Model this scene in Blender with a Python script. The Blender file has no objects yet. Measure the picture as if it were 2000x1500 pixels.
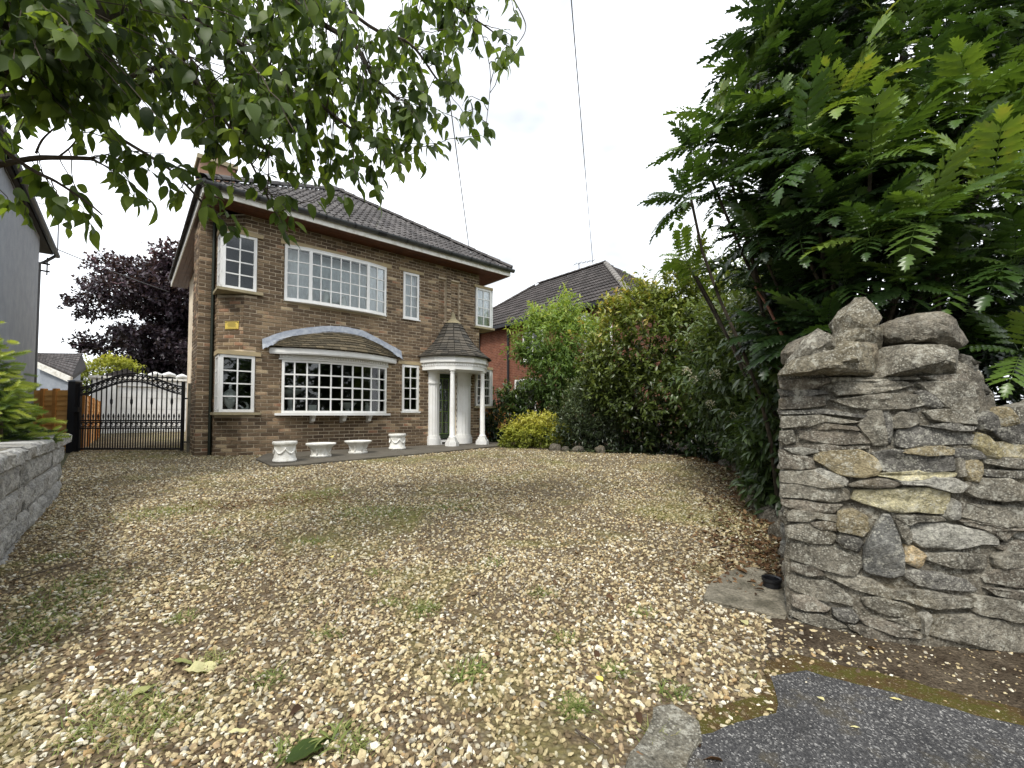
import bpy, bmesh, math, random
import numpy as np
from mathutils import Matrix, Vector, noise as mnoise

R = random.Random(11)
rng = np.random.default_rng(11)
SC = bpy.context.scene
COL = SC.collection
rad = math.radians

# ------------------------------------------------------------------ camera
F_PX, CX, CY, PITCH = 857.0, 1000.0, 781.0, rad(2.0)
CAM = np.array([0.0, 0.0, 1.1])
cd = bpy.data.cameras.new('camera')
cd.sensor_width = 36.0
cd.lens = F_PX / 2000.0 * 36.0
cd.shift_y = (CY - 750.0) / 2000.0
cd.clip_start, cd.clip_end = 0.05, 1500.0
cam = bpy.data.objects.new('camera', cd)
COL.objects.link(cam)
cam.location = CAM
cam.rotation_euler = (rad(90) + PITCH, 0, 0)
SC.camera = cam

# ------------------------------------------------------------------ world and sun (overcast)
SUN_EL, SUN_AZ = rad(52), rad(205)       # azimuth measured clockwise from +Y
wd = bpy.data.worlds.new('World')
SC.world = wd
wd.use_nodes = True
wn, wl = wd.node_tree.nodes, wd.node_tree.links
bg = wn['Background']
sky = wn.new('ShaderNodeTexSky')
sky.sky_type = 'NISHITA'
sky.sun_disc = False
sky.sun_elevation = SUN_EL
sky.sun_rotation = SUN_AZ
sky.air_density = 1.0
sky.dust_density = 3.0
tc = wn.new('ShaderNodeTexCoord')
mp = wn.new('ShaderNodeMapping')
mp.inputs['Scale'].default_value = (1.0, 1.0, 2.2)
nz = wn.new('ShaderNodeTexNoise')
nz.inputs['Scale'].default_value = 1.6
nz.inputs['Detail'].default_value = 5
nz.inputs['Roughness'].default_value = 0.55
rp = wn.new('ShaderNodeValToRGB')
rp.color_ramp.elements[0].position = 0.30
rp.color_ramp.elements[0].color = (0.62, 0.62, 0.62, 1)
rp.color_ramp.elements[1].position = 0.62
rp.color_ramp.elements[1].color = (0.97, 0.97, 0.97, 1)
mx = wn.new('ShaderNodeMix')
mx.data_type = 'RGBA'
mx.inputs[7].default_value = (9.6, 9.75, 10.0, 1)
wl.new(tc.outputs['Generated'], mp.inputs['Vector'])
wl.new(mp.outputs['Vector'], nz.inputs['Vector'])
wl.new(nz.outputs['Fac'], rp.inputs['Fac'])
wl.new(rp.outputs['Color'], mx.inputs[0])
wl.new(sky.outputs['Color'], mx.inputs[6])
nz2 = wn.new('ShaderNodeTexNoise')
nz2.inputs['Scale'].default_value = 2.3
nz2.inputs['Detail'].default_value = 4
rp2 = wn.new('ShaderNodeValToRGB')
rp2.color_ramp.elements[0].position = 0.44
rp2.color_ramp.elements[0].color = (0.98, 0.99, 1.0, 1)
rp2.color_ramp.elements[1].position = 0.68
rp2.color_ramp.elements[1].color = (0.395, 0.415, 0.435, 1)
mx2 = wn.new('ShaderNodeMix')
mx2.data_type = 'RGBA'
mx2.blend_type = 'MULTIPLY'
mx2.inputs[0].default_value = 1.0
wl.new(mp.outputs['Vector'], nz2.inputs['Vector'])
wl.new(nz2.outputs['Fac'], rp2.inputs['Fac'])
wl.new(mx.outputs[2], mx2.inputs[6])
wl.new(rp2.outputs['Color'], mx2.inputs[7])
wl.new(mx2.outputs[2], bg.inputs['Color'])
bg.inputs['Strength'].default_value = 0.10
sl = bpy.data.lights.new('sun', 'SUN')
sl.energy = 1.4
sl.angle = rad(14)
sl.color = (1.0, 0.965, 0.90)
so = bpy.data.objects.new('sun', sl)
COL.objects.link(so)
sd = Vector((math.sin(SUN_AZ) * math.cos(SUN_EL), math.cos(SUN_AZ) * math.cos(SUN_EL), math.sin(SUN_EL)))
so.rotation_euler = sd.to_track_quat('Z', 'Y').to_euler()
so.location = (0, -5, 20)
SC.view_settings.view_transform = 'Standard'
SC.view_settings.look = 'None'
SC.view_settings.exposure = 1.20
SC.view_settings.gamma = 1.0
SC.view_settings.use_curve_mapping = False
SC.render.engine = 'CYCLES'
SC.cycles.max_bounces = 6
SC.cycles.diffuse_bounces = 3
SC.cycles.glossy_bounces = 3
SC.cycles.transparent_max_bounces = 12
SC.cycles.use_denoising = True

# ------------------------------------------------------------------ geometry helpers
def ray(x, y):
    d = np.array([(x - CX) / F_PX, 1.0, -(y - CY) / F_PX])
    c, s = math.cos(PITCH), math.sin(PITCH)
    return np.array([d[0], d[1] * c - d[2] * s, d[1] * s + d[2] * c])
def at(x, y, depth):
    """world point seen at photo pixel x, y and that many metres ahead"""
    r = ray(x, y)
    return CAM + r * (depth / r[1])
def g(x, y):
    """height of the drive: it climbs gently to the house"""
    return 0.036 * min(max(y, 0.0), 8.33)
def gnd(x, y):
    r = ray(x, y)
    P = CAM + r * (-CAM[2] / (r[2] - 0.036 * r[1]))
    if P[1] > 8.33:
        P = CAM + r * ((0.30 - CAM[2]) / r[2])
    return P

W = {}
def link(o, parent=None, world=None):
    COL.objects.link(o)
    w = world if world is not None else Matrix()
    if parent is not None:
        o.parent = parent
        o.matrix_parent_inverse = W[parent.name].inverted()
    o.matrix_basis = w
    W[o.name] = w.copy()
    return o
def props(o, label=None, cat=None, group=None, kind=None):
    if label: o['label'] = label
    if cat: o['category'] = cat
    if group: o['group'] = group
    if kind: o['kind'] = kind
    return o
def thing(name, label, cat, loc=(0, 0, 0), rz=0.0, group=None):
    o = bpy.data.objects.new(name, None)
    o.empty_display_size = 0.2
    link(o, None, Matrix.Translation(Vector(loc)) @ Matrix.Rotation(rz, 4, 'Z'))
    return props(o, label, cat, group)

def np_mesh(name, V, T, tone=None, smooth=False):
    """mesh from vertex and triangle/quad arrays"""
    V = np.asarray(V, np.float32)
    T = np.asarray(T, np.int32)
    k = T.shape[1]
    me = bpy.data.meshes.new(name)
    me.vertices.add(len(V))
    me.vertices.foreach_set('co', V.ravel())
    me.loops.add(T.size)
    me.loops.foreach_set('vertex_index', T.ravel())
    me.polygons.add(len(T))
    me.polygons.foreach_set('loop_start', np.arange(0, T.size, k, dtype=np.int32))
    me.polygons.foreach_set('loop_total', np.full(len(T), k, np.int32))
    if smooth:
        me.polygons.foreach_set('use_smooth', np.ones(len(T), bool))
    if tone is not None:
        a = me.attributes.new('tone', 'FLOAT', 'POINT')
        a.data.foreach_set('value', np.asarray(tone, np.float32))
    me.update(calc_edges=True)
    return me
def put(me, name, mat, parent=None, world=None, color=(0, 0, 0, 1), **kw):
    if mat is not None and not me.materials:
        me.materials.append(mat)
    o = bpy.data.objects.new(name, me)
    o.color = color
    link(o, parent, world)
    return props(o, **kw)

class MB:
    """collects pieces of ONE part; frame = (origin, x, y, z) maps local to world"""
    def __init__(self, frame=None):
        self.V, self.F, self.T, self.n, self.fr = [], [], [], 0, frame
    def w(self, p):
        p = np.asarray(p, float)
        if self.fr is None: return p
        o, x, y, z = self.fr
        return o + p[..., :1] * x + p[..., 1:2] * y + p[..., 2:3] * z
    def add(self, v, f, t=0.0):
        v = np.asarray(v, float)
        self.V.append(self.w(v)); self.F += [tuple(i + self.n for i in q) for q in f]
        self.T += [t] * len(v); self.n += len(v)
        return self
    def box(self, x0, x1, y0, y1, z0, z1, t=0.0):
        v = [(x, y, z) for z in (z0, z1) for y in (y0, y1) for x in (x0, x1)]
        return self.add(v, [(0, 2, 3, 1), (4, 5, 7, 6), (0, 1, 5, 4), (2, 6, 7, 3), (0, 4, 6, 2), (1, 3, 7, 5)], t)
    def bar(self, p, q, w, h, t=0.0, up=(0, 0, 1)):
        """box from p to q, w wide sideways and h high"""
        p, q = np.asarray(p, float), np.asarray(q, float)
        d = q - p; d = d / np.linalg.norm(d)
        s = np.cross(d, up); s = s / np.linalg.norm(s); k = np.cross(s, d)
        v = [e + s * a * w / 2 + k * b * h / 2 for e in (p, q) for b in (-1, 1) for a in (-1, 1)]
        return self.add(v, [(0, 2, 3, 1), (4, 5, 7, 6), (0, 1, 5, 4), (2, 6, 7, 3), (0, 4, 6, 2), (1, 3, 7, 5)], t)
    def tube(self, pts, r, n=6, t=0.0, cap=True):
        pts = [np.asarray(p, float) for p in pts]
        m = len(pts)
        rs = r if hasattr(r, '__len__') else [r] * m
        v, prev = [], None
        for i, p in enumerate(pts):
            d = pts[min(i + 1, m - 1)] - pts[max(i - 1, 0)]
            d = d / (np.linalg.norm(d) + 1e-9)
            a = prev if prev is not None else np.array([1.0, 0, 0]) if abs(d[0]) < 0.8 else np.array([0, 1.0, 0])
            a = a - d * (a @ d); a = a / (np.linalg.norm(a) + 1e-9); prev = a
            b = np.cross(d, a)
            for k in range(n):
                th = 2 * math.pi * k / n
                v.append(p + rs[i] * (math.cos(th) * a + math.sin(th) * b))
        f = [(i * n + k, i * n + (k + 1) % n, (i + 1) * n + (k + 1) % n, (i + 1) * n + k) for i in range(m - 1) for k in range(n)]
        if cap: f += [tuple(range(n))[::-1], tuple((m - 1) * n + k for k in range(n))]
        return self.add(v, f, t)
    def lathe(self, c, prof, n=24, a0=0.0, a1=2 * math.pi, t=0.0, lobes=None):
        """profile [(r, z)] turned about the vertical through c"""
        full = abs(a1 - a0 - 2 * math.pi) < 1e-6
        m = n if full else n + 1
        v = []
        for r, z in prof:
            for k in range(m):
                th = a0 + (a1 - a0) * k / n
                rr = r * (lobes(th, z) if lobes else 1.0)
                v.append((c[0] + rr * math.cos(th), c[1] + rr * math.sin(th), c[2] + z))
        f = []
        for i in range(len(prof) - 1):
            for k in range(n):
                k2 = (k + 1) % m
                f.append((i * m + k, i * m + k2, (i + 1) * m + k2, (i + 1) * m + k))
        return self.add(v, f, t)
    def prism(self, poly, y0, y1, t=0.0):
        """polygon in local x, z pushed from y0 to y1"""
        n = len(poly)
        v = [(x, y0, z) for x, z in poly] + [(x, y1, z) for x, z in poly]
        f = [tuple(range(n)), tuple(range(2 * n - 1, n - 1, -1))]
        f += [(i, n + i, n + (i + 1) % n, (i + 1) % n) for i in range(n)]
        return self.add(v, f, t)
    def plan(self, poly, z0, z1, t=0.0):
        """polygon in local x, y pushed from z0 to z1"""
        n = len(poly)
        v = [(x, y, z0) for x, y in poly] + [(x, y, z1) for x, y in poly]
        f = [tuple(range(n - 1, -1, -1)), tuple(range(n, 2 * n))]
        f += [(i, (i + 1) % n, n + (i + 1) % n, n + i) for i in range(n)]
        return self.add(v, f, t)
    def mesh(self, name, smooth=False):
        me = bpy.data.meshes.new(name)
        me.from_pydata([tuple(p) for p in np.concatenate(self.V)], [], self.F)
        a = me.attributes.new('tone', 'FLOAT', 'POINT')
        a.data.foreach_set('value', np.asarray(self.T, np.float32))
        bm = bmesh.new(); bm.from_mesh(me)
        bmesh.ops.recalc_face_normals(bm, faces=bm.faces)
        bm.to_mesh(me); bm.free()
        if smooth:
            me.polygons.foreach_set('use_smooth', np.ones(len(me.polygons), bool))
            if smooth != 'all':
                me.set_sharp_from_angle(angle=rad(smooth if smooth is not True else 40))
        return me
    def build(self, name, mat, parent=None, smooth=False, color=(0, 0, 0, 1), **kw):
        return put(self.mesh(name, smooth), name, mat, parent, None, color, **kw)

def frame_mat(o, x, y, z):
    """4x4 from an origin and three axis vectors"""
    return Matrix(((x[0], y[0], z[0], o[0]), (x[1], y[1], z[1], o[1]), (x[2], y[2], z[2], o[2]), (0, 0, 0, 1)))

# ------------------------------------------------------------------ materials
class NT:
    def __init__(self, name):
        self.m = bpy.data.materials.new(name)
        self.m.use_nodes = True
        self.t = self.m.node_tree
        self.b = self.t.nodes['Principled BSDF']
        self.out = self.t.nodes['Material Output']
    def new(self, typ, **kw):
        n = self.t.nodes.new(typ)
        for k, v in kw.items(): setattr(n, k, v)
        return n
    def l(self, a, b): self.t.links.new(a, b)
    def pos(self):
        return self.new('ShaderNodeNewGeometry').outputs['Position']
    def noise(self, scale, detail=4, rough=0.55, vec=None, dist=0.0):
        n = self.new('ShaderNodeTexNoise')
        n.inputs['Scale'].default_value = scale
        n.inputs['Detail'].default_value = detail
        n.inputs['Roughness'].default_value = rough
        n.inputs['Distortion'].default_value = dist
        self.l(vec if vec is not None else self.pos(), n.inputs['Vector'])
        return n.outputs['Fac']
    def voro(self, scale, vec=None, feature='F1', rand=1.0):
        n = self.new('ShaderNodeTexVoronoi', feature=feature)
        n.inputs['Scale'].default_value = scale
        n.inputs['Randomness'].default_value = rand
        self.l(vec if vec is not None else self.pos(), n.inputs['Vector'])
        return n
    def ramp(self, fac, stops, interp='LINEAR'):
        n = self.new('ShaderNodeValToRGB')
        cr = n.color_ramp
        cr.interpolation = interp
        while len(cr.elements) < len(stops): cr.elements.new(0.5)
        for e, (p, c) in zip(cr.elements, stops):
            e.position = p
            e.color = (c, c, c, 1) if isinstance(c, (int, float)) else (*c, 1)
        self.l(fac, n.inputs['Fac'])
        return n.outputs['Color']
    def mix(self, fac, a, b, mode='MIX'):
        n = self.new('ShaderNodeMix', data_type='RGBA', blend_type=mode)
        for v, i in ((fac, 0), (a, 6), (b, 7)):
            if hasattr(v, 'node'): self.l(v, n.inputs[i])
            elif i == 0: n.inputs[0].default_value = v
            else: n.inputs[i].default_value = (*v, 1) if hasattr(v, '__len__') else (v, v, v, 1)
        return n.outputs[2]
    def math(self, op, a, b=0.0):
        n = self.new('ShaderNodeMath', operation=op)
        for v, i in ((a, 0), (b, 1)):
            if hasattr(v, 'node'): self.l(v, n.inputs[i])
            else: n.inputs[i].default_value = v
        return n.outputs[0]
    def tone(self):
        a = self.new('ShaderNodeAttribute', attribute_name='tone')
        o = self.new('ShaderNodeObjectInfo')
        s = self.new('ShaderNodeSeparateColor')
        self.l(o.outputs['Color'], s.inputs[0])
        return self.math('ADD', a.outputs['Fac'], s.outputs[0])
    def objcol(self):
        return self.new('ShaderNodeObjectInfo').outputs['Color']
    def bump(self, h, strength, dist=0.01):
        n = self.new('ShaderNodeBump')
        n.inputs['Strength'].default_value = strength
        n.inputs['Distance'].default_value = dist
        self.l(h, n.inputs['Height'])
        self.l(n.outputs['Normal'], self.b.inputs['Normal'])
        return n.outputs['Normal']
    def done(self, col, rough=0.6, spec=0.4, metal=0.0):
        if hasattr(col, 'node'): self.l(col, self.b.inputs['Base Color'])
        else: self.b.inputs['Base Color'].default_value = (*col, 1)
        if hasattr(rough, 'node'): self.l(rough, self.b.inputs['Roughness'])
        else: self.b.inputs['Roughness'].default_value = rough
        self.b.inputs['Specular IOR Level'].default_value = spec
        self.b.inputs['Metallic'].default_value = metal
        return self.m

def simple(name, c, c2=None, ns=6.0, rough=0.6, spec=0.4, bump=0.0, bs=80.0, bd=0.005, metal=0.0, lo=0.35, hi=0.65, fine=0.0):
    k = NT(name)
    col = c
    if c2 is not None:
        f = k.ramp(k.noise(ns, 6, 0.62), [(lo, 0.0), (hi, 1.0)])
        col = k.mix(f, c, c2)
    if fine:
        col = k.mix(1.0, col, k.ramp(k.noise(bs * 1.3, 3), [(0.3, 1 - fine), (0.7, 1 + fine)]), 'MULTIPLY')
    if bump: k.bump(k.noise(bs, 4), bump, bd)
    return k.done(col, rough, spec, metal)

def leafmat(name, stops, rough=0.42, trans=0.35, spec=0.45, tcol=1.6, ns=9.0):
    k = NT(name)
    f = k.math('ADD', k.tone(), k.math('MULTIPLY', k.math('SUBTRACT', k.noise(ns, 2), 0.5), 0.30))
    col = k.ramp(f, stops)
    k.done(col, rough, spec)
    tr = k.new('ShaderNodeBsdfTranslucent')
    tcx = k.mix(1.0, col, (tcol * 1.05, tcol, tcol * 0.45), 'MULTIPLY')
    k.l(tcx, tr.inputs['Color'])
    ms = k.new('ShaderNodeMixShader')
    ms.inputs[0].default_value = trans
    k.l(k.b.outputs[0], ms.inputs[1]); k.l(tr.outputs[0], ms.inputs[2])
    k.l(ms.outputs[0], k.out.inputs['Surface'])
    return k.m

def stonemat(name, lichen=0.5, bscale=26.0, obj=True, base=(0.2, 0.18, 0.15)):
    k = NT(name)
    c = k.objcol() if obj else base
    n1 = k.noise(7.0, 6, 0.65)
    n2 = k.noise(60.0, 5, 0.7)
    col = k.mix(1.0, c, k.ramp(n1, [(0.30, 0.50), (0.5, 1.0), (0.70, 1.45)]), 'MULTIPLY')
    col = k.mix(1.0, col, k.ramp(n2, [(0.32, 0.42), (0.68, 1.50)]), 'MULTIPLY')
    rust = k.ramp(k.noise(3.1, 4, 0.6), [(0.55, 0.0), (0.75, 0.45)])
    col = k.mix(rust, col, (0.22, 0.17, 0.08))
    # pale lichen: little discs crowded where a broad noise is high
    v = k.voro(85.0)
    spots = k.ramp(v.outputs['Distance'], [(0.20, 1.0), (0.42, 0.0)])
    field = k.ramp(k.noise(9.0, 5, 0.65), [(0.38, 0.0), (0.56, 1.0)])
    big = k.ramp(k.noise(24.0, 6, 0.75), [(0.535, 0.0), (0.62, 0.95)])
    lf = k.math('MULTIPLY', k.math('MAXIMUM', k.math('MULTIPLY', spots, field), big), lichen)
    col = k.mix(lf, col, (0.66, 0.64, 0.54))
    h = k.math('ADD', k.noise(bscale, 8, 0.68), k.math('MULTIPLY', k.noise(bscale * 6, 4, 0.6), 0.35))
    k.bump(h, 1.0, 0.034)
    return k.done(col, 0.88, 0.2)
M = {}
M['white'] = simple('white_paint', (0.80, 0.80, 0.78), (0.72, 0.71, 0.67), 3.0, rough=0.38, spec=0.45)
M['oldwhite'] = simple('weathered_white_paint', (0.76, 0.74, 0.68), (0.46, 0.42, 0.33), 7.0, rough=0.55, bump=0.15, bs=90, lo=0.48, hi=0.72)
M['cast'] = simple('painted_cast_stone', (0.78, 0.77, 0.72), (0.56, 0.53, 0.45), 11.0, rough=0.7, bump=0.3, bs=70, lo=0.47, hi=0.74, fine=0.08)
M['sill'] = simple('weathered_sandstone', (0.36, 0.30, 0.18), (0.24, 0.21, 0.13), 8.0, rough=0.85, bump=0.3, bs=120)
M['lintel'] = simple('sandstone_lintel', (0.46, 0.36, 0.20), (0.36, 0.29, 0.18), 5.0, rough=0.85, bump=0.2, bs=120)
M['mortar'] = simple('lime_mortar', (0.68, 0.58, 0.43), (0.44, 0.36, 0.26), 2.2, rough=0.95, bump=0.3, bs=150, fine=0.12)
M['lead'] = simple('grey_lead', (0.20, 0.225, 0.275), (0.34, 0.365, 0.40), 11.0, rough=0.5, spec=0.5, bump=0.25, bs=30)
M['black'] = simple('black_metal', (0.010, 0.010, 0.012), rough=0.38, spec=0.5)
M['gutter'] = simple('dark_grey_gutter', (0.030, 0.032, 0.034), (0.05, 0.05, 0.05), 8, rough=0.30, spec=0.6)
M['soffit'] = simple('brown_stained_boards', (0.13, 0.048, 0.020), (0.075, 0.028, 0.013), 5.0, rough=0.5, bump=0.1, bs=40)
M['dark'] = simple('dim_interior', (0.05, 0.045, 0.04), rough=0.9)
M['net'] = simple('net_curtain', (0.80, 0.81, 0.84), (0.70, 0.71, 0.75), 9.0, rough=0.9)
M['ornament'] = simple('white_porcelain', (0.72, 0.72, 0.70), rough=0.25, spec=0.5)
M['slab'] = simple('dark_paving', (0.075, 0.066, 0.050), (0.12, 0.105, 0.08), 3.0, rough=0.85, bump=0.3, bs=60, fine=0.2)
M['cable'] = simple('cable_sheath', (0.09, 0.09, 0.095), rough=0.6)
M['bark'] = simple('tree_bark', (0.030, 0.023, 0.016), (0.075, 0.060, 0.042), 14.0, rough=0.9, bump=0.8, bs=38, bd=0.012)
M['twig'] = simple('twig_bark', (0.050, 0.036, 0.026), (0.09, 0.07, 0.05), 20.0, rough=0.85)
M['stem'] = simple('shrub_stems', (0.055, 0.042, 0.026), (0.09, 0.065, 0.04), 14.0, rough=0.9, bump=0.4, bs=50)
M['door'] = simple('dark_green_door', (0.012, 0.030, 0.008), (0.02, 0.045, 0.010), 4, rough=0.25, spec=0.5)
M['came'] = simple('green_lead_lines', (0.16, 0.26, 0.05), rough=0.5)
M['sign'] = simple('yellow_sign', (0.70, 0.52, 0.10), (0.62, 0.46, 0.10), 10, rough=0.5)
M['ink'] = simple('sign_ink', (0.03, 0.025, 0.02), rough=0.6)
M['concrete'] = simple('worn_concrete', (0.230, 0.205, 0.155), (0.085, 0.076, 0.052), 7.0, rough=0.9, bump=0.9, bs=60, bd=0.012, fine=0.40)
M['soil'] = simple('dark_soil', (0.042, 0.031, 0.021), (0.100, 0.080, 0.056), 9.0, rough=1.0, spec=0.05, bump=1.0, bs=70, bd=0.015, fine=0.55)
M['earth'] = simple('rough_ground', (0.085, 0.078, 0.040), (0.05, 0.055, 0.022), 1.6, rough=0.95, bump=0.6, bs=20, bd=0.03)
M['render'] = simple('grey_pebbledash', (0.31, 0.335, 0.37), (0.255, 0.28, 0.315), 4.0, rough=0.92, bump=0.9, bs=75, bd=0.015, fine=0.10)
M['redbrick_plain'] = simple('garage_brick', (0.26, 0.17, 0.11), (0.3, 0.16, 0.11), 9, rough=0.85)
M['core0'] = simple('pillar_mortar', (0.135, 0.118, 0.085), (0.075, 0.066, 0.05), 9.0, rough=0.95, bump=0.8, bs=45, bd=0.012, fine=0.22)
M['stone'] = stonemat('lichened_stone', 0.62)
M['stone_clean'] = stonemat('bare_stone', 0.30)
M['core'] = stonemat('pillar_mortar_stone', 0.55, 30.0, False, (0.190, 0.170, 0.132))
M['block'] = stonemat('grey_rock_faced_block', 0.42, 30.0)
M['tarmac_edge'] = simple('moss_edge', (0.075, 0.055, 0.015), (0.11, 0.10, 0.02), 14, rough=0.95)

# bricks: tone picks the colour of each one
k = NT('facing_brick')
t = k.math('ADD', k.tone(), k.math('MULTIPLY', k.math('SUBTRACT', k.noise(1.1, 3), 0.5), 0.80))
c = k.ramp(t, [(0.0, (0.088, 0.060, 0.039)), (0.35, (0.140, 0.098, 0.061)), (0.62, (0.225, 0.160, 0.098)), (0.80, (0.33, 0.245, 0.150)), (0.93, (0.27, 0.140, 0.085)), (1.0, (0.45, 0.35, 0.22))])
c = k.mix(1.0, c, k.ramp(k.noise(55, 5, 0.7), [(0.25, 0.55), (0.75, 1.45)]), 'MULTIPLY')
sm = k.ramp(k.noise(13, 6, 0.7), [(0.57, 0.0), (0.72, 0.75)])
c = k.mix(sm, c, (0.36, 0.27, 0.17))
k.bump(k.noise(95, 5, 0.65), 0.6, 0.006)
M['brick'] = k.done(c, 0.88, 0.2)

# concrete roof tiles
def tilemat(name, a, b, moss):
    k = NT(name)
    c = k.ramp(k.math('ADD', k.tone(), k.math('MULTIPLY', k.math('SUBTRACT', k.noise(30, 5, 0.7), 0.5), 0.9)), [(0.1, a), (0.7, b)])
    c = k.mix(k.ramp(k.noise(48, 5, 0.7), [(0.56, 0.0), (0.68, 0.55)]), c, moss)
    k.bump(k.noise(120, 4), 0.5, 0.004)
    return k.done(c, 0.75, 0.3)
M['tile'] = tilemat('grey_roof_tile', (0.045, 0.041, 0.040), (0.125, 0.115, 0.11), (0.24, 0.225, 0.20))
M['porchtile'] = tilemat('porch_roof_tile', (0.045, 0.042, 0.036), (0.10, 0.088, 0.07), (0.14, 0.12, 0.085))
M['bowtile'] = tilemat('bow_roof_tile', (0.060, 0.050, 0.032), (0.13, 0.105, 0.065), (0.17, 0.14, 0.08))
M['nbrtile'] = tilemat('neighbour_roof_tile', (0.038, 0.033, 0.031), (0.085, 0.074, 0.070), (0.12, 0.11, 0.10))

# far red brick wall: courses as texture, too small to pick apart
k = NT('red_brickwork')
geo = k.new('ShaderNodeTexCoord')
bt = k.new('ShaderNodeTexBrick')
bt.inputs['Color1'].default_value = (0.180, 0.066, 0.036, 1)
bt.inputs['Color2'].default_value = (0.125, 0.046, 0.028, 1)
bt.inputs['Mortar'].default_value = (0.22, 0.12, 0.085, 1)
bt.inputs['Scale'].default_value = 1.0
bt.inputs['Mortar Size'].default_value = 0.009
bt.inputs['Brick Width'].default_value = 0.225
bt.inputs['Row Height'].default_value = 0.075
k.l(geo.outputs['UV'], bt.inputs['Vector'])
c = k.mix(1.0, bt.outputs['Color'], k.ramp(k.noise(5, 5), [(0.3, 0.75), (0.7, 1.25)]), 'MULTIPLY')
M['redbrick'] = k.done(c, 0.9, 0.2)

# orange fence timber
k = NT('orange_fence_timber')
mpn = k.new('ShaderNodeMapping'); mpn.inputs['Scale'].default_value = (3, 3, 30)
k.l(k.pos(), mpn.inputs['Vector'])
c = k.ramp(k.math('ADD', k.tone(), k.math('MULTIPLY', k.noise(2.0, 5, 0.6, mpn.outputs['Vector']), 0.5)), [(0.1, (0.38, 0.15, 0.032)), (0.6, (0.62, 0.32, 0.09)), (0.95, (0.70, 0.43, 0.17))])
M['fence'] = k.done(c, 0.7, 0.3)

# window glass: clear pane that mirrors at its own Fresnel rate
k = NT('window_glass')
fr = k.new('ShaderNodeFresnel'); fr.inputs['IOR'].default_value = 1.52
tb = k.new('ShaderNodeBsdfTransparent'); tb.inputs['Color'].default_value = (0.86, 0.89, 0.88, 1)
gb = k.new('ShaderNodeBsdfGlossy'); gb.inputs['Roughness'].default_value = 0.015
gb.inputs['Color'].default_value = (1, 1, 1, 1)
ms = k.new('ShaderNodeMixShader')
k.l(k.math('MULTIPLY', fr.outputs[0], 1.0), ms.inputs[0]); k.l(tb.outputs[0], ms.inputs[1]); k.l(gb.outputs[0], ms.inputs[2])
k.l(ms.outputs[0], k.out.inputs['Surface'])
M['glass'] = k.m

# gravel sheet under and beyond the built pebbles
k = NT('gravel')
p = k.pos()
v = k.voro(62.0, p)
v2 = k.voro(90.0, p)
sep = k.new('ShaderNodeSeparateColor'); k.l(v.outputs['Color'], sep.inputs[0])
PEB = [(0.0, (0.10, 0.068, 0.038)), (0.16, (0.20, 0.145, 0.080)), (0.36, (0.40, 0.320, 0.175)), (0.62, (0.58, 0.490, 0.290)), (0.70, (0.36, 0.235, 0.105)), (0.76, (0.27, 0.25, 0.205)), (0.88, (0.60, 0.54, 0.385)), (1.0, (0.76, 0.72, 0.60))]
c = k.ramp(sep.outputs[0], PEB)
gap = k.ramp(v.outputs['Distance'], [(0.25, 1.0), (0.62, 0.34)])
c = k.mix(1.0, c, gap, 'MULTIPLY')
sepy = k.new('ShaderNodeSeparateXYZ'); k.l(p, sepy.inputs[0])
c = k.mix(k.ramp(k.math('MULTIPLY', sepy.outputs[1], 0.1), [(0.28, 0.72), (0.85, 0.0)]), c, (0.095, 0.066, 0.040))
fine = k.ramp(k.noise(140, 4, 0.7), [(0.3, 0.7), (0.7, 1.25)])
c = k.mix(1.0, c, fine, 'MULTIPLY')
soilf = k.ramp(k.noise(1.15, 7, 0.68), [(0.42, 0.0), (0.66, 0.85)])
c = k.mix(soilf, c, (0.120, 0.092, 0.055))
mossf = k.ramp(k.noise(0.75, 7, 0.70, dist=0.6), [(0.50, 0.0), (0.64, 0.80)])
c = k.mix(mossf, c, (0.175, 0.165, 0.050))
k.bump(k.math('SUBTRACT', 1.0, v.outputs['Distance']), 0.75, 0.016)
M['gravel'] = k.done(c, 0.9, 0.15)

k = NT('pebble')
DIRT = (k.ramp(k.noise(0.75, 7, 0.70, dist=0.6), [(0.50, 0.0), (0.66, 0.48)]), k.ramp(k.noise(1.15, 7, 0.68), [(0.46, 0.0), (0.68, 0.45)]))
a = k.new('ShaderNodeAttribute', attribute_name='tone', attribute_type='INSTANCER')
c = k.ramp(a.outputs['Fac'], PEB)
c = k.mix(1.0, c, k.ramp(k.noise(90, 4, 0.7), [(0.3, 0.72), (0.7, 1.22)]), 'MULTIPLY')
c = k.mix(DIRT[1], c, (0.130, 0.100, 0.062))
c = k.mix(DIRT[0], c, (0.215, 0.205, 0.075))
M['pebble'] = k.done(c, 0.7, 0.3)

# footpath asphalt
k = NT('asphalt')
p = k.pos()
v = k.voro(190.0, p)
sep = k.new('ShaderNodeSeparateColor'); k.l(v.outputs['Color'], sep.inputs[0])
c = k.ramp(sep.outputs[1], [(0.0, (0.026, 0.026, 0.027)), (0.55, (0.052, 0.051, 0.051)), (0.86, (0.090, 0.088, 0.085)), (0.95, (0.22, 0.215, 0.205)), (1.0, (0.30, 0.29, 0.27))])
c = k.mix(1.0, c, k.ramp(k.noise(3.5, 6, 0.6), [(0.3, 0.70), (0.7, 1.3)]), 'MULTIPLY')
c = k.mix(k.ramp(k.noise(6.0, 6, 0.7), [(0.54, 0.0), (0.70, 0.6)]), c, (0.090, 0.072, 0.036))
k.bump(v.outputs['Distance'], 0.7, 0.006)
M['asphalt'] = k.done(c, 0.82, 0.3)

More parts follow.
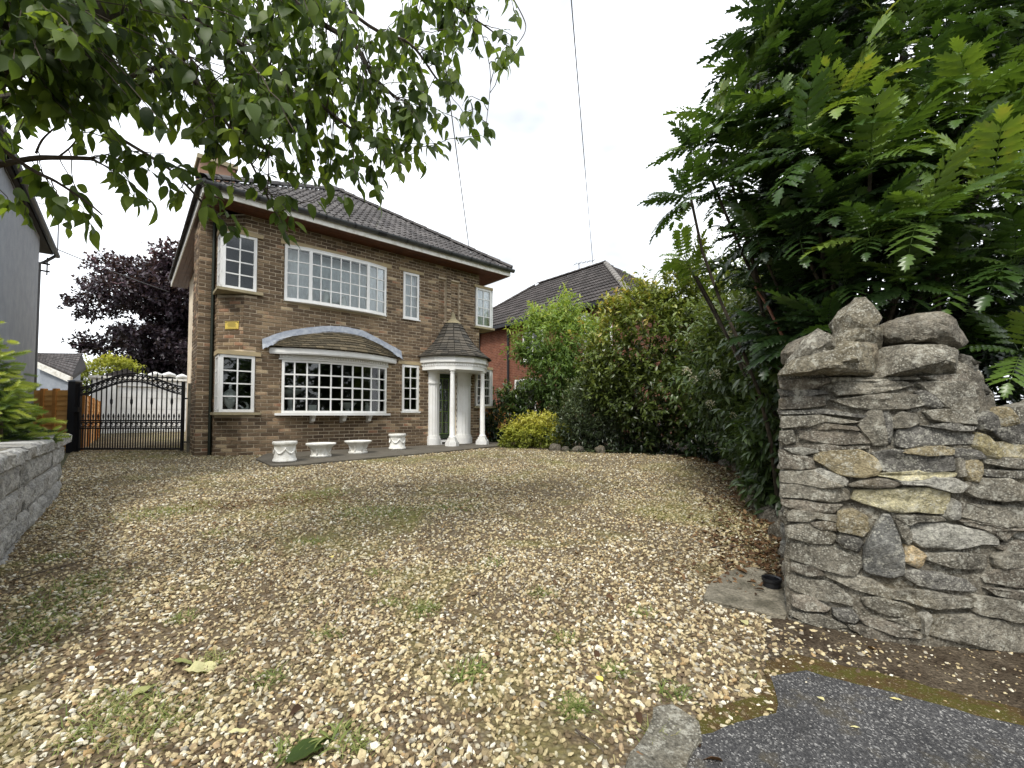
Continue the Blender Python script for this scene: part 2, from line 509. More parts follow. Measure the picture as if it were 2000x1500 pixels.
k = NT('mossy_edge')
c = k.ramp(k.noise(11, 6, 0.7), [(0.30, (0.045, 0.032, 0.018)), (0.45, (0.085, 0.055, 0.022)), (0.58, (0.075, 0.072, 0.016)), (0.72, (0.12, 0.075, 0.03))])
c = k.mix(k.ramp(k.noise(120, 3), [(0.6, 0.0), (0.68, 0.7)]), c, (0.33, 0.28, 0.19))
k.bump(k.noise(60, 5, 0.7), 0.9, 0.015)
M['moss'] = k.done(c, 0.95, 0.1)

# leaves
M['cherry'] = leafmat('cherry_leaf', [(0.0, (0.018, 0.034, 0.010)), (0.35, (0.038, 0.066, 0.016)), (0.70, (0.075, 0.120, 0.024)), (1.0, (0.15, 0.21, 0.04))], 0.5, 0.50, 0.30, 1.8)
M['mahonia'] = leafmat('mahonia_leaf', [(0.0, (0.010, 0.020, 0.008)), (0.25, (0.020, 0.042, 0.012)), (0.50, (0.050, 0.100, 0.020)), (0.75, (0.105, 0.175, 0.032)), (0.95, (0.17, 0.25, 0.045)), (1.0, (0.24, 0.27, 0.055))], 0.33, 0.26, 0.5, 1.6)
M['photinia'] = leafmat('photinia_leaf', [(0.0, (0.024, 0.040, 0.012)), (0.35, (0.066, 0.092, 0.022)), (0.60, (0.155, 0.205, 0.045)), (0.78, (0.27, 0.30, 0.072)), (0.92, (0.42, 0.36, 0.10)), (1.0, (0.46, 0.27, 0.09))], 0.36, 0.28, 0.5, 1.4)
M['viburnum'] = leafmat('viburnum_leaf', [(0.0, (0.020, 0.036, 0.012)), (0.45, (0.055, 0.092, 0.028)), (0.80, (0.120, 0.170, 0.050)), (1.0, (0.17, 0.20, 0.05))], 0.36, 0.28, 0.5, 1.4)
M['darkshrub'] = leafmat('dark_shrub_leaf', [(0.0, (0.018, 0.030, 0.014)), (0.5, (0.055, 0.078, 0.036)), (0.85, (0.125, 0.160, 0.078)), (1.0, (0.22, 0.25, 0.12))], 0.34, 0.22, 0.5, 1.3)
M['laurel'] = leafmat('laurel_leaf', [(0.0, (0.014, 0.026, 0.009)), (0.5, (0.034, 0.060, 0.017)), (0.85, (0.095, 0.145, 0.035)), (1.0, (0.20, 0.24, 0.06))], 0.30, 0.25, 0.5, 1.4)
M['elder'] = leafmat('light_green_leaf', [(0.0, (0.040, 0.075, 0.020)), (0.5, (0.13, 0.21, 0.055)), (0.85, (0.24, 0.34, 0.088)), (1.0, (0.36, 0.41, 0.11))], 0.5, 0.40, 0.35, 1.5)
M['golden'] = leafmat('golden_leaf', [(0.0, (0.060, 0.075, 0.016)), (0.4, (0.19, 0.225, 0.034)), (0.8, (0.38, 0.40, 0.060)), (1.0, (0.55, 0.52, 0.12))], 0.5, 0.3, 0.35, 1.2)
M['copper'] = leafmat('copper_leaf', [(0.0, (0.012, 0.009, 0.014)), (0.5, (0.030, 0.021, 0.029)), (0.85, (0.075, 0.046, 0.060)), (1.0, (0.14, 0.060, 0.070))], 0.45, 0.22, 0.4, 1.3)
M['fir'] = leafmat('conifer_needles', [(0.0, (0.022, 0.040, 0.016)), (0.45, (0.060, 0.105, 0.030)), (0.75, (0.21, 0.30, 0.055)), (1.0, (0.44, 0.50, 0.12))], 0.5, 0.30, 0.35, 1.3)
M['grass'] = leafmat('grass_blade', [(0.0, (0.06, 0.09, 0.02)), (0.5, (0.17, 0.225, 0.055)), (0.8, (0.30, 0.30, 0.11)), (1.0, (0.42, 0.36, 0.18))], 0.6, 0.3, 0.3, 1.3)
M['litter'] = leafmat('dead_leaf', [(0.0, (0.045, 0.024, 0.012)), (0.4, (0.11, 0.058, 0.026)), (0.75, (0.22, 0.13, 0.06)), (1.0, (0.40, 0.29, 0.15))], 0.7, 0.15, 0.25, 1.2)
M['flower'] = leafmat('cream_flower', [(0.0, (0.45, 0.42, 0.30)), (1.0, (0.78, 0.76, 0.64))], 0.6, 0.2, 0.3, 1.1)
M['paleleaf'] = leafmat('pale_fallen_leaf', [(0.0, (0.16, 0.19, 0.05)), (0.4, (0.40, 0.40, 0.16)), (0.8, (0.60, 0.56, 0.30)), (1.0, (0.72, 0.58, 0.12))], 0.55, 0.2, 0.35, 1.1, 30.0)
# ------------------------------------------------------------------ the ground
def inside(poly, x, y):
    """even-odd test for arrays of points"""
    x = np.asarray(x); y = np.asarray(y)
    r = np.zeros(x.shape, bool)
    n = len(poly)
    for i in range(n):
        x0, y0 = poly[i]; x1, y1 = poly[(i + 1) % n]
        if y0 == y1: continue
        c = ((y0 > y) != (y1 > y)) & (x < (x1 - x0) * (y - y0) / (y1 - y0) + x0)
        r ^= c
    return r
def rough_edge(poly, step=0.10, amp=0.03, seed=0.0):
    out = []
    n = len(poly)
    for i in range(n):
        a, b = np.array(poly[i], float), np.array(poly[(i + 1) % n], float)
        L = np.linalg.norm(b - a)
        m = max(1, int(L / step))
        nn = np.array([-(b - a)[1], (b - a)[0]]) / L
        for j in range(m):
            p = a + (b - a) * j / m
            d = mnoise.noise((p[0] * 4 + seed, p[1] * 4, seed)) * amp + mnoise.noise((p[0] * 15 + seed, p[1] * 15, seed)) * amp * 0.5
            p = p + nn * d
            out.append((p[0], p[1]))
    return out
def sheet(name, poly, dz, mat, amp=0.03, step=0.10, seed=0.0, thick=0.0, **kw):
    """a flat sheet following the slope of the drive"""
    pts = rough_edge(poly, step, amp, seed) if amp else list(poly)
    bm = bmesh.new()
    vs = [bm.verts.new((x, y, 0)) for x, y in pts]
    es = [bm.edges.new((vs[i], vs[(i + 1) % len(vs)])) for i in range(len(vs))]
    bmesh.ops.triangle_fill(bm, edges=es, use_beauty=True)
    for yy in (0.0, 8.33):
        bmesh.ops.bisect_plane(bm, geom=bm.verts[:] + bm.edges[:] + bm.faces[:], plane_co=(0, yy, 0), plane_no=(0, 1, 0))
    for v in bm.verts: v.co.z = g(v.co.x, v.co.y) + dz
    bmesh.ops.recalc_face_normals(bm, faces=bm.faces)
    for f in bm.faces:
        if f.normal.z < 0: f.normal_flip()
    if thick:
        r = bmesh.ops.extrude_face_region(bm, geom=bm.faces[:])
        for e in r['geom']:
            if isinstance(e, bmesh.types.BMVert): e.co.z += thick
    me = bpy.data.meshes.new(name)
    bm.to_mesh(me); bm.free()
    return put(me, name, mat, **kw)

BED = [(1.62, 2.62), (2.10, 3.45), (2.62, 4.55), (3.15, 5.6), (3.62, 7.05), (3.55, 8.3), (3.15, 9.1), (2.1, 9.45), (1.25, 9.75), (0.35, 10.55), (-0.35, 11.35), (-0.9, 12.3)]
sheet('ground', [(-400, -60), (400, -60), (400, 900), (-400, 900)], -0.02, M['earth'], 0, kind='structure')
DRIVE = [(-3.0, 0.2), (0.25, 0.95), (0.9, 1.38), (1.30, 1.62), (1.62, 1.95), (1.62, 2.3)] + BED + [(-1.0, 12.9), (-10.0, 24.0), (-19.0, 24.0), (-21.0, 20.0), (-9.9, 9.9), (-5.62, 5.40)]
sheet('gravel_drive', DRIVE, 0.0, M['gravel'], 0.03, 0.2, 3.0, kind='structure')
BEDPOLY = [(x + (-0.03 if i < 6 else 0), y) for i, (x, y) in enumerate(BED)] + [(0.2, 14.5), (6.0, 13.5), (9.0, 8.0), (6.0, 2.4), (2.0, 2.5)]
sheet('flower_bed_soil', BEDPOLY, 0.014, M['soil'], 0.05, 0.12, 9.0, kind='structure')
# footpath at the bottom right with its mossy margin and earth verge
PATH = [(0.28, 1.10), (0.46, 1.32), (0.60, 1.47), (0.92, 1.56), (1.02, 1.76), (1.18, 1.79), (1.42, 1.68), (1.60, 1.55), (1.9, 1.40), (3.5, 0.95), (8.0, 0.4), (8.0, -3.0), (-6.0, -3.0), (-3.0, -0.2), (-0.4, 0.55)]
sheet('footpath', PATH, 0.010, M['asphalt'], 0.02, 0.05, 1.0, kind='structure')
VERGE = [(0.96, 1.50), (1.00, 1.76), (1.10, 2.00), (1.30, 2.24), (1.50, 2.20), (1.80, 2.02), (2.2, 1.98), (4.5, 1.96), (8, 1.9), (8.0, 0.35), (3.5, 0.90), (1.9, 1.34), (1.55, 1.48), (1.3, 1.64)]
sheet('earth_verge', VERGE, 0.004, M['soil'], 0.03, 0.06, 2.0, kind='structure')
MOSS = [(0.40, 1.36), (0.58, 1.50), (0.72, 1.62), (0.92, 1.66), (1.06, 1.88), (1.22, 1.92), (1.46, 1.80), (1.66, 1.66), (2.0, 1.50), (3.0, 1.20), (3.0, 1.08), (1.88, 1.38), (1.56, 1.53), (1.36, 1.66), (1.17, 1.74), (1.04, 1.70), (0.95, 1.50), (0.64, 1.42), (0.46, 1.28)]
sheet('moss_margin', MOSS, 0.007, M['moss'], 0.035, 0.04, 5.0, kind='structure')

def slab(label, poly, h, seed, mat='concrete', color=(0, 0, 0, 1)):
    pts = [Vector((x, y, g(x, y))) for x, y in rough_edge(poly, 0.05, 0.035, seed)]
    bm = bmesh.new()
    top = [bm.verts.new(p + Vector((0, 0, h))) for p in pts]
    bot = [bm.verts.new(p + Vector((0, 0, -0.05))) for p in pts]
    bm.faces.new(top)
    n = len(pts)
    for i in range(n): bm.faces.new((top[i], bot[i], bot[(i + 1) % n], top[(i + 1) % n]))
    bmesh.ops.bevel(bm, geom=[e for e in bm.edges if all(v in set(top) for v in e.verts)], offset=0.008, segments=2, affect='EDGES')
    bmesh.ops.recalc_face_normals(bm, faces=bm.faces)
    me = bpy.data.meshes.new('concrete_slab'); bm.to_mesh(me); bm.free()
    return put(me, 'concrete_slab', M[mat], color=color, label=label, cat='slab')
slab('worn concrete slab beside the foot of the stone pillar', [(1.03, 2.40), (1.36, 2.22), (1.50, 2.34), (1.66, 2.62), (1.58, 2.86), (1.36, 2.82), (1.18, 2.62)], 0.020, 1.0)
slab('broken pale concrete lump at the edge of the footpath', [(0.27, 1.22), (0.36, 1.40), (0.45, 1.47), (0.50, 1.58), (0.57, 1.60), (0.625, 1.52), (0.60, 1.44), (0.53, 1.36), (0.46, 1.24), (0.36, 1.16)], 0.020, 4.0, 'stone', (0.20, 0.185, 0.145, 1))
# drain pipe stub in the slab
mb = MB()
P = np.array([1.50, 2.57, g(1.5, 2.57) + 0.02])
mb.lathe(P, [(0.046, 0.0), (0.046, 0.028), (0.052, 0.034), (0.052, 0.05), (0.047, 0.05), (0.041, 0.045), (0.041, 0.004), (0.0, 0.003)], 28)
mb.build('drain_pipe', M['black'], smooth=True, label='short black drain pipe set upright in the concrete slab', cat='drain pipe')

# paving along the house front
Oh = np.array([-5.68, 8.32, 0.30])
TH = math.atan2(0.658, 0.752)
UX = np.array([math.cos(TH), math.sin(TH), 0.0])
NX = np.array([math.sin(TH), -math.cos(TH), 0.0])
ZZ = np.array([0.0, 0.0, 1.0])
H = (Oh, UX, NX, ZZ)
def hp(a, b, z):
    return Oh + UX * a + NX * b + ZZ * z
mb = MB(H)
pav = [(0.95, 0.02), (0.98, 1.16), (1.5, 1.22), (3.4, 1.14), (4.6, 1.28), (6.3, 1.05), (6.75, 0.7), (6.7, -0.3), (6.32, -0.3), (6.32, 0.02)]
PAVW = [tuple(gnd(*q)[:2]) for q in ((500, 899), (530, 913), (580, 911), (640, 905), (740, 896), (840, 887), (972, 873))] + [tuple(hp(a, b, 0)[:2]) for a, b in ((6.75, 0.5), (6.7, -0.3), (6.32, -0.3), (6.32, 0.02), (0.95, 0.02))]
sheet('paving_strip', PAVW, -0.02, M['slab'], 0.012, 0.15, 6.0, 0.05, kind='structure')
# ------------------------------------------------------------------ the brick house
house = thing('brick_house', 'two storey brown brick house with white bow window and columned porch', 'house', hp(3.1, 0, 0), TH)
# openings in the front wall: a0, a1, z0, z1
OPEN = [(0.0, 0.70, 0.80, 2.06), (0.0, 0.70, 3.19, 4.47), (1.19, 3.47, 0.85, 2.2), (1.20, 3.47, 3.20, 4.43),
        (3.92, 4.37, 3.22, 4.42), (3.91, 4.38, 0.87, 2.07), (6.15, 6.4, 3.31, 4.45), (6.15, 6.4, 1.04, 2.12),
        (4.97, 5.52, 0.14, 2.02)]
RECESS = (4.95, 5.62, 3.30, 4.46)
WALL_H = 4.82
mort = MB(H)
def panel(length, opens, z0, z1, f, d0=-0.004, d1=-0.11):
    """mortar backing with holes; f(s, d, z) -> house-local point"""
    xs = sorted({0.0, length} | {v for o in opens for v in o[:2] if 0 < v < length})
    for xa, xb in zip(xs[:-1], xs[1:]):
        zs = [z0, z1]
        cut = sorted((o[2], o[3]) for o in opens if o[0] <= xa + 1e-6 and o[1] >= xb - 1e-6)
        cur = z0
        spans = []
        for c0, c1 in cut:
            if c0 > cur: spans.append((cur, c0))
            cur = max(cur, c1)
        if cur < z1: spans.append((cur, z1))
        for a, b in spans:
            v = [f(x, d, z) for z in (a, b) for d in (d1, d0) for x in (xa, xb)]
            mort.add(v, [(0, 2, 3, 1), (4, 5, 7, 6), (0, 1, 5, 4), (2, 6, 7, 3), (0, 4, 6, 2), (1, 3, 7, 5)])
BR = []      # every brick: local point of its left lower corner, direction, width, tone
def bricks(length, opens, z0, z1, f, off=0.0, quoin=False):
    n0, n1 = int(round(z0 / 0.075)), int(round(z1 / 0.075))
    for i in range(n0, n1):
        z = i * 0.075
        holes = sorted((o[0], o[1]) for o in opens if o[2] < z + 0.062 and o[3] > z + 0.006)
        s = -0.1125 if i % 2 else 0.0
        s += off - (0.225 if off else 0)
        while s < length:
            a, b = max(s, 0.0), min(s + 0.215, length)
            parts = [(a, b)]
            for h0, h1 in holes:
                nx = []
                for p, q in parts:
                    if h1 <= p or h0 >= q: nx.append((p, q)); continue
                    if p < h0 - 0.02: nx.append((p, h0 - 0.003))
                    if q > h1 + 0.02: nx.append((h1 + 0.003, q))
                parts = nx
            for p, q in parts:
                if q - p > 0.025: BR.append((f, p, q, z + 0.005 + R.uniform(-0.0015, 0.0015), R.uniform(-0.004, 0.003)))
            s += 0.225
f_front = lambda s, d, z: (0.48 + s, d, z)
fo = [(o[0] - 0.48, o[1] - 0.48, o[2], o[3]) for o in OPEN]
fro = fo + [(RECESS[0] - 0.48, RECESS[1] - 0.48, RECESS[2], RECESS[3])]
panel(6.3 - 0.48, fro, -0.1, WALL_H, f_front); bricks(6.3 - 0.48, fro, 0, WALL_H, f_front)
# recessed panel above the porch with a rib of brick down its middle
f_rec = lambda s, d, z: (4.95 + s, -0.085 + d, z)
panel(0.67, [], 3.30, 4.46, f_rec); bricks(0.67, [(0.24, 0.40, 0, 9)], 3.30, 4.46, f_rec)
f_rib = lambda s, d, z: (5.20 + s, 0.02 + d, z)
panel(0.14, [], 3.30, 4.80, f_rib, d1=-0.10); bricks(0.14, [], 3.30, 4.80, f_rib)
# chamfered left corner, seen below, between and above the corner windows
c45 = math.sqrt(0.5)
f_ch = lambda s, d, z: (0.08 + s * c45 - d * c45, -0.40 + s * c45 + d * c45, z)
LEN = 0.40 / c45
cho = [(-1, 9, 0.80, 2.06), (-1, 9, 3.19, 4.47)]
panel(LEN, cho, -0.1, WALL_H, f_ch); bricks(LEN, cho, 0, WALL_H, f_ch, 0.05)
f_side = lambda s, d, z: (0.08 - d, -0.62 + s, z)      # short left return
panel(0.22, [], -0.1, WALL_H, f_side); bricks(0.22, [], 0, WALL_H, f_side)
# chimney breast on the left side
f_pf = lambda s, d, z: (-0.20 + s, -0.62 + d, z)
panel(0.26, [], -0.1, WALL_H, f_pf, d1=-0.8); bricks(0.225, [], 0, WALL_H, f_pf)
f_ps = lambda s, d, z: (-0.20 - d, -1.52 + s, z)
panel(0.90, [], -0.1, WALL_H, f_ps); bricks(0.895, [], 0, WALL_H, f_ps, 0.11)
# remaining walls, out of the photograph's view
mort.box(0.10, 0.22, -6.2, -0.66, -0.1, WALL_H)
mort.box(6.18, 6.30, -6.2, -0.115, -0.1, WALL_H)
mort.box(0.22, 6.18, -6.2, -6.08, -0.1, WALL_H)
mort.build('wall', M['mortar'], house)

def brick_mesh(w):
    b = MB()
    h, dp, e = 0.0615, 0.008, 0.004
    o = [(0, 0), (w, 0), (w, h), (0, h)]
    i = [(e, e), (w - e, e), (w - e, h - e), (e, h - e)]
    v = [(x, -0.02, z) for x, z in o] + [(x, dp - 0.004, z) for x, z in o] + [(x, dp, z) for x, z in i]
    f = [(0, 1, 5, 4), (1, 2, 6, 5), (2, 3, 7, 6), (3, 0, 4, 7), (4, 5, 9, 8), (5, 6, 10, 9), (6, 7, 11, 10), (7, 4, 8, 11), (8, 9, 10, 11)]
    return v, f
def brick_tone():
    r = R.random()
    return R.uniform(0.10, 0.60) if r < 0.80 else R.uniform(0.60, 0.85) if r < 0.93 else R.uniform(0.88, 1.0)
camL = np.array([(CAM - Oh) @ UX, (CAM - Oh) @ NX, CAM[2] - Oh[2]])
def bdist(b):
    return np.linalg.norm(np.array(b[0]((b[1] + b[2]) / 2, 0, b[3])) - camL)
BR.sort(key=bdist)
bulk = MB(H)
shared = {}
nsel = 0
for (f, p, q, z, dd) in BR:
    w = q - p - 0.004
    o = np.array(f(p, dd, z)); ex = np.array(f(p + 1, dd, z)) - o; ey = np.array(f(p, dd + 1, z)) - o
    if nsel < 300 and w > 0.187:
        key = round(w, 3)
        if key not in shared:
            v, fc = brick_mesh(w)
            shared[key] = MB().add(v, fc).mesh('brick')
        wm = frame_mat(hp(*o), UX * ex[0] + NX * ex[1], UX * ey[0] + NX * ey[1], ZZ)
        put(shared[key], 'brick', M['brick'], house, wm, (brick_tone(), 0, 0, 1))
        nsel += 1
        continue
    v, fc = brick_mesh(w)
    v = np.array(v)
    bulk.add(o + v[:, :1] * ex + v[:, 1:2] * ey + v[:, 2:3] * np.array([0, 0, 1.0]), fc, brick_tone())
bulk.build('brickwork', M['brick'], house, kind='stuff')

# dim rooms behind the glass
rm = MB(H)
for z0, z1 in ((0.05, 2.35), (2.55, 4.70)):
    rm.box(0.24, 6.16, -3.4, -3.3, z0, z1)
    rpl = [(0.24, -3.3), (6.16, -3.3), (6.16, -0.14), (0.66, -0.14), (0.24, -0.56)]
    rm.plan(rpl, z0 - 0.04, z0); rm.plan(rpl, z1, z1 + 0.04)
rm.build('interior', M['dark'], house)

# ------------------------------------------------------------------ windows
def window(pts, z0, z1, rows, heavy=(), fw=0.055, bar=0.024, label=None, rails=None, parent=None, depth=0.07):
    """pts: plan points (house-local), one more than the columns; frame mesh with panes and bars as children"""
    pts = [np.array((a, b, 0.0)) for a, b in pts]
    n = len(pts) - 1
    fr = MB(H)
    def post(p, w, s, mb, zz0, zz1, out=0.012, dp=depth):
        d = s / np.linalg.norm(s)
        nn = np.array([-d[1], d[0], 0.0])
        if nn[1] < 0 and abs(nn[1]) > 0.3: nn = -nn
        if abs(nn[1]) <= 0.3 and nn[0] > 0: nn = -nn
        v = [p + d * w * e / 2 + nn * h + np.array([0, 0, z]) for z in (zz0, zz1) for h in (out - dp, out) for e in (-1, 1)]
        mb.add(v, [(0, 2, 3, 1), (4, 5, 7, 6), (0, 1, 5, 4), (2, 6, 7, 3), (0, 4, 6, 2), (1, 3, 7, 5)])
    def rail(p, q, zc, h, mb, out, dp):
        d = (q - p) / np.linalg.norm(q - p)
        nn = np.array([-d[1], d[0], 0.0])
        if nn[1] < 0 and abs(nn[1]) > 0.3: nn = -nn
        if abs(nn[1]) <= 0.3 and nn[0] > 0: nn = -nn
        v = [e + nn * o + np.array([0, 0, z]) for z in (zc - h / 2, zc + h / 2) for o in (out - dp, out) for e in (p, q)]
        mb.add(v, [(0, 2, 3, 1), (4, 5, 7, 6), (0, 1, 5, 4), (2, 6, 7, 3), (0, 4, 6, 2), (1, 3, 7, 5)])
        return nn
    dA, dB = pts[1] - pts[0], pts[-1] - pts[-2]
    post(pts[0] + dA / np.linalg.norm(dA) * fw / 2, fw, dA, fr, z0, z1)
    post(pts[-1] - dB / np.linalg.norm(dB) * fw / 2, fw, dB, fr, z0, z1)
    for i in range(n):
        for zc in (z0 + fw / 2, z1 - fw / 2): rail(pts[i], pts[i + 1], zc, fw - 0.001, fr, 0.010, depth - 0.004)
    for i in heavy: post(pts[i], fw * 1.25, pts[i + 1] - pts[i - 1], fr, z0 + 0.002, z1 - 0.002, 0.014)
    w = fr.build('window', M['white'], parent or house)
    if label: w['label'] = label
    for i in range(1, n):
        if i in heavy: continue
        b = MB(H); post(pts[i], bar, pts[i + 1] - pts[i - 1], b, z0 + fw * 0.9, z1 - fw * 0.9, 0.003, 0.03)
        b.build('glazing_bar', M['white'], w)
    zs = [z0 + fw + (z1 - z0 - 2 * fw) * k / rows for k in range(rows + 1)]
    for zc in zs[1:-1]:
        b = MB(H)
        for i in range(n): rail(pts[i], pts[i + 1], zc, bar, b, 0.001, 0.027)
        b.build('glazing_bar', M['white'], w)
    for i in range(n):
        for kx in range(rows):
            b = MB(H)
            rail(pts[i], pts[i + 1], (zs[kx] + zs[kx + 1]) / 2, zs[kx + 1] - zs[kx] - 0.004, b, -0.012, 0.006)
            b.build('pane', M['glass'], w)
    return w
def lin(a0, b0, a1, b1, n): return [(a0 + (a1 - a0) * k / n, b0 + (b1 - b0) * k / n) for k in range(n + 1)]
def block(name, mat, a0, a1, b0, b1, z0, z1, **kw):
    return MB(H).box(a0, a1, b0, b1, z0, z1).build(name, mat, house, **kw)

# left corner windows: a front light and a side light meet at the corner
for z0, z1, lab in ((0.86, 1.975, 'lower corner window beside the gate'), (3.265, 4.375, 'upper corner window under the eaves')):
    window(lin(0.10, 0.02, 0.685, 0.02, 2), z0, z1, 4, label=lab + ', front light')
    window(lin(0.085, -0.40, 0.085, 0.018, 2), z0, z1, 4, label=lab + ', narrow side light')
    MB(H).plan([(0.02, -0.48), (0.02, 0.09), (0.80, 0.09), (0.80, -0.10), (0.5, -0.10), (0.10, -0.48)], z0 - 0.055, z0 - 0.003).build('sill', M['sill'], house)
    MB(H).plan([(0.055, -0.44), (0.055, 0.05), (0.79, 0.05), (0.79, -0.10), (0.5, -0.10), (0.12, -0.44)], z1 + 0.002, z1 + 0.085).build('lintel', M['lintel'], house)
# upper shallow bay of three lights
upts = [(1.20, 0.02), (1.45, 0.075), (1.69, 0.115)] + [(1.69 + 1.28 * k / 6, 0.115 + 0.015 * math.sin(math.pi * k / 6)) for k in range(1, 6)] + [(2.97, 0.115), (3.21, 0.075), (3.46, 0.02)]
window(upts, 3.215, 4.375, 4, heavy=(2, 8), label='wide upper window of three lights with net curtain')
MB(H).plan([(1.17, -0.10)] + [(a, b + 0.045) for a, b in upts] + [(3.49, -0.10)], 3.188, 3.212).build('sill', M['white'], house)
MB(H).plan([(1.19, -0.10)] + [(a, b + 0.02) for a, b in upts] + [(3.47, -0.10)], 4.376, 4.392).build('head_board', M['white'], house)
block('lintel', M['lintel'], 1.12, 3.60, -0.10, 0.022, 4.395, 4.50)
window(lin(3.925, 0.0, 4.365, 0.0, 2), 3.235, 4.41, 4, label='narrow upper window left of the recessed brick panel')
block('lintel', M['lintel'], 3.80, 4.50, -0.10, 0.018, 4.422, 4.50)
block('sill', M['white'], 3.90, 4.39, -0.09, 0.05, 3.205, 3.232)
window(lin(3.915, 0.0, 4.375, 0.0, 2), 0.895, 2.06, 4, label='narrow lower window between bow window and porch')
block('lintel', M['lintel'], 3.80, 4.50, -0.10, 0.018, 2.075, 2.15)
block('sill', M['white'], 3.88, 4.41, -0.09, 0.05, 0.862, 0.892)
# right corner windows oversail the side wall as little boxes
for z0, z1, lab in ((3.33, 4.44, 'upper right corner window beyond the porch'), (1.06, 2.11, 'lower right corner window behind the porch column')):
    window(lin(6.17, 0.02, 6.72, 0.02, 2), z0, z1, 4, label=lab)
    window(lin(6.725, 0.018, 6.725, -0.42, 2), z0, z1, 4, label=lab + ', side light')
    MB(H).plan([(6.10, -0.02), (6.10, 0.09), (6.80, 0.09), (6.80, -0.48), (6.31, -0.48), (6.31, -0.02)], z0 - 0.06, z0 - 0.003).build('sill', M['sill'], house)
    MB(H).plan([(6.10, -0.02), (6.10, 0.05), (6.77, 0.05), (6.77, -0.45), (6.31, -0.45), (6.31, -0.02)], z1 + 0.002, z1 + 0.075).build('lintel', M['lintel'], house)
# net curtains upstairs
def curtain(a0, a1, b, z0, z1, n=None):
    n = n or int((a1 - a0) / 0.03)
    v = [(a0 + (a1 - a0) * k / n, b + 0.016 * math.sin(k * 1.9) + 0.008 * math.sin(k * 0.7), z) for z in (z0, z1) for k in range(n + 1)]
    f = [(k, k + 1, n + 2 + k, n + 1 + k) for k in range(n)]
    return MB(H).add(v, f).build('net_curtain', M['net'], house, smooth='all')
curtain(1.22, 3.44, -0.16, 3.22, 4.37)
curtain(3.93, 4.36, -0.13, 3.24, 4.40)
curtain(6.2, 6.66, -0.10, 3.34, 4.43)

# ------------------------------------------------------------------ bow window and its tiled canopy
def arc(a0, a1, sag, n, b0=0.0):
    """plan arc from (a0, b0) to (a1, b0) bulging outward by sag"""
    c = (a1 - a0) / 2; r = (c * c + sag * sag) / (2 * sag); m = (a0 + a1) / 2; w = math.asin(c / r)
    return [(m + r * math.sin(-w + 2 * w * k / n), b0 + r * math.cos(-w + 2 * w * k / n) - (r - sag)) for k in range(n + 1)]
bw = window(arc(1.18, 3.48, 0.26, 10, 0.03), 0.845, 1.955, 4, fw=0.05, bar=0.030, label='wide bow window of forty square panes')
s = arc(1.06, 3.60, 0.32, 20, 0.03)
MB(H).plan([(1.06, -0.10)] + s + [(3.60, -0.10)], 0.795, 0.842).build('sill', M['white'], bw)
for a in (1.78, 2.42, 3.03):
    b = 0.27 - 0.10 * abs(a - 2.4)
    m = MB(H)
    pr = [(0.0, 0.80), (b, 0.80), (b, 0.765), (b - 0.05, 0.72), (b - 0.07, 0.67), (0.0, 0.63)]
    m.add([(a + e, y, z) for e in (-0.035, 0.035) for y, z in pr], [(0, 1, 2, 3, 4, 5), (11, 10, 9, 8, 7, 6)] + [(i, 6 + i, 6 + (i + 1) % 6, (i + 1) % 6) for i in range(6)])
    m.build('bracket', M['white'], bw)
top = arc(1.12, 3.54, 0.30, 20, 0.03)
MB(H).plan([(1.12, -0.02)] + top + [(3.54, -0.02)], 1.957, 1.985).build('head_board', M['white'], bw)
# dentil moulding: a row of little blocks on a board
m = MB(H)
d1 = arc(1.14, 3.52, 0.30, 20, 0.03)
m.plan([(1.14, -0.02)] + d1 + [(3.52, -0.02)], 1.987, 2.062)
for k in range(44):
    t = (k + 0.5) / 44
    aa = arc(1.14, 3.52, 0.30, 88, 0.03)
    p, q = np.array(aa[2 * k]), np.array(aa[2 * k + 1])
    nn = np.array([-(q - p)[1], (q - p)[0]]); nn /= np.linalg.norm(nn)
    if nn[1] < 0: nn = -nn
    m.plan([tuple(p), tuple(p + nn * 0.028), tuple(q + nn * 0.028), tuple(q)], 2.0, 2.05)
m.build('dentil_moulding', M['white'], bw)
fa = arc(0.95, 3.74, 0.46, 24, 0.02)
m = MB(H)
m.plan([(0.95, -0.01)] + fa + [(3.74, -0.01)], 2.063, 2.082)
m.plan([(0.94, -0.01)] + arc(0.94, 3.75, 0.475, 24, 0.02) + [(3.75, -0.01)], 2.083, 2.185)
canopy = m.build('bow_canopy', M['white'], house)
# canopy roof: ruled between the arch on the wall and the bowed fascia
arch = [(0.80, 2.215), (1.00, 2.33), (1.30, 2.46), (1.67, 2.565), (2.1, 2.665), (2.48, 2.69), (2.87, 2.66), (3.25, 2.52), (3.55, 2.40), (3.86, 2.27)]
def archz(t):
    i = min(int(t * 9), 8); fz = t * 9 - i
    a, b = np.array(arch[i]), np.array(arch[i + 1])
    p = a + (b - a) * fz
    return np.array([p[0], 0.03, p[1]])
fe = arc(0.90, 3.80, 0.52, 60, 0.02)
def canopy_pt(t, s):
    """t along, s from the fascia (0) to the wall (1)"""
    i = min(int(t * 60), 59); fz = t * 60 - i
    e = np.array(fe[i]) + (np.array(fe[i + 1]) - np.array(fe[i])) * fz
    e = np.array([e[0], e[1], 2.195])
    p = e + (archz(t) - e) * s
    p[2] += 0.05 * math.sin(math.pi * s) * math.sin(math.pi * t)
    return p
NC = 9
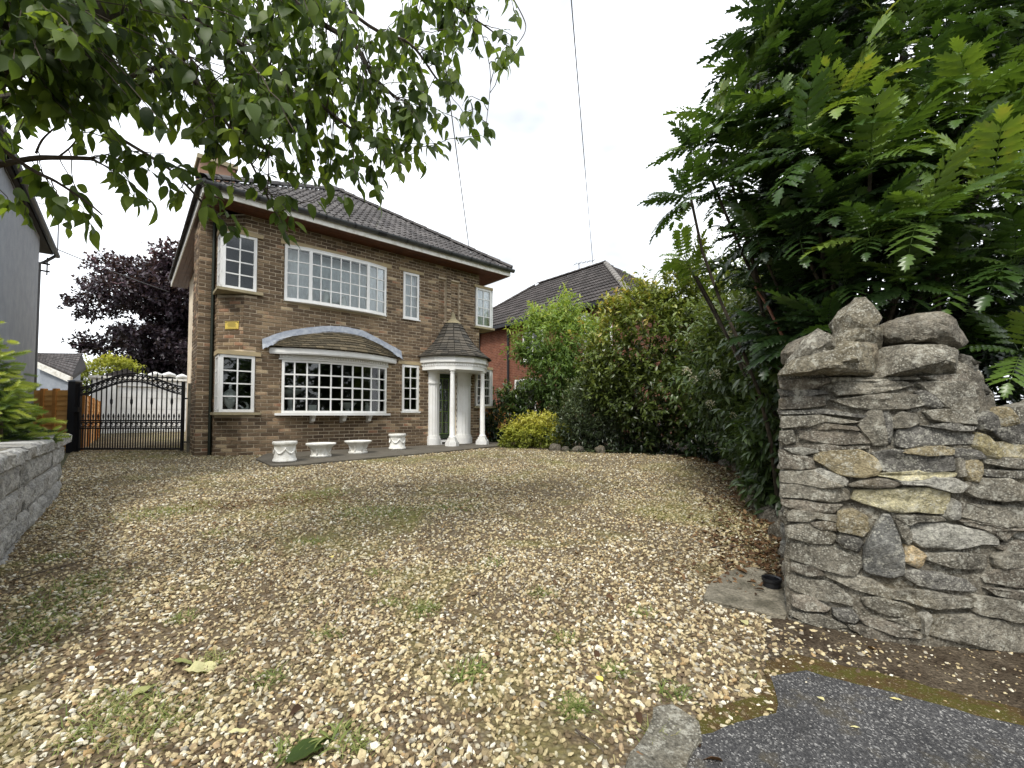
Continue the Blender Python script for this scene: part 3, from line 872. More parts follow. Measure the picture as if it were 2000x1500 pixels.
for r_ in range(NC):
    s0, s1 = r_ / NC, min((r_ + 1.5) / NC, 1.0)
    nt_ = 20
    offs = 0.5 if r_ % 2 else 0.0
    for c_ in range(-1, nt_ + 1):
        t0, t1 = (c_ + offs) / nt_ + 0.0012, (c_ + 1 + offs) / nt_ - 0.0012
        t0, t1 = max(t0, 0.004), min(t1, 0.996)
        if t1 - t0 < 0.012: continue
        q = [canopy_pt(t0, s0), canopy_pt(t1, s0), canopy_pt(t1, s1), canopy_pt(t0, s1)]
        nn = np.cross(q[1] - q[0], q[3] - q[0]); nn /= np.linalg.norm(nn) + 1e-9
        if nn[2] < 0: nn = -nn
        lift = 0.022 + R.uniform(0, 0.008)
        v = [q[0] + nn * lift, q[1] + nn * lift, q[2] + nn * 0.004, q[3] + nn * 0.004] + [p - nn * 0.004 for p in q]
        MB(H).add(v, [(0, 1, 2, 3), (0, 4, 5, 1), (1, 5, 6, 2), (2, 6, 7, 3), (3, 7, 4, 0)]).build('tile', M['bowtile'], canopy, color=(R.uniform(-0.1, 0.8), 0, 0, 1))
# lead flashing dressed over the top of the tiles
m = MB(H)
N = 60
for row, (h0, h1, o0, o1) in enumerate(((-0.10, 0.0, 0.075, 0.052), (0.0, 0.12, 0.052, 0.024))):
    v = []
    for k in range(N + 1):
        p = archz(k / N)
        sc = 0.022 * abs(math.sin(k * 1.05)) if row == 0 else 0.012 * mnoise.noise((k * 0.4, 3, 0))
        v.append(p + np.array([0, o0 + (0.05 - 0.03 if row == 0 else 0), h0 + (sc if row == 0 else 0)]))
        v.append(p + np.array([0, o1, h1 + (sc if row else 0)]))
        v.append(p + np.array([0, 0.0, h1 + (sc if row else 0)]))
    f = []
    for k in range(N):
        for e in (0, 1): f.append((3 * k + e, 3 * k + 3 + e, 3 * k + 4 + e, 3 * k + 1 + e))
    m.add(v, f)
m.build('lead_flashing', M['lead'], canopy, smooth=True)

# ------------------------------------------------------------------ porch
def ring(r, c=(5.40, 0.0), n=6, k=1.0):
    return [(c[0] - r * math.cos(math.pi * i / n), c[1] + r * k * math.sin(math.pi * i / n)) for i in range(n + 1)]
m = MB(H)
m.plan(ring(0.985)[:1] and [(5.40 - 0.985, 0.002)] + ring(0.985)[1:-1] + [(5.40 + 0.985, 0.002)], 2.14, 2.29)
porch = m.build('porch', M['white'], house)
m = MB(H); m.plan(ring(0.955), 2.118, 2.138); m.build('cornice', M['white'], porch)
m = MB(H); m.plan(ring(0.93), 1.955, 2.116)
pr = ring(0.93)
for (p, q) in zip(pr[:-1], pr[1:]):
    p, q = np.array(p), np.array(q)
    nn = np.array([-(q - p)[1], (q - p)[0]]); nn /= np.linalg.norm(nn)
    mid = (p + q) / 2 - np.array([5.40, 0])
    if nn @ mid < 0: nn = -nn
    for k in range(8):
        e0, e1 = p + (q - p) * (k + 0.22) / 8, p + (q - p) * (k + 0.72) / 8
        m.plan([tuple(e0), tuple(e0 + nn * 0.022), tuple(e1 + nn * 0.022), tuple(e1)], 2.055, 2.105)
m.build('dentil_moulding', M['white'], porch)
prof = [(1.06, 2.285), (0.955, 2.355), (0.84, 2.45), (0.72, 2.56), (0.61, 2.68), (0.50, 2.82), (0.41, 2.97), (0.325, 3.11), (0.255, 3.22), (0.20, 3.29)]
m = MB(H)
v = [(5.40 - (r - 0.012) * math.cos(math.pi * i / 6), max(0.004, 0.004 + (r - 0.012) * math.sin(math.pi * i / 6)), z - 0.006) for r, z in prof for i in range(7)]
m.add(v, [(7 * j + i, 7 * j + i + 1, 7 * j + 8 + i, 7 * j + 7 + i) for j in range(len(prof) - 1) for i in range(6)])
m.build('roof_shell', M['porchtile'], porch)
def pprof(s):
    x = s * (len(prof) - 1); i = min(int(x), len(prof) - 2); f_ = x - i
    return np.array(prof[i]) + (np.array(prof[i + 1]) - np.array(prof[i])) * f_
NCO = 14
for r_ in range(NCO):
    s0, s1 = r_ / NCO, min((r_ + 1.35) / NCO, 1.0)
    (ra, za), (rb, zb) = pprof(s0), pprof(s1)
    nt_ = max(6, int(round(math.pi * ra / 0.19 / 6)) * 6)
    for c_ in range(nt_):
        def pt(r, z, tt):
            i = min(int(tt * 6), 5); fr_ = tt * 6 - i
            A = np.array([-math.cos(math.pi * i / 6), math.sin(math.pi * i / 6)]); B = np.array([-math.cos(math.pi * (i + 1) / 6), math.sin(math.pi * (i + 1) / 6)])
            q = (A + (B - A) * fr_) * r
            return np.array([5.40 + q[0], 0.004 + q[1], z])
        t0, t1 = (c_ + 0.03) / nt_, (c_ + 0.97) / nt_
        q = [pt(ra, za, t0), pt(ra, za, t1), pt(rb, zb, t1), pt(rb, zb, t0)]
        nn = np.cross(q[1] - q[0], q[3] - q[0]); nn /= np.linalg.norm(nn)
        if nn[2] < 0: nn = -nn
        lf = 0.026 + R.uniform(0, 0.010)
        v = [q[0] + nn * lf, q[1] + nn * lf, q[2] + nn * 0.006, q[3] + nn * 0.006] + [p - nn * 0.002 for p in q]
        MB(H).add(v, [(0, 1, 2, 3), (0, 4, 5, 1), (1, 5, 6, 2), (2, 6, 7, 3), (3, 7, 4, 0)]).build('tile', M['porchtile'], porch, color=(R.uniform(-0.1, 0.85), 0, 0, 1))
m = MB(H)
m.lathe((5.40, 0.01, 0), [(0.24, 3.265), (0.19, 3.33), (0.12, 3.39), (0.075, 3.45), (0.06, 3.52), (0.045, 3.58), (0.0, 3.62)], 8, 0, math.pi)
m.build('finial', M['sill'], porch)
# two slender columns
def column(a, b):
    m = MB(H)
    hexa = lambda r: [(a + r * math.cos(math.pi / 6 + k * math.pi / 3), b + r * math.sin(math.pi / 6 + k * math.pi / 3)) for k in range(6)]
    m.plan(hexa(0.175), 0.022, 0.125); m.plan(hexa(0.150), 0.127, 0.165); m.plan(hexa(0.118), 0.167, 0.225)
    m.lathe((a, b, 0), [(0.088, 0.226), (0.094, 0.25), (0.080, 0.275), (0.068, 0.30), (0.066, 0.9), (0.058, 1.5), (0.052, 1.85), (0.062, 1.862), (0.062, 1.878), (0.052, 1.885), (0.056, 1.90), (0.085, 1.925), (0.085, 1.953)], 18)
    m.build('column', M['white'], porch, smooth=True)
column(4.925, 0.72); column(5.875, 0.72)
# fluted pilasters either side of the door, swelling forward
def pilaster(a0, a1, dep):
    m = MB(H)
    def front(z0, z1, ex, fl):
        n = 24
        pts = []
        for k in range(n + 1):
            t = k / n
            bb = dep * math.sin(math.pi * (0.12 + 0.76 * t)) + ex
            if fl: bb -= 0.010 * abs(math.sin(t * math.pi * 5))
            pts.append((a0 - ex * 0.7 + (a1 - a0 + ex * 1.4) * t, bb))
        m.plan([(a0 - ex * 0.7, -0.10)] + pts + [(a1 + ex * 0.7, -0.10)], z0, z1)
    front(0.02, 0.20, 0.04, False); front(0.20, 0.26, 0.022, False)
    front(0.26, 1.62, 0.0, True); front(1.62, 1.665, 0.025, False); front(1.665, 1.90, 0.006, False); front(1.90, 1.954, 0.035, False)
    m.build('pilaster', M['white'], porch)
pilaster(4.655, 4.965, 0.13); pilaster(5.535, 5.965, 0.17)
# recessed door
m = MB(H)
m.box(4.968, 5.0, -0.35, -0.04, 0.14, 2.0); m.box(5.488, 5.532, -0.35, -0.04, 0.14, 2.0); m.box(5.0, 5.488, -0.35, -0.04, 1.93, 2.0)
m.build('door_frame', M['white'], house)
dr = MB(H).box(5.002, 5.486, -0.30, -0.255, 0.17, 1.928).build('door', M['door'], house, label='dark green glazed front door')
m = MB(H)
for a in (5.245,): m.box(a - 0.008, a + 0.008, -0.254, -0.246, 0.30, 1.80)
for a in (5.05, 5.44): m.box(a - 0.008, a + 0.008, -0.254, -0.246, 0.30, 1.80)
m.build('lead_line', M['came'], dr)
for k in range(6):
    z = 0.30 + 0.30 * k
    MB(H).box(5.042, 5.448, -0.2455, -0.242, z - 0.008, z + 0.008).build('lead_line', M['came'], dr)
for cx_ in (0, 1):
    for k in range(5):
        a = 5.05 + 0.195 * cx_
        MB(H).box(a + 0.01, a + 0.185, -0.2525, -0.2505, 0.31 + 0.3 * k, 0.59 + 0.3 * k).build('pane', M['glass'], dr)
m = MB(H); m.tube([(5.03, -0.24, 1.0), (5.03, -0.20, 1.0), (5.03, -0.20, 1.12), (5.03, -0.24, 1.12)], 0.008, 6)
m.build('handle', M['lead'], dr)
st = MB(H).box(4.95, 5.54, -0.36, 0.10, 0.024, 0.14).build('door_step', M['white'], house)
MB(H).box(5.02, 5.47, 0.1005, 0.108, 0.045, 0.095).build('vent', M['ink'], st)
# ------------------------------------------------------------------ roof
EA0, EA1, EB0, EB1 = -0.29, 7.00, -7.15, 0.56
SZ = 4.80
PT = rad(34)
HALF = (EA1 - EA0 + 0.08) / 2
fascia = MB(H)
fascia.box(EA0, EA1, EB1 - 0.025, EB1, SZ - 0.01, SZ + 0.155)
fascia.box(EA0, EA0 + 0.025, EB0, EB1 - 0.026, SZ - 0.01, SZ + 0.155)
fascia.box(EA1 - 0.025, EA1, EB0, EB1 - 0.026, SZ - 0.01, SZ + 0.155)
fascia.build('fascia_board', M['oldwhite'], house)
nb = 5
wf = (EB1 - 0.03 - 0.0) / nb
for k in range(nb):        # front soffit boards, lengthwise
    MB(H).box(EA0 + 0.028, EA1 - 0.028, 0.0 + k * wf + 0.003, (k + 1) * wf - 0.003, SZ + 0.002 + 0.002 * (k % 2), SZ + 0.02).build('soffit_board', M['soffit'], house)
for k in range(4):         # left soffit boards
    x0 = EA0 + 0.028 + k * 0.098
    MB(H).box(x0 + 0.002, x0 + 0.096, EB0, -0.004, SZ + 0.002 + 0.002 * (k % 2), SZ + 0.02).build('soffit_board', M['soffit'], house)
for k in range(6):
    MB(H).box(6.28 + k * 0.115, 6.392 + k * 0.115, EB0, -0.004, SZ + 0.002 + 0.002 * (k % 2), SZ + 0.02).build('soffit_board', M['soffit'], house)
# solid roof under the tiles
m = MB(H)
a0, a1, b0, b1 = EA0 - 0.02, EA1 + 0.02, EB0 - 0.02, EB1 + 0.02
ridge = HALF * math.tan(PT)
am = (a0 + a1) / 2
zz = SZ + 0.16
v = [(a0, b0, zz), (a1, b0, zz), (a1, b1, zz), (a0, b1, zz), (am, b1 - HALF, zz + ridge), (am, b0 + 0.4, zz + ridge)]
m.add(v, [(3, 2, 4), (2, 1, 5, 4), (0, 3, 4, 5), (1, 0, 5), (0, 1, 2, 3)])
roof = m.build('roof', M['tile'], house)
def tile_profile(w=0.30, L=0.42, th=0.018, n=12):
    """interlocking tile with two rolls"""
    xs = [w * k / n for k in range(n + 1)]
    hs = [0.030 * max(0.0, math.cos(2 * math.pi * (k / n * 2 - 0.25) )) ** 0.8 if math.cos(2 * math.pi * (k / n * 2 - 0.25)) > 0 else 0.0 for k in range(n + 1)]
    v = []
    for y, dz in ((0.0, 0.026), (L, 0.0)):
        for x, h in zip(xs, hs): v.append((x, y, h + th + dz))
    for x, h in zip(xs, hs): v.append((x, 0.0, h + 0.026))
    m_ = n + 1
    f = [(k, k + 1, m_ + k + 1, m_ + k) for k in range(n)] + [(2 * m_ + k, 2 * m_ + k + 1, k + 1, k) for k in range(n)]
    return v, f
tv, tf = tile_profile()
tme = MB().add(tv, tf).mesh('tile')
for p in tme.polygons: p.use_smooth = False
def tile_slope(parent, org, ux, uy, un, width, rows, mat, mesh, limit=300, gauge=0.345, tw=0.30, start=0.0, cut=(1.0, 1.0), name='tile'):
    """tiles on a slope that narrows by cut[0] on the left and cut[1] on the right per metre up"""
    done, rest = 0, MB()
    tv_, tf_ = [tuple(v.co) for v in mesh.vertices], [tuple(p.vertices) for p in mesh.polygons]
    cand = []
    for r_ in range(rows):
        y = start + r_ * gauge
        n0 = int(math.floor(cut[0] * y / tw)) - 1
        n1 = int(math.ceil((width - cut[1] * y) / tw)) + 1
        for c_ in range(n0, n1):
            x = c_ * tw
            if x + tw < cut[0] * y + 0.02 or x > width - cut[1] * y - 0.02: continue
            crosses = x < cut[0] * (y + 0.42) or x + tw > width - cut[1] * (y + 0.42)
            o = org + ux * x + uy * y + un * R.uniform(0, 0.006)
            cand.append((np.linalg.norm(o - CAM), x, y, o, crosses))
    cand.sort(key=lambda q: q[0])
    for d, x, y, o, crosses in cand:
        wm = frame_mat(o, ux, uy, un)
        me = mesh
        col = (R.uniform(0.0, 0.55), 0, 0, 1)
        if crosses:
            bm = bmesh.new(); bm.from_mesh(mesh)
            for v in bm.verts: v.co.x += x; v.co.y += y
            for co, no in (((0, 0, 0), (-1, cut[0], 0)), ((width, 0, 0), (1, cut[1], 0))):
                bmesh.ops.bisect_plane(bm, geom=bm.verts[:] + bm.edges[:] + bm.faces[:], plane_co=co, plane_no=no, clear_outer=True)
            for v in bm.verts: v.co.x -= x; v.co.y -= y
            if len(bm.faces) == 0: bm.free(); continue
            me = bpy.data.meshes.new('tile'); bm.to_mesh(me); bm.free()
        if done < limit:
            put(me, name, mat, parent, wm, col); done += 1
        else:
            vv = np.array([v.co for v in me.vertices])
            rest.add(o + vv[:, :1] * ux + vv[:, 1:2] * uy + vv[:, 2:3] * un, [tuple(p.vertices) for p in me.polygons], col[0])
    if rest.n: rest.build('tiling', mat, parent, kind='stuff')
uyF = -NX * math.cos(PT) + ZZ * math.sin(PT)
unF = NX * math.sin(PT) + ZZ * math.cos(PT)
tile_slope(roof, hp(a0, b1 + 0.045, zz - 0.02), UX, uyF, unF, a1 - a0, 13, M['tile'], tme, cut=(math.cos(PT), math.cos(PT)))
# the left slope only shows the butts of its lowest tiles
for k in range(25):
    b = EB1 - 0.02 - k * 0.30
    m = MB(H); zt = zz - 0.03 + 0.004 * (k % 2)
    m.add([(a0 - 0.06, b - 0.292, zt), (a0 - 0.06, b, zt), (a0 + 0.24, b, zt + 0.21), (a0 + 0.24, b - 0.292, zt + 0.21),
           (a0 - 0.06, b - 0.292, zt + 0.045), (a0 - 0.06, b, zt + 0.045), (a0 + 0.24, b, zt + 0.255), (a0 + 0.24, b - 0.292, zt + 0.255)],
          [(0, 1, 2, 3), (4, 7, 6, 5), (0, 4, 5, 1), (1, 5, 6, 2), (2, 6, 7, 3), (3, 7, 4, 0)])
    m.build('eaves_tile', M['tile'], roof, color=(R.uniform(0, 0.3), 0, 0, 1))
# half-round tiles along the two front hips
hm = MB()
hv = []
for y, r_ in ((0.0, 0.125), (0.45, 0.11)):
    for k in range(7):
        th = math.pi * k / 6
        hv.append((r_ * math.cos(th), y, r_ * math.sin(th) * 0.75))
hm.add(hv, [(k, k + 1, 8 + k, 7 + k) for k in range(6)])
hme = hm.mesh('hip_tile')
apex = hp(am, b1 - HALF, zz + ridge + 0.05)
for corner in (hp(a0, b1, zz + 0.06), hp(a1, b1, zz + 0.06)):
    d = apex - corner; L = np.linalg.norm(d); d /= L
    sx = np.cross(d, ZZ); sx /= np.linalg.norm(sx); up = np.cross(sx, d)
    for k in range(int(L / 0.40) + 1):
        put(hme, 'hip_tile', M['tile'], roof, frame_mat(corner + d * (k * 0.40) + up * (0.006 * (k % 2)), sx, d, up), (R.uniform(0, 0.4), 0, 0, 1))
# gutter along the front with brackets
gm = MB(H)
n = 10
prof_g = [(EB1 + 0.062 + 0.062 * math.cos(math.pi + math.pi * k / n), SZ + 0.175 - 0.085 * math.sin(math.pi * k / n)) for k in range(n + 1)]
prof_g += [(y_ - (0.006 if i < 6 else -0.0) + (0.006 if i >= 6 else 0.0), z_ ) for i, (y_, z_) in enumerate([])]
v = [(a, y_, z_) for a in (EA0 - 0.06, EA1 + 0.07) for y_, z_ in prof_g]
gm.add(v, [(k, k + 1, n + 2 + k, n + 1 + k) for k in range(n)] + [tuple(range(n + 1)), tuple(range(2 * n + 1, n, -1))])
gut = gm.build('gutter', M['gutter'], house, smooth=True)
for k in range(12):
    a = EA0 + 0.25 + k * 0.62
    m = MB(H)
    w_ = 0.02 if k != 5 else 0.10
    pg = [(EB1 + 0.062 + 0.068 * math.cos(math.pi + math.pi * i / 8), SZ + 0.177 - 0.092 * math.sin(math.pi * i / 8)) for i in range(9)]
    v = [(a + e, y_, z_) for e in (-w_, w_) for y_, z_ in pg]
    m.add(v, [(i, i + 1, 10 + i, 9 + i) for i in range(8)])
    m.build('gutter_bracket', M['black'], gut)
MB(H).tube([(0.03, -0.56, 0.0), (0.03, -0.56, 4.79)], 0.029, 10).build('downpipe', simple('green_black_pipe', (0.014, 0.020, 0.012), rough=0.5), house, smooth=True)
MB(H).tube([(6.36, -0.30, 0.0), (6.36, -0.30, 4.80)], 0.032, 8).build('downpipe', M['black'], house, smooth=True)
# chimney on the left side
m = MB(H)
m.box(-0.18, 0.46, -1.95, -1.2, 4.9, 6.22)
ch = m.build('chimney', M['redbrick_plain'], house)
MB(H).box(-0.23, 0.51, -2.0, -1.15, 6.222, 6.32).build('cap', M['sill'], ch)
m = MB(H); m.lathe((0.14, -1.58, 6.322), [(0.13, 0), (0.12, 0.04), (0.10, 0.08), (0.095, 0.30), (0.12, 0.32), (0.12, 0.36), (0.09, 0.36)], 14)
m.build('pot', simple('terracotta_pot', (0.42, 0.20, 0.10), (0.5, 0.3, 0.18), 9), ch, smooth=True)
# yellow plate on the chamfered corner, with its print
def fch(s, d, z): return np.array(f_ch(s, d, z))
m = MB(H)
s0, s1, z0, z1 = 0.20, 0.475, 2.505, 2.66
v = [fch(s, d, z) for z in (z0, z1) for d in (0.012, 0.022) for s in (s0, s1)]
m.add(v, [(0, 2, 3, 1), (4, 5, 7, 6), (0, 1, 5, 4), (2, 6, 7, 3), (0, 4, 6, 2), (1, 3, 7, 5)])
sg = m.build('sign_plate', M['sign'], house, label='small yellow notice with dark print on the corner')
m = MB(H)
for (p0, p1, y0, y1) in ((0.22, 0.455, 2.642, 2.653), (0.21, 0.225, 2.622, 2.648), (0.45, 0.465, 2.622, 2.648), (0.25, 0.42, 2.622, 2.628), (0.26, 0.41, 2.606, 2.611), (0.24, 0.43, 2.590, 2.595), (0.25, 0.42, 2.574, 2.579), (0.26, 0.41, 2.558, 2.563), (0.25, 0.43, 2.542, 2.547), (0.22, 0.455, 2.517, 2.521)):
    v = [fch(s, 0.0235, z) for z in (y0, y1) for s in (p0, p1)]
    m.add(v, [(0, 1, 3, 2)])
m.build('sign_print', M['ink'], sg)
# ------------------------------------------------------------------ ornaments seen through the glass
def vase(P, s, label, prof, cat='vase', mat='ornament'):
    m = MB(); m.lathe(P, [(r * s, z * s) for r, z in prof], 20)
    return m.build(cat.replace(' ', '_'), M[mat], smooth=True, label=label, cat=cat)
VP = [(0.0, 0), (0.09, 0), (0.10, 0.02), (0.06, 0.05), (0.05, 0.10), (0.12, 0.22), (0.165, 0.36), (0.17, 0.44), (0.15, 0.48), (0.155, 0.50), (0.10, 0.55), (0.035, 0.60), (0.03, 0.63), (0.045, 0.66), (0.02, 0.69), (0.028, 0.72), (0.0, 0.76)]
vase(hp(0.30, -0.12, 0.86), 0.75, 'white lidded porcelain urn inside the lower corner window', VP)
m = MB(); P = hp(0.56, -0.12, 0.86)
m.lathe(P, [(0.0, 0), (0.06, 0.0), (0.07, 0.03), (0.05, 0.07), (0.0, 0.09)], 12)
m.tube([P + ZZ * 0.07 + UX * 0.03, P + ZZ * 0.13 + UX * 0.045, P + ZZ * 0.19 + UX * 0.01, P + ZZ * 0.20 - UX * 0.03], [0.03, 0.022, 0.02, 0.006], 8)
m.tube([P + ZZ * 0.06 - UX * 0.03, P + ZZ * 0.12 - UX * 0.09], [0.03, 0.004], 6)
m.build('bird_figurine', M['ornament'], smooth=True, label='white bird figurine beside the urn in the corner window', cat='figurine')
vase(hp(2.55, 0.02, 0.86), 1.0, 'white footed bowl inside the bow window', [(0.0, 0), (0.10, 0), (0.05, 0.03), (0.04, 0.08), (0.12, 0.12), (0.19, 0.20), (0.20, 0.22), (0.18, 0.21), (0.0, 0.11)], 'bowl')
m = MB(); P = hp(1.42, -0.25, 1.17)
m.lathe(P, [(0.0, 0.20), (0.22, 0.19), (0.24, 0.16), (0.20, 0.10), (0.12, 0.06), (0.05, 0.02), (0.045, -0.20), (0.10, -0.32), (0.0, -0.32)], 16)
m.build('side_table', M['ornament'], smooth=True, label='white pedestal table at the left of the bow window', cat='table')
m = MB(); P = hp(1.38, -0.25, 1.375)
m.tube([P, P + ZZ * 0.06 + UX * 0.05, P + ZZ * 0.05 + UX * 0.12, P + ZZ * 0.13 + UX * 0.16], [0.05, 0.06, 0.045, 0.02], 8)
m.build('dog_figurine', M['ornament'], smooth=True, label='white animal figurine lying on the pedestal table', cat='figurine')
m = MB(H); m.box(1.70, 1.86, 0.06, 0.09, 0.852, 1.02); m.build('card_box', M['ornament'], label='small white box standing on the bow window sill', cat='box')
vase(hp(3.02, 0.02, 0.86), 0.62, 'white jug at the right of the bow window', [(0.0, 0), (0.09, 0), (0.12, 0.10), (0.10, 0.22), (0.06, 0.30), (0.09, 0.38), (0.07, 0.38), (0.0, 0.2)], 'jug')
for a, h_, lab in ((1.72, 0.30, 'leftmost'), (2.06, 0.42, 'middle'), (2.44, 0.30, 'rightmost')):
    P = hp(a, 0.0, 3.225)
    m = MB(); m.lathe(P, [(0.0, 0), (0.09, 0), (0.08, h_ * 0.5), (0.05, h_ * 0.72), (0.045, h_ * 0.8), (0.05, h_ * 0.9), (0.0, h_)], 10)
    m.build('figurine', M['ornament'], smooth=True, label=f'{lab} of three pale figurines on the upper window ledge', cat='figurine', group='figurines in the upper window')

# ------------------------------------------------------------------ planters along the front
def urn(a, b, label):
    P = hp(a, b, 0.0); P[2] = g(P[0], P[1]) + 0.031
    t = thing('urn_planter', label, 'planter', P, 0.0, 'white cylinder urns on the paving')
    m = MB(); m.lathe(P, [(0.0, 0.0), (0.175, 0.0), (0.19, 0.02), (0.185, 0.05), (0.168, 0.07), (0.165, 0.16), (0.168, 0.27), (0.176, 0.285), (0.192, 0.30), (0.196, 0.33), (0.19, 0.348), (0.155, 0.348), (0.148, 0.33), (0.148, 0.28), (0.0, 0.27)], 40)
    m.build('pot', M['cast'], t, smooth=True)
    for k in range(6):
        th0, th1 = 2 * math.pi * k / 6, 2 * math.pi * (k + 1) / 6
        m = MB()
        pts = []
        for i in range(9):
            th = th0 + (th1 - th0) * i / 8
            pts.append(P + np.array([0.172 * math.cos(th), 0.172 * math.sin(th), 0.235 - 0.085 * math.sin(math.pi * i / 8)]))
        m.tube(pts, [0.008 + 0.008 * math.sin(math.pi * i / 8) for i in range(9)], 7)
        m.tube([pts[0] + ZZ * 0.015, pts[0] - ZZ * 0.035], [0.016, 0.006], 7)
        m.build('swag', M['cast'], t, smooth='all')
    m = MB(); m.lathe(P, [(0.0, 0.305), (0.147, 0.30)], 20); m.build('soil', M['soil'], t)
urn(0.84, 1.74, 'white cylinder urn with swags at the left end of the paving')
urn(3.40, 0.80, 'white cylinder urn with swags nearest the porch')
def bowl(a, b, label):
    P = hp(a, b, 0.0); P[2] = g(P[0], P[1]) + 0.031
    t = thing('bowl_planter', label, 'planter', P, 0.3, 'white pedestal bowls on the paving')
    lob = lambda th, z: 1.0 + 0.045 * math.cos(th * 8) * (0.4 if z > 0.16 else 1.0)
    m = MB(); m.lathe(P, [(0.0, 0.0), (0.185, 0.0), (0.19, 0.022), (0.16, 0.035), (0.145, 0.07), (0.15, 0.11), (0.18, 0.155), (0.235, 0.205), (0.265, 0.225), (0.268, 0.245), (0.255, 0.25), (0.20, 0.225), (0.0, 0.20)], 48, lobes=lob)
    m.build('bowl', M['cast'], t, smooth=True)
    for k in range(8):
        th = 2 * math.pi * k / 8
        d = np.array([math.cos(th), math.sin(th), 0])
        m = MB(); m.tube([P + d * 0.165 + ZZ * 0.02, P + d * 0.158 + ZZ * 0.09, P + d * 0.19 + ZZ * 0.15], [0.022, 0.014, 0.010], 7)
        m.build('leaf_relief', M['cast'], t, smooth='all')
    m = MB(); m.lathe(P, [(0.0, 0.226), (0.205, 0.228)], 24); m.build('soil', M['soil'], t)
bowl(1.54, 1.42, 'low white pedestal bowl right of the left urn')
bowl(2.36, 1.14, 'low white pedestal bowl in front of the right half of the bow window')

# ------------------------------------------------------------------ gate, post, fence
GY = 9.62
gx0, gx1 = -9.50, -7.19
gz = 0.345
G = (np.array([gx0, GY, 0.0]), np.array([1.0, 0, 0]), np.array([0, -1.0, 0]), ZZ)
GW = gx1 - gx0
gate = thing('driveway_gate', 'black wrought iron gate with arched top and ring scrolls', 'gate', (gx0, GY, 0.3))
def archtop(x):
    t = x / GW
    return 1.70 + 0.30 * (math.sin(math.pi * min(max(t, 0), 1)) ** 1.6) + 0.02 * t
fm = MB(G)
fm.box(0.0, 0.05, -0.025, 0.025, gz - 0.02, archtop(0) + 0.10); fm.box(GW - 0.05, GW, -0.025, 0.025, gz - 0.02, archtop(GW) + 0.12)
fm.box(0.05, GW - 0.05, -0.018, 0.018, gz, gz + 0.04)
for z in (0.80, 0.965): fm.box(0.05, GW - 0.05, -0.018, 0.018, z, z + 0.032)
for dz in (0.0, -0.165):
    pts = [(0.05 + (GW - 0.1) * k / 30, 0, archtop(0.05 + (GW - 0.1) * k / 30) + dz) for k in range(31)]
    for p, q in zip(pts[:-1], pts[1:]): fm.bar(p, q, 0.036, 0.03)
fm.build('frame', M['black'], gate)
def unit(pts_fn, name, n=8):
    m = MB(); pts_fn(m); return m.mesh(name, True)
NB = 20
pitch = (GW - 0.1) / NB
ring_me = unit(lambda m: (m.tube([(0.052 * math.cos(a), 0, 0.052 * math.sin(a)) for a in np.linspace(0, 2 * math.pi, 15)], 0.011, 6, cap=False),
                          m.tube([(0.052 * math.cos(a) * (1 - 0.75 * i / 8), 0, 0.052 * math.sin(a) * (1 - 0.75 * i / 8)) for i, a in enumerate(np.linspace(0.4, 4.4, 9))], 0.009, 5)), 'ring')
spear_me = unit(lambda m: m.lathe((0, 0, 0), [(0.009, 0), (0.009, 0.03), (0.020, 0.04), (0.012, 0.055), (0.021, 0.075), (0.014, 0.11), (0.0, 0.15)], 8), 'spear_head')
knot_me = unit(lambda m: m.lathe((0, 0, 0), [(0.009, -0.12), (0.016, -0.10), (0.012, -0.085), (0.024, -0.03), (0.024, 0.03), (0.012, 0.085), (0.016, 0.10), (0.009, 0.12)], 8), 'collar')
def gput(me, name, x, z, s=1.0):
    wm = frame_mat(np.array([gx0 + x, GY, z]), np.array([1.0 * s, 0, 0]), np.array([0, 1.0 * s, 0]), ZZ * s)
    put(me, name, M['black'], gate, wm)
for k in range(1, NB):
    x = 0.05 + k * pitch
    MB(G).box(x - 0.009, x + 0.009, -0.009, 0.009, gz + 0.04, archtop(x) + 0.01).build('bar', M['black'], gate)
    gput(spear_me, 'spear_head', x, archtop(x) + 0.01, 0.9)
    if k in (6, 10, 14, 18): gput(knot_me, 'collar', x, 1.40)
for k in range(NB):
    x = 0.05 + (k + 0.5) * pitch
    gput(ring_me, 'ring', x, 0.8985)
    gput(ring_me, 'ring', x, archtop(x) - 0.0825)
    gput(spear_me, 'spear_head', x, 0.997, 1.0)
    MB(G).box(x - 0.008, x + 0.008, -0.008, 0.008, gz + 0.04, 0.80).build('dog_bar', M['black'], gate)
for z in (0.50, 1.45):
    MB(G).box(GW, GW + 0.09, -0.015, 0.015, z, z + 0.03).build('hinge', M['black'], gate)
gp = thing('gate_post', 'stout square black metal post at the left of the gate', 'gate post', (gx0 - 0.09, GY, 0.3))
MB(G).box(-0.175, -0.02, -0.075, 0.075, 0.25, 1.835).build('post', M['black'], gp)
m = MB(G); m.box(-0.185, -0.01, -0.085, 0.085, 1.837, 1.865); m.build('cap', M['lead'], gp)
MB(G).box(-0.02, 0.10, 0.03, 0.12, 1.17, 1.27).build('lock_box', M['black'], gp)
hpst = thing('hinge_post', 'plain concrete post carrying the gate hinges by the brick chimney breast', 'post', (gx1 + 0.16, GY + 0.05, 0.3))
MB(G).box(GW + 0.09, GW + 0.30, -0.14, 0.02, 0.25, 1.80).build('post', M['concrete'], hpst)

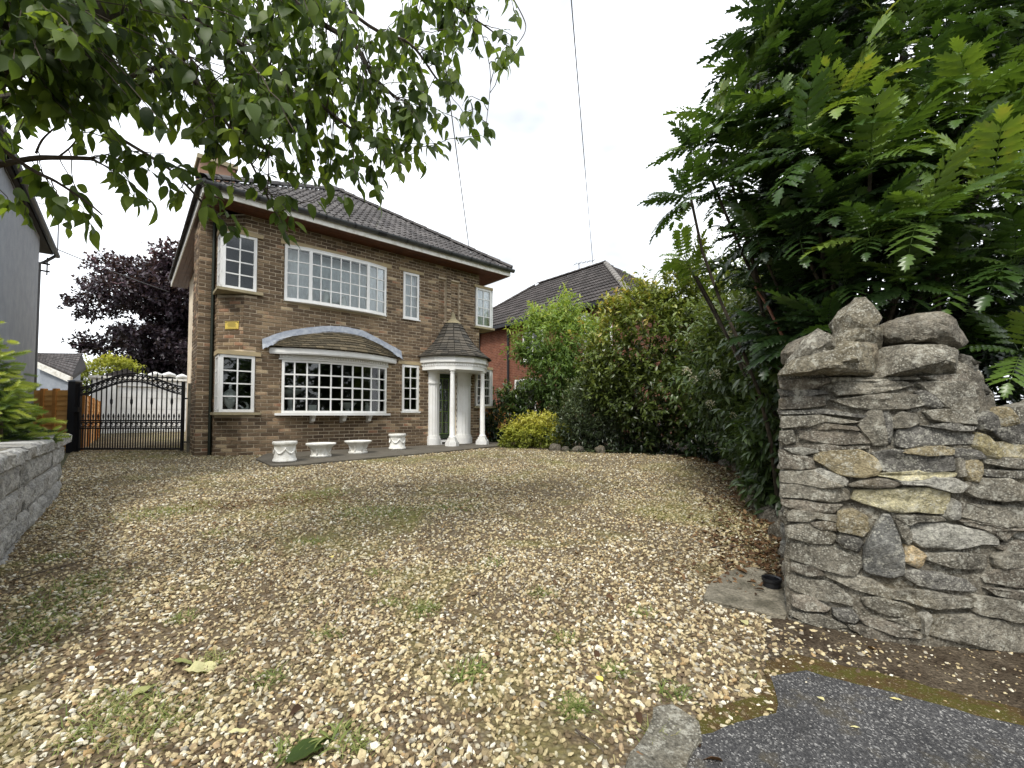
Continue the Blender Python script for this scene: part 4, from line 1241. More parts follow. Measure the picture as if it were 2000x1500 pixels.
def fence_run(label, p0, p1, z0, tops, nboards, posts, cat='fence'):
    """horizontal lapped boards between posts; tops gives the height at each end"""
    p0, p1 = np.array([*p0, 0.0]), np.array([*p1, 0.0])
    d = p1 - p0; L = np.linalg.norm(d); d /= L
    nn = np.cross(d, ZZ)
    if nn @ (CAM - p0) < 0: nn = -nn
    fr = (p0, d, nn, ZZ)
    t = thing('timber_fence', label, cat, tuple(p0 + ZZ * z0), 0.0)
    seg = L / (len(posts) - 1) if len(posts) > 1 else L
    for k, x in enumerate(posts):
        hh = tops[0] + (tops[1] - tops[0]) * x / L
        MB(fr).box(x - 0.04, x + 0.04, -0.04, 0.05, z0 - 0.1, hh + 0.05, 0.0).build('post', M['fence'], t, color=(0.02, 0, 0, 1))
    for xa, xb in zip(posts[:-1], posts[1:]):
        for i in range(nboards):
            m = MB(fr)
            v = []
            for x in (xa + 0.042, xb - 0.042):
                hh = tops[0] + (tops[1] - tops[0]) * x / L
                st = (hh - z0 - 0.03) / nboards
                za = z0 + 0.03 + i * st; zb = za + st * 1.12
                v += [(x, 0.010, za), (x, 0.030, za), (x, 0.012, zb), (x, 0.0, zb)]
            m.add(v, [(0, 1, 2, 3), (4, 7, 6, 5), (0, 4, 5, 1), (1, 5, 6, 2), (2, 6, 7, 3), (3, 7, 4, 0)])
            m.build('board', M['fence'], t, color=(R.uniform(0.15, 0.5), 0, 0, 1))
    return t
fence_run('short orange timber fence between grey house and gate post', (-10.75, 9.75), (-9.70, 9.66), 0.30, (1.64, 1.64), 12, [0.0, 0.38, 0.68, 1.05])
fence_run('orange timber fence running back beyond the gate', (-9.66, 9.85), (-9.66 - 0.658 * 7.5, 9.85 + 0.752 * 7.5), 0.30, (1.55, 1.55), 11, [0.0, 1.87, 3.75, 5.62, 7.5])
fence_run('old dark timber fence panel right of the house', tuple(hp(6.34, -0.75, 0)[:2]), tuple(hp(8.2, -0.95, 0)[:2]), 0.30, (1.35, 1.35), 9, [0.0, 0.93, 1.86])

# ------------------------------------------------------------------ rock-faced block wall on the left
B0, B1 = np.array([-2.2, 1.55, 0.0]), np.array([-5.53, 5.42, 0.0])
bd_ = (B1 - B0); BL = np.linalg.norm(bd_); bd_ /= BL
bn = np.array([bd_[1], -bd_[0], 0.0])
if bn @ (CAM - B0) < 0: bn = -bn
BF = (B0, bd_, bn, ZZ)
wall = thing('block_wall', 'grey rock-faced block garden wall on the left of the drive', 'wall', tuple(B0))
m = MB(BF)
m.add([(x, y, z) for x, zl in ((0, -0.1), (BL - 0.01, 0.05)) for y, z in ((-0.20, zl), (-0.012, zl), (-0.012, 0.86), (-0.20, 0.86))], [(0, 1, 2, 3), (4, 7, 6, 5), (0, 4, 5, 1), (1, 5, 6, 2), (2, 6, 7, 3), (3, 7, 4, 0)])
m.build('core', M['core'], wall)
def rock_block(w, h, d, seed, bulge=0.035):
    nx, nz_ = 9, 6
    v, f = [], []
    for j in range(nz_ + 1):
        for i in range(nx + 1):
            x, z = w * i / nx, h * j / nz_
            e = min(i, nx - i) / 1.0; e2 = min(j, nz_ - j) / 1.0
            k_ = min(1.0, e) * min(1.0, e2)
            y = bulge * k_ + (0.026 * mnoise.noise((x * 9 + seed * 7, z * 9, seed)) + 0.012 * mnoise.noise((x * 24 + seed * 3, z * 24, seed))) * (0.3 + k_)
            v.append((x, y, z))
    for j in range(nz_):
        for i in range(nx):
            a = j * (nx + 1) + i
            f.append((a, a + 1, a + nx + 2, a + nx + 1))
    n0 = len(v)
    v += [(0, -d, 0), (w, -d, 0), (w, -d, h), (0, -d, h)]
    bot = list(range(0, nx + 1)); topr = [nz_ * (nx + 1) + i for i in range(nx + 1)]
    f.append(tuple(bot[::-1]) + (n0, n0 + 1)); f.append(tuple(topr) + (n0 + 2, n0 + 3))
    f.append(tuple(j * (nx + 1) for j in range(nz_ + 1)) + (n0 + 3, n0)); f.append(tuple(j * (nx + 1) + nx for j in range(nz_, -1, -1)) + (n0 + 1, n0 + 2))
    f.append((n0, n0 + 3, n0 + 2, n0 + 1))
    return MB().add(v, f).mesh('block', True)
blocks = [rock_block(0.425, 0.189, 0.10, s_, 0.016) for s_ in (1, 2, 3)]
halfb = rock_block(0.205, 0.189, 0.10, 5, 0.016)
caps = [rock_block(0.43, 0.125, 0.24, s_, 0.028) for s_ in (7, 8)]
for r_ in range(5):
    z = 0.865 - 0.125 if r_ == 4 else 0.865 - 0.125 - 0.20 * (4 - r_)
    x = -0.22 if r_ % 2 else 0.0
    while x < BL - 0.05:
        hb = x < 0 or x + 0.43 > BL
        xx = max(x, 0.0) if x < 0 else x
        me = halfb if hb and r_ < 4 else (caps[R.randrange(2)] if r_ == 4 else blocks[R.randrange(3)])
        if r_ == 4 and x < 0: x += 0.44; continue
        zz_ = z + (0.006 * math.sin(x * 3) if r_ == 4 else 0)
        gcol = R.uniform(0.40, 0.52)
        put(me, 'coping_block' if r_ == 4 else 'block', M['block'], wall, frame_mat(B0 + bd_ * xx + bn * (0.03 if r_ == 4 else R.uniform(-0.016, 0.016)) + ZZ * zz_, bd_, bn, ZZ), (gcol, gcol * 0.985, gcol * 0.94, 1))
        x += 0.44
# end return of the wall
# ------------------------------------------------------------------ stone pillar and wall on the right
def ray_plane(px, py):
    """where the ray meets the faceted front of the pillar and wall"""
    r = ray(px, py)
    pl = [(1.385, 2.245), (1.77, 2.0), (2.10, 1.952), (4.5, 1.93)]
    best = None
    for i in range(3):
        a, b = np.array(pl[i]), np.array(pl[i + 1])
        d = b - a
        A = np.array([[r[0], -d[0]], [r[1], -d[1]]])
        t, s = np.linalg.solve(A, a)
        lo = -9 if i == 0 else 0; hi = 9 if i == 2 else 1
        if lo <= s <= hi + 1e-9:
            best = (CAM + r * t, i, np.array([d[1], -d[0], 0]) / np.linalg.norm(d)); break
    return best
def chaikin(p, n=1, q=0.18):
    for _ in range(n):
        o = []
        for i in range(len(p)):
            a, b = p[i], p[(i + 1) % len(p)]
            o += [a + (b - a) * q, a + (b - a) * (1 - q)]
        p = o
    return p
def stone_mesh(poly, name, back=0.10, proud=0.0, dome=0.03, seed=0, slope=None):
    pts = [ray_plane(x, y) for x, y in poly]
    nrm = sum(p[2] for p in pts); nrm /= np.linalg.norm(nrm)
    P = [p[0] for p in pts]
    if slope: P = [p - nrm * slope * max(0.0, p[2] - 1.22) for p in P]
    # densify then round the corners
    D = []
    for i in range(len(P)):
        a, b = P[i], P[(i + 1) % len(P)]
        m_ = max(1, int(np.linalg.norm(b - a) / 0.045))
        D += [a + (b - a) * k / m_ for k in range(m_)]
    D = chaikin(D, 1, 0.10)
    c = sum(D) / len(D)
    D = [p + (p - c) / (np.linalg.norm(p - c) + 1e-6) * 0.0120 for p in D]
    size = max(np.linalg.norm(p - c) for p in D)
    def nz(p, f_, s): return mnoise.noise((p[0] * f_ + seed * 3.7, p[2] * f_, p[1] * f_ + s))
    D = [p + (p - c) / (np.linalg.norm(p - c) + 1e-6) * (0.010 * nz(p, 14, 0) + 0.006 * nz(p, 40, 1)) for p in D]
    n = len(D)
    tilt = np.array([R.uniform(-1, 1), 0, R.uniform(-1, 1)]) * 0.10
    rings = [(1.0, -back), (1.0, 0.004), (0.955, 0.013), (0.84, 0.017), (0.68, 0.018), (0.50, 0.019), (0.32, 0.020), (0.15, 0.020)]
    FAC = [(R.uniform(0.014, 0.032), np.array([R.uniform(-1, 1), 0, R.uniform(-1, 1)]) * 0.26) for _ in range(4)]
    V, Fc = [], []
    for s, o in rings:
        for p in D:
            q = c + (p - c) * (s if s > 0.9 else s)
            if s < 1.0 and s > 0.9: q = p - (p - c) / (np.linalg.norm(p - c) + 1e-6) * min(0.006, size * 0.15)
            h = o
            if o > 0.005:
                h += proud + dome * 0.25 * (1 - s) + 0.016 * nz(q, 11, 5) + 0.007 * nz(q, 28, 7) + tilt @ (q - c)
                h = min([h] + [proud + a_ + g_ @ (q - c) for a_, g_ in FAC])
                h = max(h, proud + 0.003)
            elif o < 0.005: h += proud * 0.6
            V.append(q + nrm * h)
    V.append(c + nrm * (proud + min(0.020 + dome * 0.21 + 0.016 * nz(c, 11, 5), min(a_ for a_, g_ in FAC))))
    for j in range(len(rings) - 1):
        for i in range(n): Fc.append((j * n + i, j * n + (i + 1) % n, (j + 1) * n + (i + 1) % n, (j + 1) * n + i))
    k0 = (len(rings) - 1) * n
    for i in range(n): Fc.append((k0 + i, k0 + (i + 1) % n, len(V) - 1))
    Fc.append(tuple(range(n - 1, -1, -1)))
    return MB().add(V, Fc).mesh(name, 16)
GR, DK, GO, YE, WH, BN = (0.240, 0.220, 0.175), (0.160, 0.152, 0.134), (0.34, 0.285, 0.175), (0.54, 0.49, 0.31), (0.38, 0.365, 0.315), (0.205, 0.180, 0.142)
ST = [
 (GR,'1525,732 1540,726 1600,731 1608,737 1560,741 1527,742'),(BN,'1527,744 1570,741 1612,739 1617,746 1600,757 1560,761 1530,758'),
 (GR,'1618,737 1690,739 1782,736 1788,741 1700,744 1622,747'),(BN,'1795,735 1850,735 1880,730 1884,745 1860,746 1830,743'),
 (DK,'1525,761 1600,763 1611,769 1560,774 1526,772'),(GR,'1628,765 1638,749 1700,746 1762,746 1778,753 1740,762 1690,769 1640,772'),
 (GR,'1790,748 1880,747 1893,762 1903,792 1893,801 1850,798 1842,788 1812,770'),(DK,'1788,768 1800,765 1825,781 1837,793 1825,796 1800,787'),
 (BN,'1525,779 1560,775 1606,777 1608,792 1560,796 1528,798'),(GR,'1622,780 1690,776 1750,771 1784,772 1800,791 1760,799 1700,798 1650,791'),
 (DK,'1526,803 1610,801 1688,811 1680,816 1620,808 1528,809'),(GR,'1527,813 1600,813 1676,824 1640,827 1610,822 1580,832 1530,835'),
 (BN,'1530,836 1575,834 1610,829 1668,833 1678,841 1640,837 1600,835 1560,839'),(GR,'1679,830 1702,803 1720,802 1730,864 1706,866'),
 (DK,'1723,806 1735,805 1742,830 1740,860 1734,860'),(GR,'1746,820 1760,809 1780,813 1793,825 1770,832 1744,834'),
 (GR,'1802,804 1830,801 1886,803 1897,827 1850,823 1817,819'),(DK,'1792,831 1850,829 1897,834 1888,841 1830,836'),
 (GR,'1526,844 1547,843 1549,862 1535,866 1526,858'),(BN,'1566,842 1600,838 1660,841 1690,853 1700,865 1650,865 1600,862 1567,857'),
 (DK,'1748,871 1756,839 1790,835 1860,843 1898,850 1900,866 1840,867 1770,874'),(BN,'1536,868 1610,871 1690,871 1690,876 1610,877 1540,873'),
 (WH,'1532,875 1590,878 1594,882 1570,885 1545,882'),(BN,'1525,880 1545,882 1588,897 1587,914 1560,916 1527,913'),
 (GO,'1592,885 1620,881 1675,882 1708,896 1717,914 1708,925 1680,930 1640,922 1610,906 1592,898'),
 (DK,'1708,886 1745,879 1800,888 1850,889 1857,917 1800,920 1740,920 1724,916 1720,900'),
 (GO,'1770,877 1830,870 1853,876 1851,887 1800,888 1760,884'),(WH,'1590,921 1605,917 1645,929 1651,938 1646,945 1610,933'),
 (YE,'1700,926 1740,922 1815,917 1861,924 1855,930 1790,934 1765,937 1735,931'),(GR,'1527,922 1585,919 1610,934 1646,948 1600,950 1560,943 1527,941'),
 (BN,'1659,945 1680,937 1730,937 1758,943 1740,951 1700,949 1662,949'),(WH,'1748,937 1790,938 1850,933 1877,945 1867,959 1850,960 1800,945 1752,944'),
 (GR,'1529,945 1560,945 1640,951 1655,959 1654,974 1620,978 1560,971 1531,969'),
 (YE,'1668,974 1673,957 1700,958 1760,956 1810,954 1844,963 1846,985 1837,1002 1790,998 1740,994 1690,983'),
 (BN,'1531,974 1600,982 1640,984 1625,1000 1590,1000 1545,990 1531,985'),(WH,'1849,986 1853,977 1861,981 1864,1010 1848,1011 1839,1006'),
 (GR,'1869,977 1900,986 1960,991 2010,993 2010,1026 1950,1027 1910,1015 1872,1007'),
 (GR,'1540,1002 1555,995 1600,1003 1634,1006 1633,1017 1590,1010 1580,1017 1541,1016'),(BN,'1584,1019 1633,1021 1635,1036 1610,1032 1590,1026'),
 (GO,'1637,1027 1641,999 1665,996 1687,1011 1689,1030 1684,1045 1660,1037 1640,1033'),(GR,'1542,1026 1580,1021 1620,1037 1629,1046 1618,1058 1580,1055 1542,1047'),
 (DK,'1638,1046 1646,1041 1674,1049 1679,1060 1671,1072 1650,1066 1639,1057'),
 ((0.19,0.188,0.172),'1688,1098 1691,1070 1706,1030 1722,1008 1737,1007 1749,1040 1760,1080 1761,1117 1740,1122 1700,1116 1689,1109'),
 (WH,'1776,1030 1786,1021 1820,1019 1850,1026 1920,1036 1939,1050 1939,1061 1910,1061 1860,1067 1800,1065 1781,1052'),
 (GR,'1748,1010 1760,1006 1830,1008 1839,1015 1785,1016 1768,1023'),(GR,'1741,1012 1752,1014 1768,1028 1774,1040 1776,1054 1768,1060 1758,1045 1750,1030'),
 (GR,'1546,1061 1600,1063 1640,1076 1679,1096 1676,1106 1667,1121 1640,1117 1600,1103 1545,1091'),
 ((0.44,0.34,0.20),'1767,1066 1780,1069 1796,1081 1795,1102 1789,1106 1771,1095'),(GR,'1807,1079 1860,1081 1917,1083 1921,1107 1890,1109 1850,1104 1813,1094'),
 (GR,'1936,1086 1960,1077 2010,1079 2010,1099 1950,1105 1941,1099'),(BN,'1549,1099 1600,1109 1609,1121 1580,1121 1549,1111'),
 (GR,'1615,1116 1640,1121 1700,1131 1733,1151 1734,1167 1700,1157 1640,1134 1615,1125'),
 (DK,'1767,1118 1790,1113 1840,1123 1880,1131 1899,1148 1890,1152 1840,1146 1790,1139 1771,1128'),
 (GR,'1548,1121 1580,1131 1630,1143 1661,1166 1659,1179 1640,1174 1590,1164 1548,1149'),
 (GR,'1743,1153 1780,1149 1840,1159 1889,1166 1892,1184 1850,1184 1800,1179 1760,1169 1744,1167'),
 (GR,'1685,1167 1720,1166 1760,1179 1779,1186 1784,1199 1770,1204 1720,1194 1691,1181'),(BN,'1550,1161 1580,1166 1619,1185 1609,1189 1570,1185 1549,1177'),
 (DK,'1627,1186 1660,1191 1674,1205 1669,1212 1640,1204 1629,1195'),(GR,'1547,1191 1600,1199 1640,1213 1653,1223 1620,1223 1570,1209 1545,1199'),
 (BN,'1681,1206 1720,1211 1780,1226 1794,1235 1789,1242 1740,1232 1691,1216'),(BN,'1656,1216 1700,1223 1760,1239 1771,1250 1767,1261 1720,1249 1680,1237 1661,1225'),
 (GR,'1813,1201 1830,1199 1900,1206 1954,1211 1967,1225 1959,1235 1952,1267 1900,1257 1840,1244 1815,1237'),
 (WH,'1790,1200 1806,1197 1800,1233 1794,1226'),(GR,'1776,1206 1788,1204 1792,1222 1780,1220 1735,1208 1760,1208'),
 (BN,'1545,1206 1600,1216 1650,1228 1640,1238 1590,1226 1546,1213'),(BN,'1660,1232 1720,1255 1765,1267 1760,1276 1700,1262 1655,1246'),
]
WST = [
 (DK,'1905,820 1920,806 1930,815 1935,832 1925,840 1908,836'),((0.30,0.25,0.15),'1930,815 1941,799 1960,801 1975,813 1984,829 1960,831 1935,830'),
 (GR,'1977,811 1987,799 2030,790 2040,825 1990,828'),(DK,'1938,842 1970,831 2040,823 2040,858 1990,867 1960,857'),
 ((0.42,0.36,0.20),'1904,846 1920,851 1949,885 1940,896 1915,884 1904,870'),((0.40,0.35,0.22),'1948,865 1975,862 2040,880 2040,890 1953,890'),
 (DK,'1857,876 1898,881 1913,894 1880,894 1859,890'),(GR,'1861,896 1875,897 1878,925 1866,929'),
 (GO,'1880,901 1895,895 1907,905 1911,925 1900,937 1886,934 1879,915'),(GR,'1912,896 1960,896 2040,901 2040,914 1960,911 1917,904'),
 (DK,'1914,916 1970,919 2040,921 2040,931 1950,931 1917,929'),(GR,'1882,945 1920,932 1960,936 2010,955 2040,972 1950,976 1900,969 1886,960'),
 (GR,'1970,934 2040,938 2040,962 2000,950'),(WH,'1972,1036 2040,1039 2040,1060 1986,1051'),(BN,'1942,1066 1985,1056 2040,1064 2040,1074 1960,1073'),
 (GR,'1899,1160 1940,1166 2040,1181 2040,1215 1970,1209 1902,1195'),(BN,'1918,1126 1950,1111 2040,1107 2040,1150 1960,1141 1921,1135'),
 (BN,'1920,1146 1960,1150 2040,1166 2040,1176 1940,1160'),(GR,'1971,1216 2040,1222 2040,1268 1960,1268'),(BN,'1870,983 1868,1012 1873,1013 1877,986'),
 (BN,'1870,1014 1910,1020 1960,1031 2040,1030 2040,1035 1968,1034 1950,1050 1925,1034 1880,1024'),
]
pillar = thing('stone_pillar', 'rugged stone gate pillar crowned with upright rocks', 'pillar', (1.75, 2.3, 0.08))
swall = thing('stone_wall', 'low rubble stone wall adjoining the right side of the pillar', 'wall', (2.3, 2.1, 0.07))
def poly_of(s): return [tuple(float(q) for q in p.split(',')) for p in s.split()]
def in_wall(poly): return sum(p[0] for p in poly) / len(poly) > 1905
for i, (c, s) in enumerate(ST):
    pl = poly_of(s)
    par = swall if in_wall(pl) and min(p[1] for p in pl) > 800 else pillar
    j = R.uniform(0.85, 1.15)
    lum = c[0] * 0.5 + 0.08
    put(stone_mesh(pl, 'stone', proud=R.uniform(0.004, 0.022) + (0.008 if c in (YE, GO, WH) else 0), dome=0.04, seed=i), 'stone', M['stone'], par, None, (c[0] * j, c[1] * j, c[2] * j, 1))
for i, (c, s) in enumerate(WST):
    pl = poly_of(s)
    j = R.uniform(0.85, 1.15)
    put(stone_mesh(pl, 'stone', proud=R.uniform(0.0, 0.022), dome=0.05, seed=i + 90), 'stone', M['stone'], swall, None, (c[0] * j, c[1] * j, c[2] * j, 1))
# mortar cores
fl = [(1.384, 2.249), (1.774, 2.002), (2.105, 1.953), (2.16, 1.966), (2.22, 2.42), (1.72, 2.72)]
def taper(fl, zs):
    cx_, cy_ = 1.82, 2.30
    V, n = [], len(fl)
    for z, s in zs: V += [(cx_ + (x - cx_) * s, cy_ + (y - cy_) * s, z) for x, y in fl]
    F_ = [(j * n + i, j * n + (i + 1) % n, (j + 1) * n + (i + 1) % n, (j + 1) * n + i) for j in range(len(zs) - 1) for i in range(n)]
    F_ += [tuple(range(n - 1, -1, -1)), tuple((len(zs) - 1) * n + i for i in range(n))]
    return V, F_
V, F_ = taper(fl, [(0.0, 1.0), (0.6, 1.0), (1.18, 1.0), (1.30, 0.93), (1.37, 0.80), (1.42, 0.6)])
cme = MB().add(V, F_).mesh('core')
def roughen(me, cuts, amp):
    bm = bmesh.new(); bm.from_mesh(me)
    bmesh.ops.subdivide_edges(bm, edges=bm.edges[:], cuts=cuts, use_grid_fill=True)
    for v in bm.verts:
        p = v.co
        k_ = amp * mnoise.noise((p.x * 9, p.y * 9, p.z * 16)) + amp * 0.7 * mnoise.noise((p.x * 24, p.y * 24, p.z * 40))
        v.co = p + v.normal * k_
    for f in bm.faces: f.smooth = True
    bm.to_mesh(me); bm.free()
roughen(cme, 14, 0.012)
put(cme, 'core', M['core'], pillar)
MB().add([(x, y, z) for z in (0.0, 0.98) for x, y in ((2.162, 1.950), (5.2, 1.928), (5.2, 2.36), (2.20, 2.36))], [(3, 2, 1, 0), (4, 5, 6, 7), (0, 1, 5, 4), (1, 2, 6, 5), (2, 3, 7, 6), (3, 0, 4, 7)]).build('core', M['core'], swall)
roughen(swall.children[-1].data, 24, 0.012)

def boulder(poly, depth, thick, col, parent, seed, mat='stone_clean', yaw=0.0):
    """a rock whose outline is given in the photograph, with a full rounded body behind it"""
    P = [at(x, y, depth) for x, y in poly]
    D = []
    for i in range(len(P)):
        a, b = P[i], P[(i + 1) % len(P)]
        m_ = max(1, int(np.linalg.norm(b - a) / 0.03))
        D += [a + (b - a) * k / m_ for k in range(m_)]
    D = chaikin(D, 1, 0.08)
    c = sum(D) / len(D); n = len(D)
    V, Fc = [], []
    PL = [(lambda v: v / np.linalg.norm(v))(np.array([R.uniform(-1, 1), R.uniform(-1, -0.1), R.uniform(-0.7, 1)])) for _ in range(9)]
    sz = max(np.linalg.norm(p - c) for p in D)
    PL = [(v, (abs(v[0]) * 0.75 + abs(v[2]) * 0.55) * sz * R.uniform(0.62, 0.85) + abs(v[1]) * thick * 0.30) for v in PL]
    lev = [(-0.90, 0.62), (-0.62, 0.90), (-0.2, 0.99), (0.15, 1.0), (0.42, 0.95), (0.62, 0.84), (0.78, 0.66), (0.88, 0.46), (0.94, 0.24)]
    for o, s in lev:
        for p in D:
            q = c + (p - c) * s
            q = q + np.array([0, -o * thick / 2, 0])
            k_ = 0.020 * mnoise.noise((q[0] * 13 + seed, q[1] * 13, q[2] * 13)) + 0.016 * mnoise.noise((q[0] * 34 + seed, q[1] * 34, q[2] * 34))
            dv = (q - c); q = q + dv / (np.linalg.norm(dv) + 1e-6) * k_
            for v_, d_ in PL:
                e_ = (q - c) @ v_ - d_
                if e_ > 0: q = q - v_ * e_ * 0.85
            V.append(q)
    V.append(c + np.array([0, thick * 0.48, 0])); V.append(c - np.array([0, thick * 0.49, 0]))
    for j in range(len(lev) - 1):
        for i in range(n): Fc.append((j * n + i, j * n + (i + 1) % n, (j + 1) * n + (i + 1) % n, (j + 1) * n + i))
    for i in range(n):
        Fc.append(((i + 1) % n, i, len(V) - 2))
        k0 = (len(lev) - 1) * n
        Fc.append((k0 + i, k0 + (i + 1) % n, len(V) - 1))
    return put(MB().add(V, Fc).mesh('rock', 20), 'rock', M[mat], parent, None, (*col, 1))
boulder(poly_of('1626,690 1629,666 1645,644 1641,618 1656,600 1668,590 1676,580 1684,588 1698,601 1703,622 1698,640 1708,658 1711,690'), 2.16, 0.20, (0.235, 0.21, 0.155), pillar, 1, 'stone')
boulder(poly_of('1545,706 1570,672 1594,642 1611,654 1627,657 1630,678 1600,695 1570,708'), 2.14, 0.16, (0.24, 0.22, 0.175), pillar, 2, 'stone')
boulder(poly_of('1533,690 1553,666 1582,654 1588,672 1560,700 1541,712'), 2.36, 0.22, (0.17, 0.15, 0.115), pillar, 3)
boulder(poly_of('1715,655 1722,634 1742,628 1782,616 1808,617 1825,627 1842,640 1855,657 1866,672 1845,691 1792,682 1740,672'), 2.10, 0.34, (0.215, 0.192, 0.15), pillar, 4)
boulder(poly_of('1533,732 1536,722 1550,702 1600,685 1645,669 1690,672 1710,690 1712,720 1700,738 1640,735 1590,732'), 2.13, 0.34, (0.215, 0.19, 0.135), pillar, 5, 'stone')
boulder(poly_of('1700,736 1706,690 1740,677 1790,679 1843,690 1868,712 1862,728 1800,738 1760,738'), 2.07, 0.34, (0.225, 0.205, 0.16), pillar, 6, 'stone')
boulder(poly_of('1840,692 1862,698 1883,716 1885,736 1862,736 1846,720'), 2.08, 0.26, (0.155, 0.145, 0.12), pillar, 7)
boulder(poly_of('1680,700 1690,672 1706,668 1712,690 1704,716 1686,712'), 2.06, 0.09, (0.20, 0.17, 0.12), pillar, 8)
boulder(poly_of('1860,742 1880,728 1888,748 1902,785 1890,800 1862,790'), 2.06, 0.26, (0.15, 0.14, 0.115), pillar, 9)
for i, (poly, d, th, c) in enumerate((('2010,800 2040,770 2090,762 2140,790 2130,840 2050,850', 2.05, 0.3, GR), ('1985,842 2030,826 2110,830 2110,880 2030,884', 2.0, 0.3, BN), ('1950,832 1975,806 2010,802 2018,840 1970,846', 2.12, 0.25, (0.26, 0.22, 0.14)))):
    boulder(poly_of(poly), d, th, c, swall, 20 + i)
# left flank of the pillar, seen only from the side
for r_ in range(13):
    z = 0.08 + r_ * 0.09
    x = 0.0
    while x < 0.50:
        w = R.uniform(0.14, 0.26); w = min(w, 0.53 - x)
        if w < 0.06: break
        a = np.array([1.405, 2.29, 0]); d = np.array([0.55, 0.835, 0]); nn = np.array([-0.835, 0.55, 0])
        me = rock_block(w - 0.012, 0.078, 0.06, R.uniform(0, 50), 0.012)
        c = R.choice((GR, BN, DK))
        put(me, 'stone', M['stone'], pillar, frame_mat(a + d * (x + w) + nn * -0.006 + ZZ * z, -d, nn, ZZ), (*c, 1))
        x += w
# edging boulders along the flower bed
edge_pts = [(1.98, 3.05, 0.13), (2.22, 3.55, 0.15), (2.40, 3.98, 0.14), (2.56, 4.40, 0.19), (2.72, 4.78, 0.14), (2.92, 5.2, 0.13), (3.14, 5.7, 0.15), (3.32, 6.2, 0.12), (3.5, 6.7, 0.14), (3.55, 7.3, 0.12), (1.9, 9.45, 0.14), (1.45, 9.62, 0.12), (0.98, 10.0, 0.15), (1.2, 9.85, 0.10)]
ORD = ('nearest the stone pillar', 'second from the stone pillar', 'third from the stone pillar', 'fourth and largest from the stone pillar', 'fifth from the stone pillar', 'sixth from the stone pillar', 'seventh from the stone pillar', 'eighth from the stone pillar', 'ninth from the stone pillar', 'farthest of those below the hanging viburnum')
ELAB = ['rough edging rock along the flower bed, ' + q for q in ORD] + ['small rock at the foot of the dark shrub, rightmost of four', 'small rock at the foot of the dark shrub, second from the golden shrub', 'brown rock touching the golden shrub', 'smallest rock between golden shrub and dark shrub']
for i, (x, y, r_) in enumerate(edge_pts):
    m = bmesh.new(); bmesh.ops.create_icosphere(m, subdivisions=3, radius=1.0)
    for v in m.verts:
        k_ = 1 + 0.25 * mnoise.noise((v.co.x * 1.6 + i * 5, v.co.y * 1.6, v.co.z * 1.6)) + 0.10 * mnoise.noise((v.co.x * 4 + i * 5, v.co.y * 4, v.co.z * 4))
        v.co = Vector((v.co.x * r_ * 1.15, v.co.y * r_ * 0.9, v.co.z * r_ * 0.85)) * k_
    for f in m.faces: f.smooth = True
    me = bpy.data.meshes.new('edging_rock'); m.to_mesh(me); m.free()
    o = put(me, 'edging_rock', M['stone_clean'], None, Matrix.Translation((x, y, g(x, y) + r_ * 0.22)) @ Matrix.Rotation(R.uniform(0, 6), 4, 'Z'), (*R.choice(((0.09, 0.078, 0.06), (0.11, 0.095, 0.07), (0.13, 0.115, 0.09))), 1),
            label=(ELAB[i]), cat='rock', group='edging rocks along the flower bed')

# ------------------------------------------------------------------ red brick neighbour
K = at(1228, 572, 14.0)                   # eaves corner
EZ = K[2]
nbr = thing('neighbour_house', 'red brick house with grey hipped roof behind the shrubs', 'house', (K[0], K[1], 0.3))
NBF = (np.array([K[0], K[1], 0.0]), UX, -NX, ZZ)     # x right along its front, y back
DEP, WID, OV = 11.2, 7.0, 0.35
def uv_box(name, fr, boxes, mat, parent, **kw):
    m = MB(fr)
    for b in boxes: m.box(*b)
    o = m.build(name, mat, parent, **kw)
    me = o.data
    uvl = me.uv_layers.new(name='UVMap')
    for p in me.polygons:
        n_ = p.normal
        t_ = Vector((-n_.y, n_.x, 0))
        if t_.length < 0.1: t_ = Vector((1, 0, 0))
        t_.normalize()
        for li in p.loop_indices:
            co = me.vertices[me.loops[li].vertex_index].co
            uvl.data[li].uv = (co.dot(t_), co.z)
    return o
uv_box('wall', NBF, [(OV, WID - OV, OV, DEP - OV, 0.1, EZ - 0.1)], M['redbrick'], nbr)
m = MB(NBF); rz_ = 3.5 * math.tan(rad(37.6))
v = [(0, 0, EZ), (WID, 0, EZ), (WID, DEP, EZ), (0, DEP, EZ), (3.5, 3.5, EZ + rz_), (3.5, DEP - 3.5, EZ + rz_)]
m.add([(x, y, z - 0.05) for x, y, z in v], [(0, 1, 4), (1, 2, 5, 4), (2, 3, 5), (3, 0, 4, 5), (3, 2, 1, 0)])
nroof = m.build('roof', M['nbrtile'], nbr)
def flat_tile(w=0.30, L=0.42):
    v = []
    xs = [0, 0.05, 0.08, 0.10, 0.13, 0.15, 0.20, 0.23, 0.25, 0.28, 0.30]; hs = [0, 0, 0.022, 0.022, 0, 0, 0, 0.022, 0.022, 0, 0]
    for y, dz in ((0.0, 0.030), (L, 0.0)):
        for x, h in zip(xs, hs): v.append((x, y, h + 0.014 + dz * 1.6))
    for x in xs: v.append((x, 0.0, 0.006))
    n = len(xs) - 1
    return v, [(k, k + 1, n + 2 + k, n + 1 + k) for k in range(n)] + [(2 * n + 2 + k, 2 * n + 3 + k, k + 1, k) for k in range(n)]
fv, ff = flat_tile()
fme = MB().add(fv, ff).mesh('tile')
P2 = rad(37.6)
uyN = UX * math.cos(P2) + ZZ * math.sin(P2)
unN = -UX * math.sin(P2) + ZZ * math.cos(P2)
orgN = np.array([K[0], K[1], EZ - 0.03]) + (-NX) * DEP
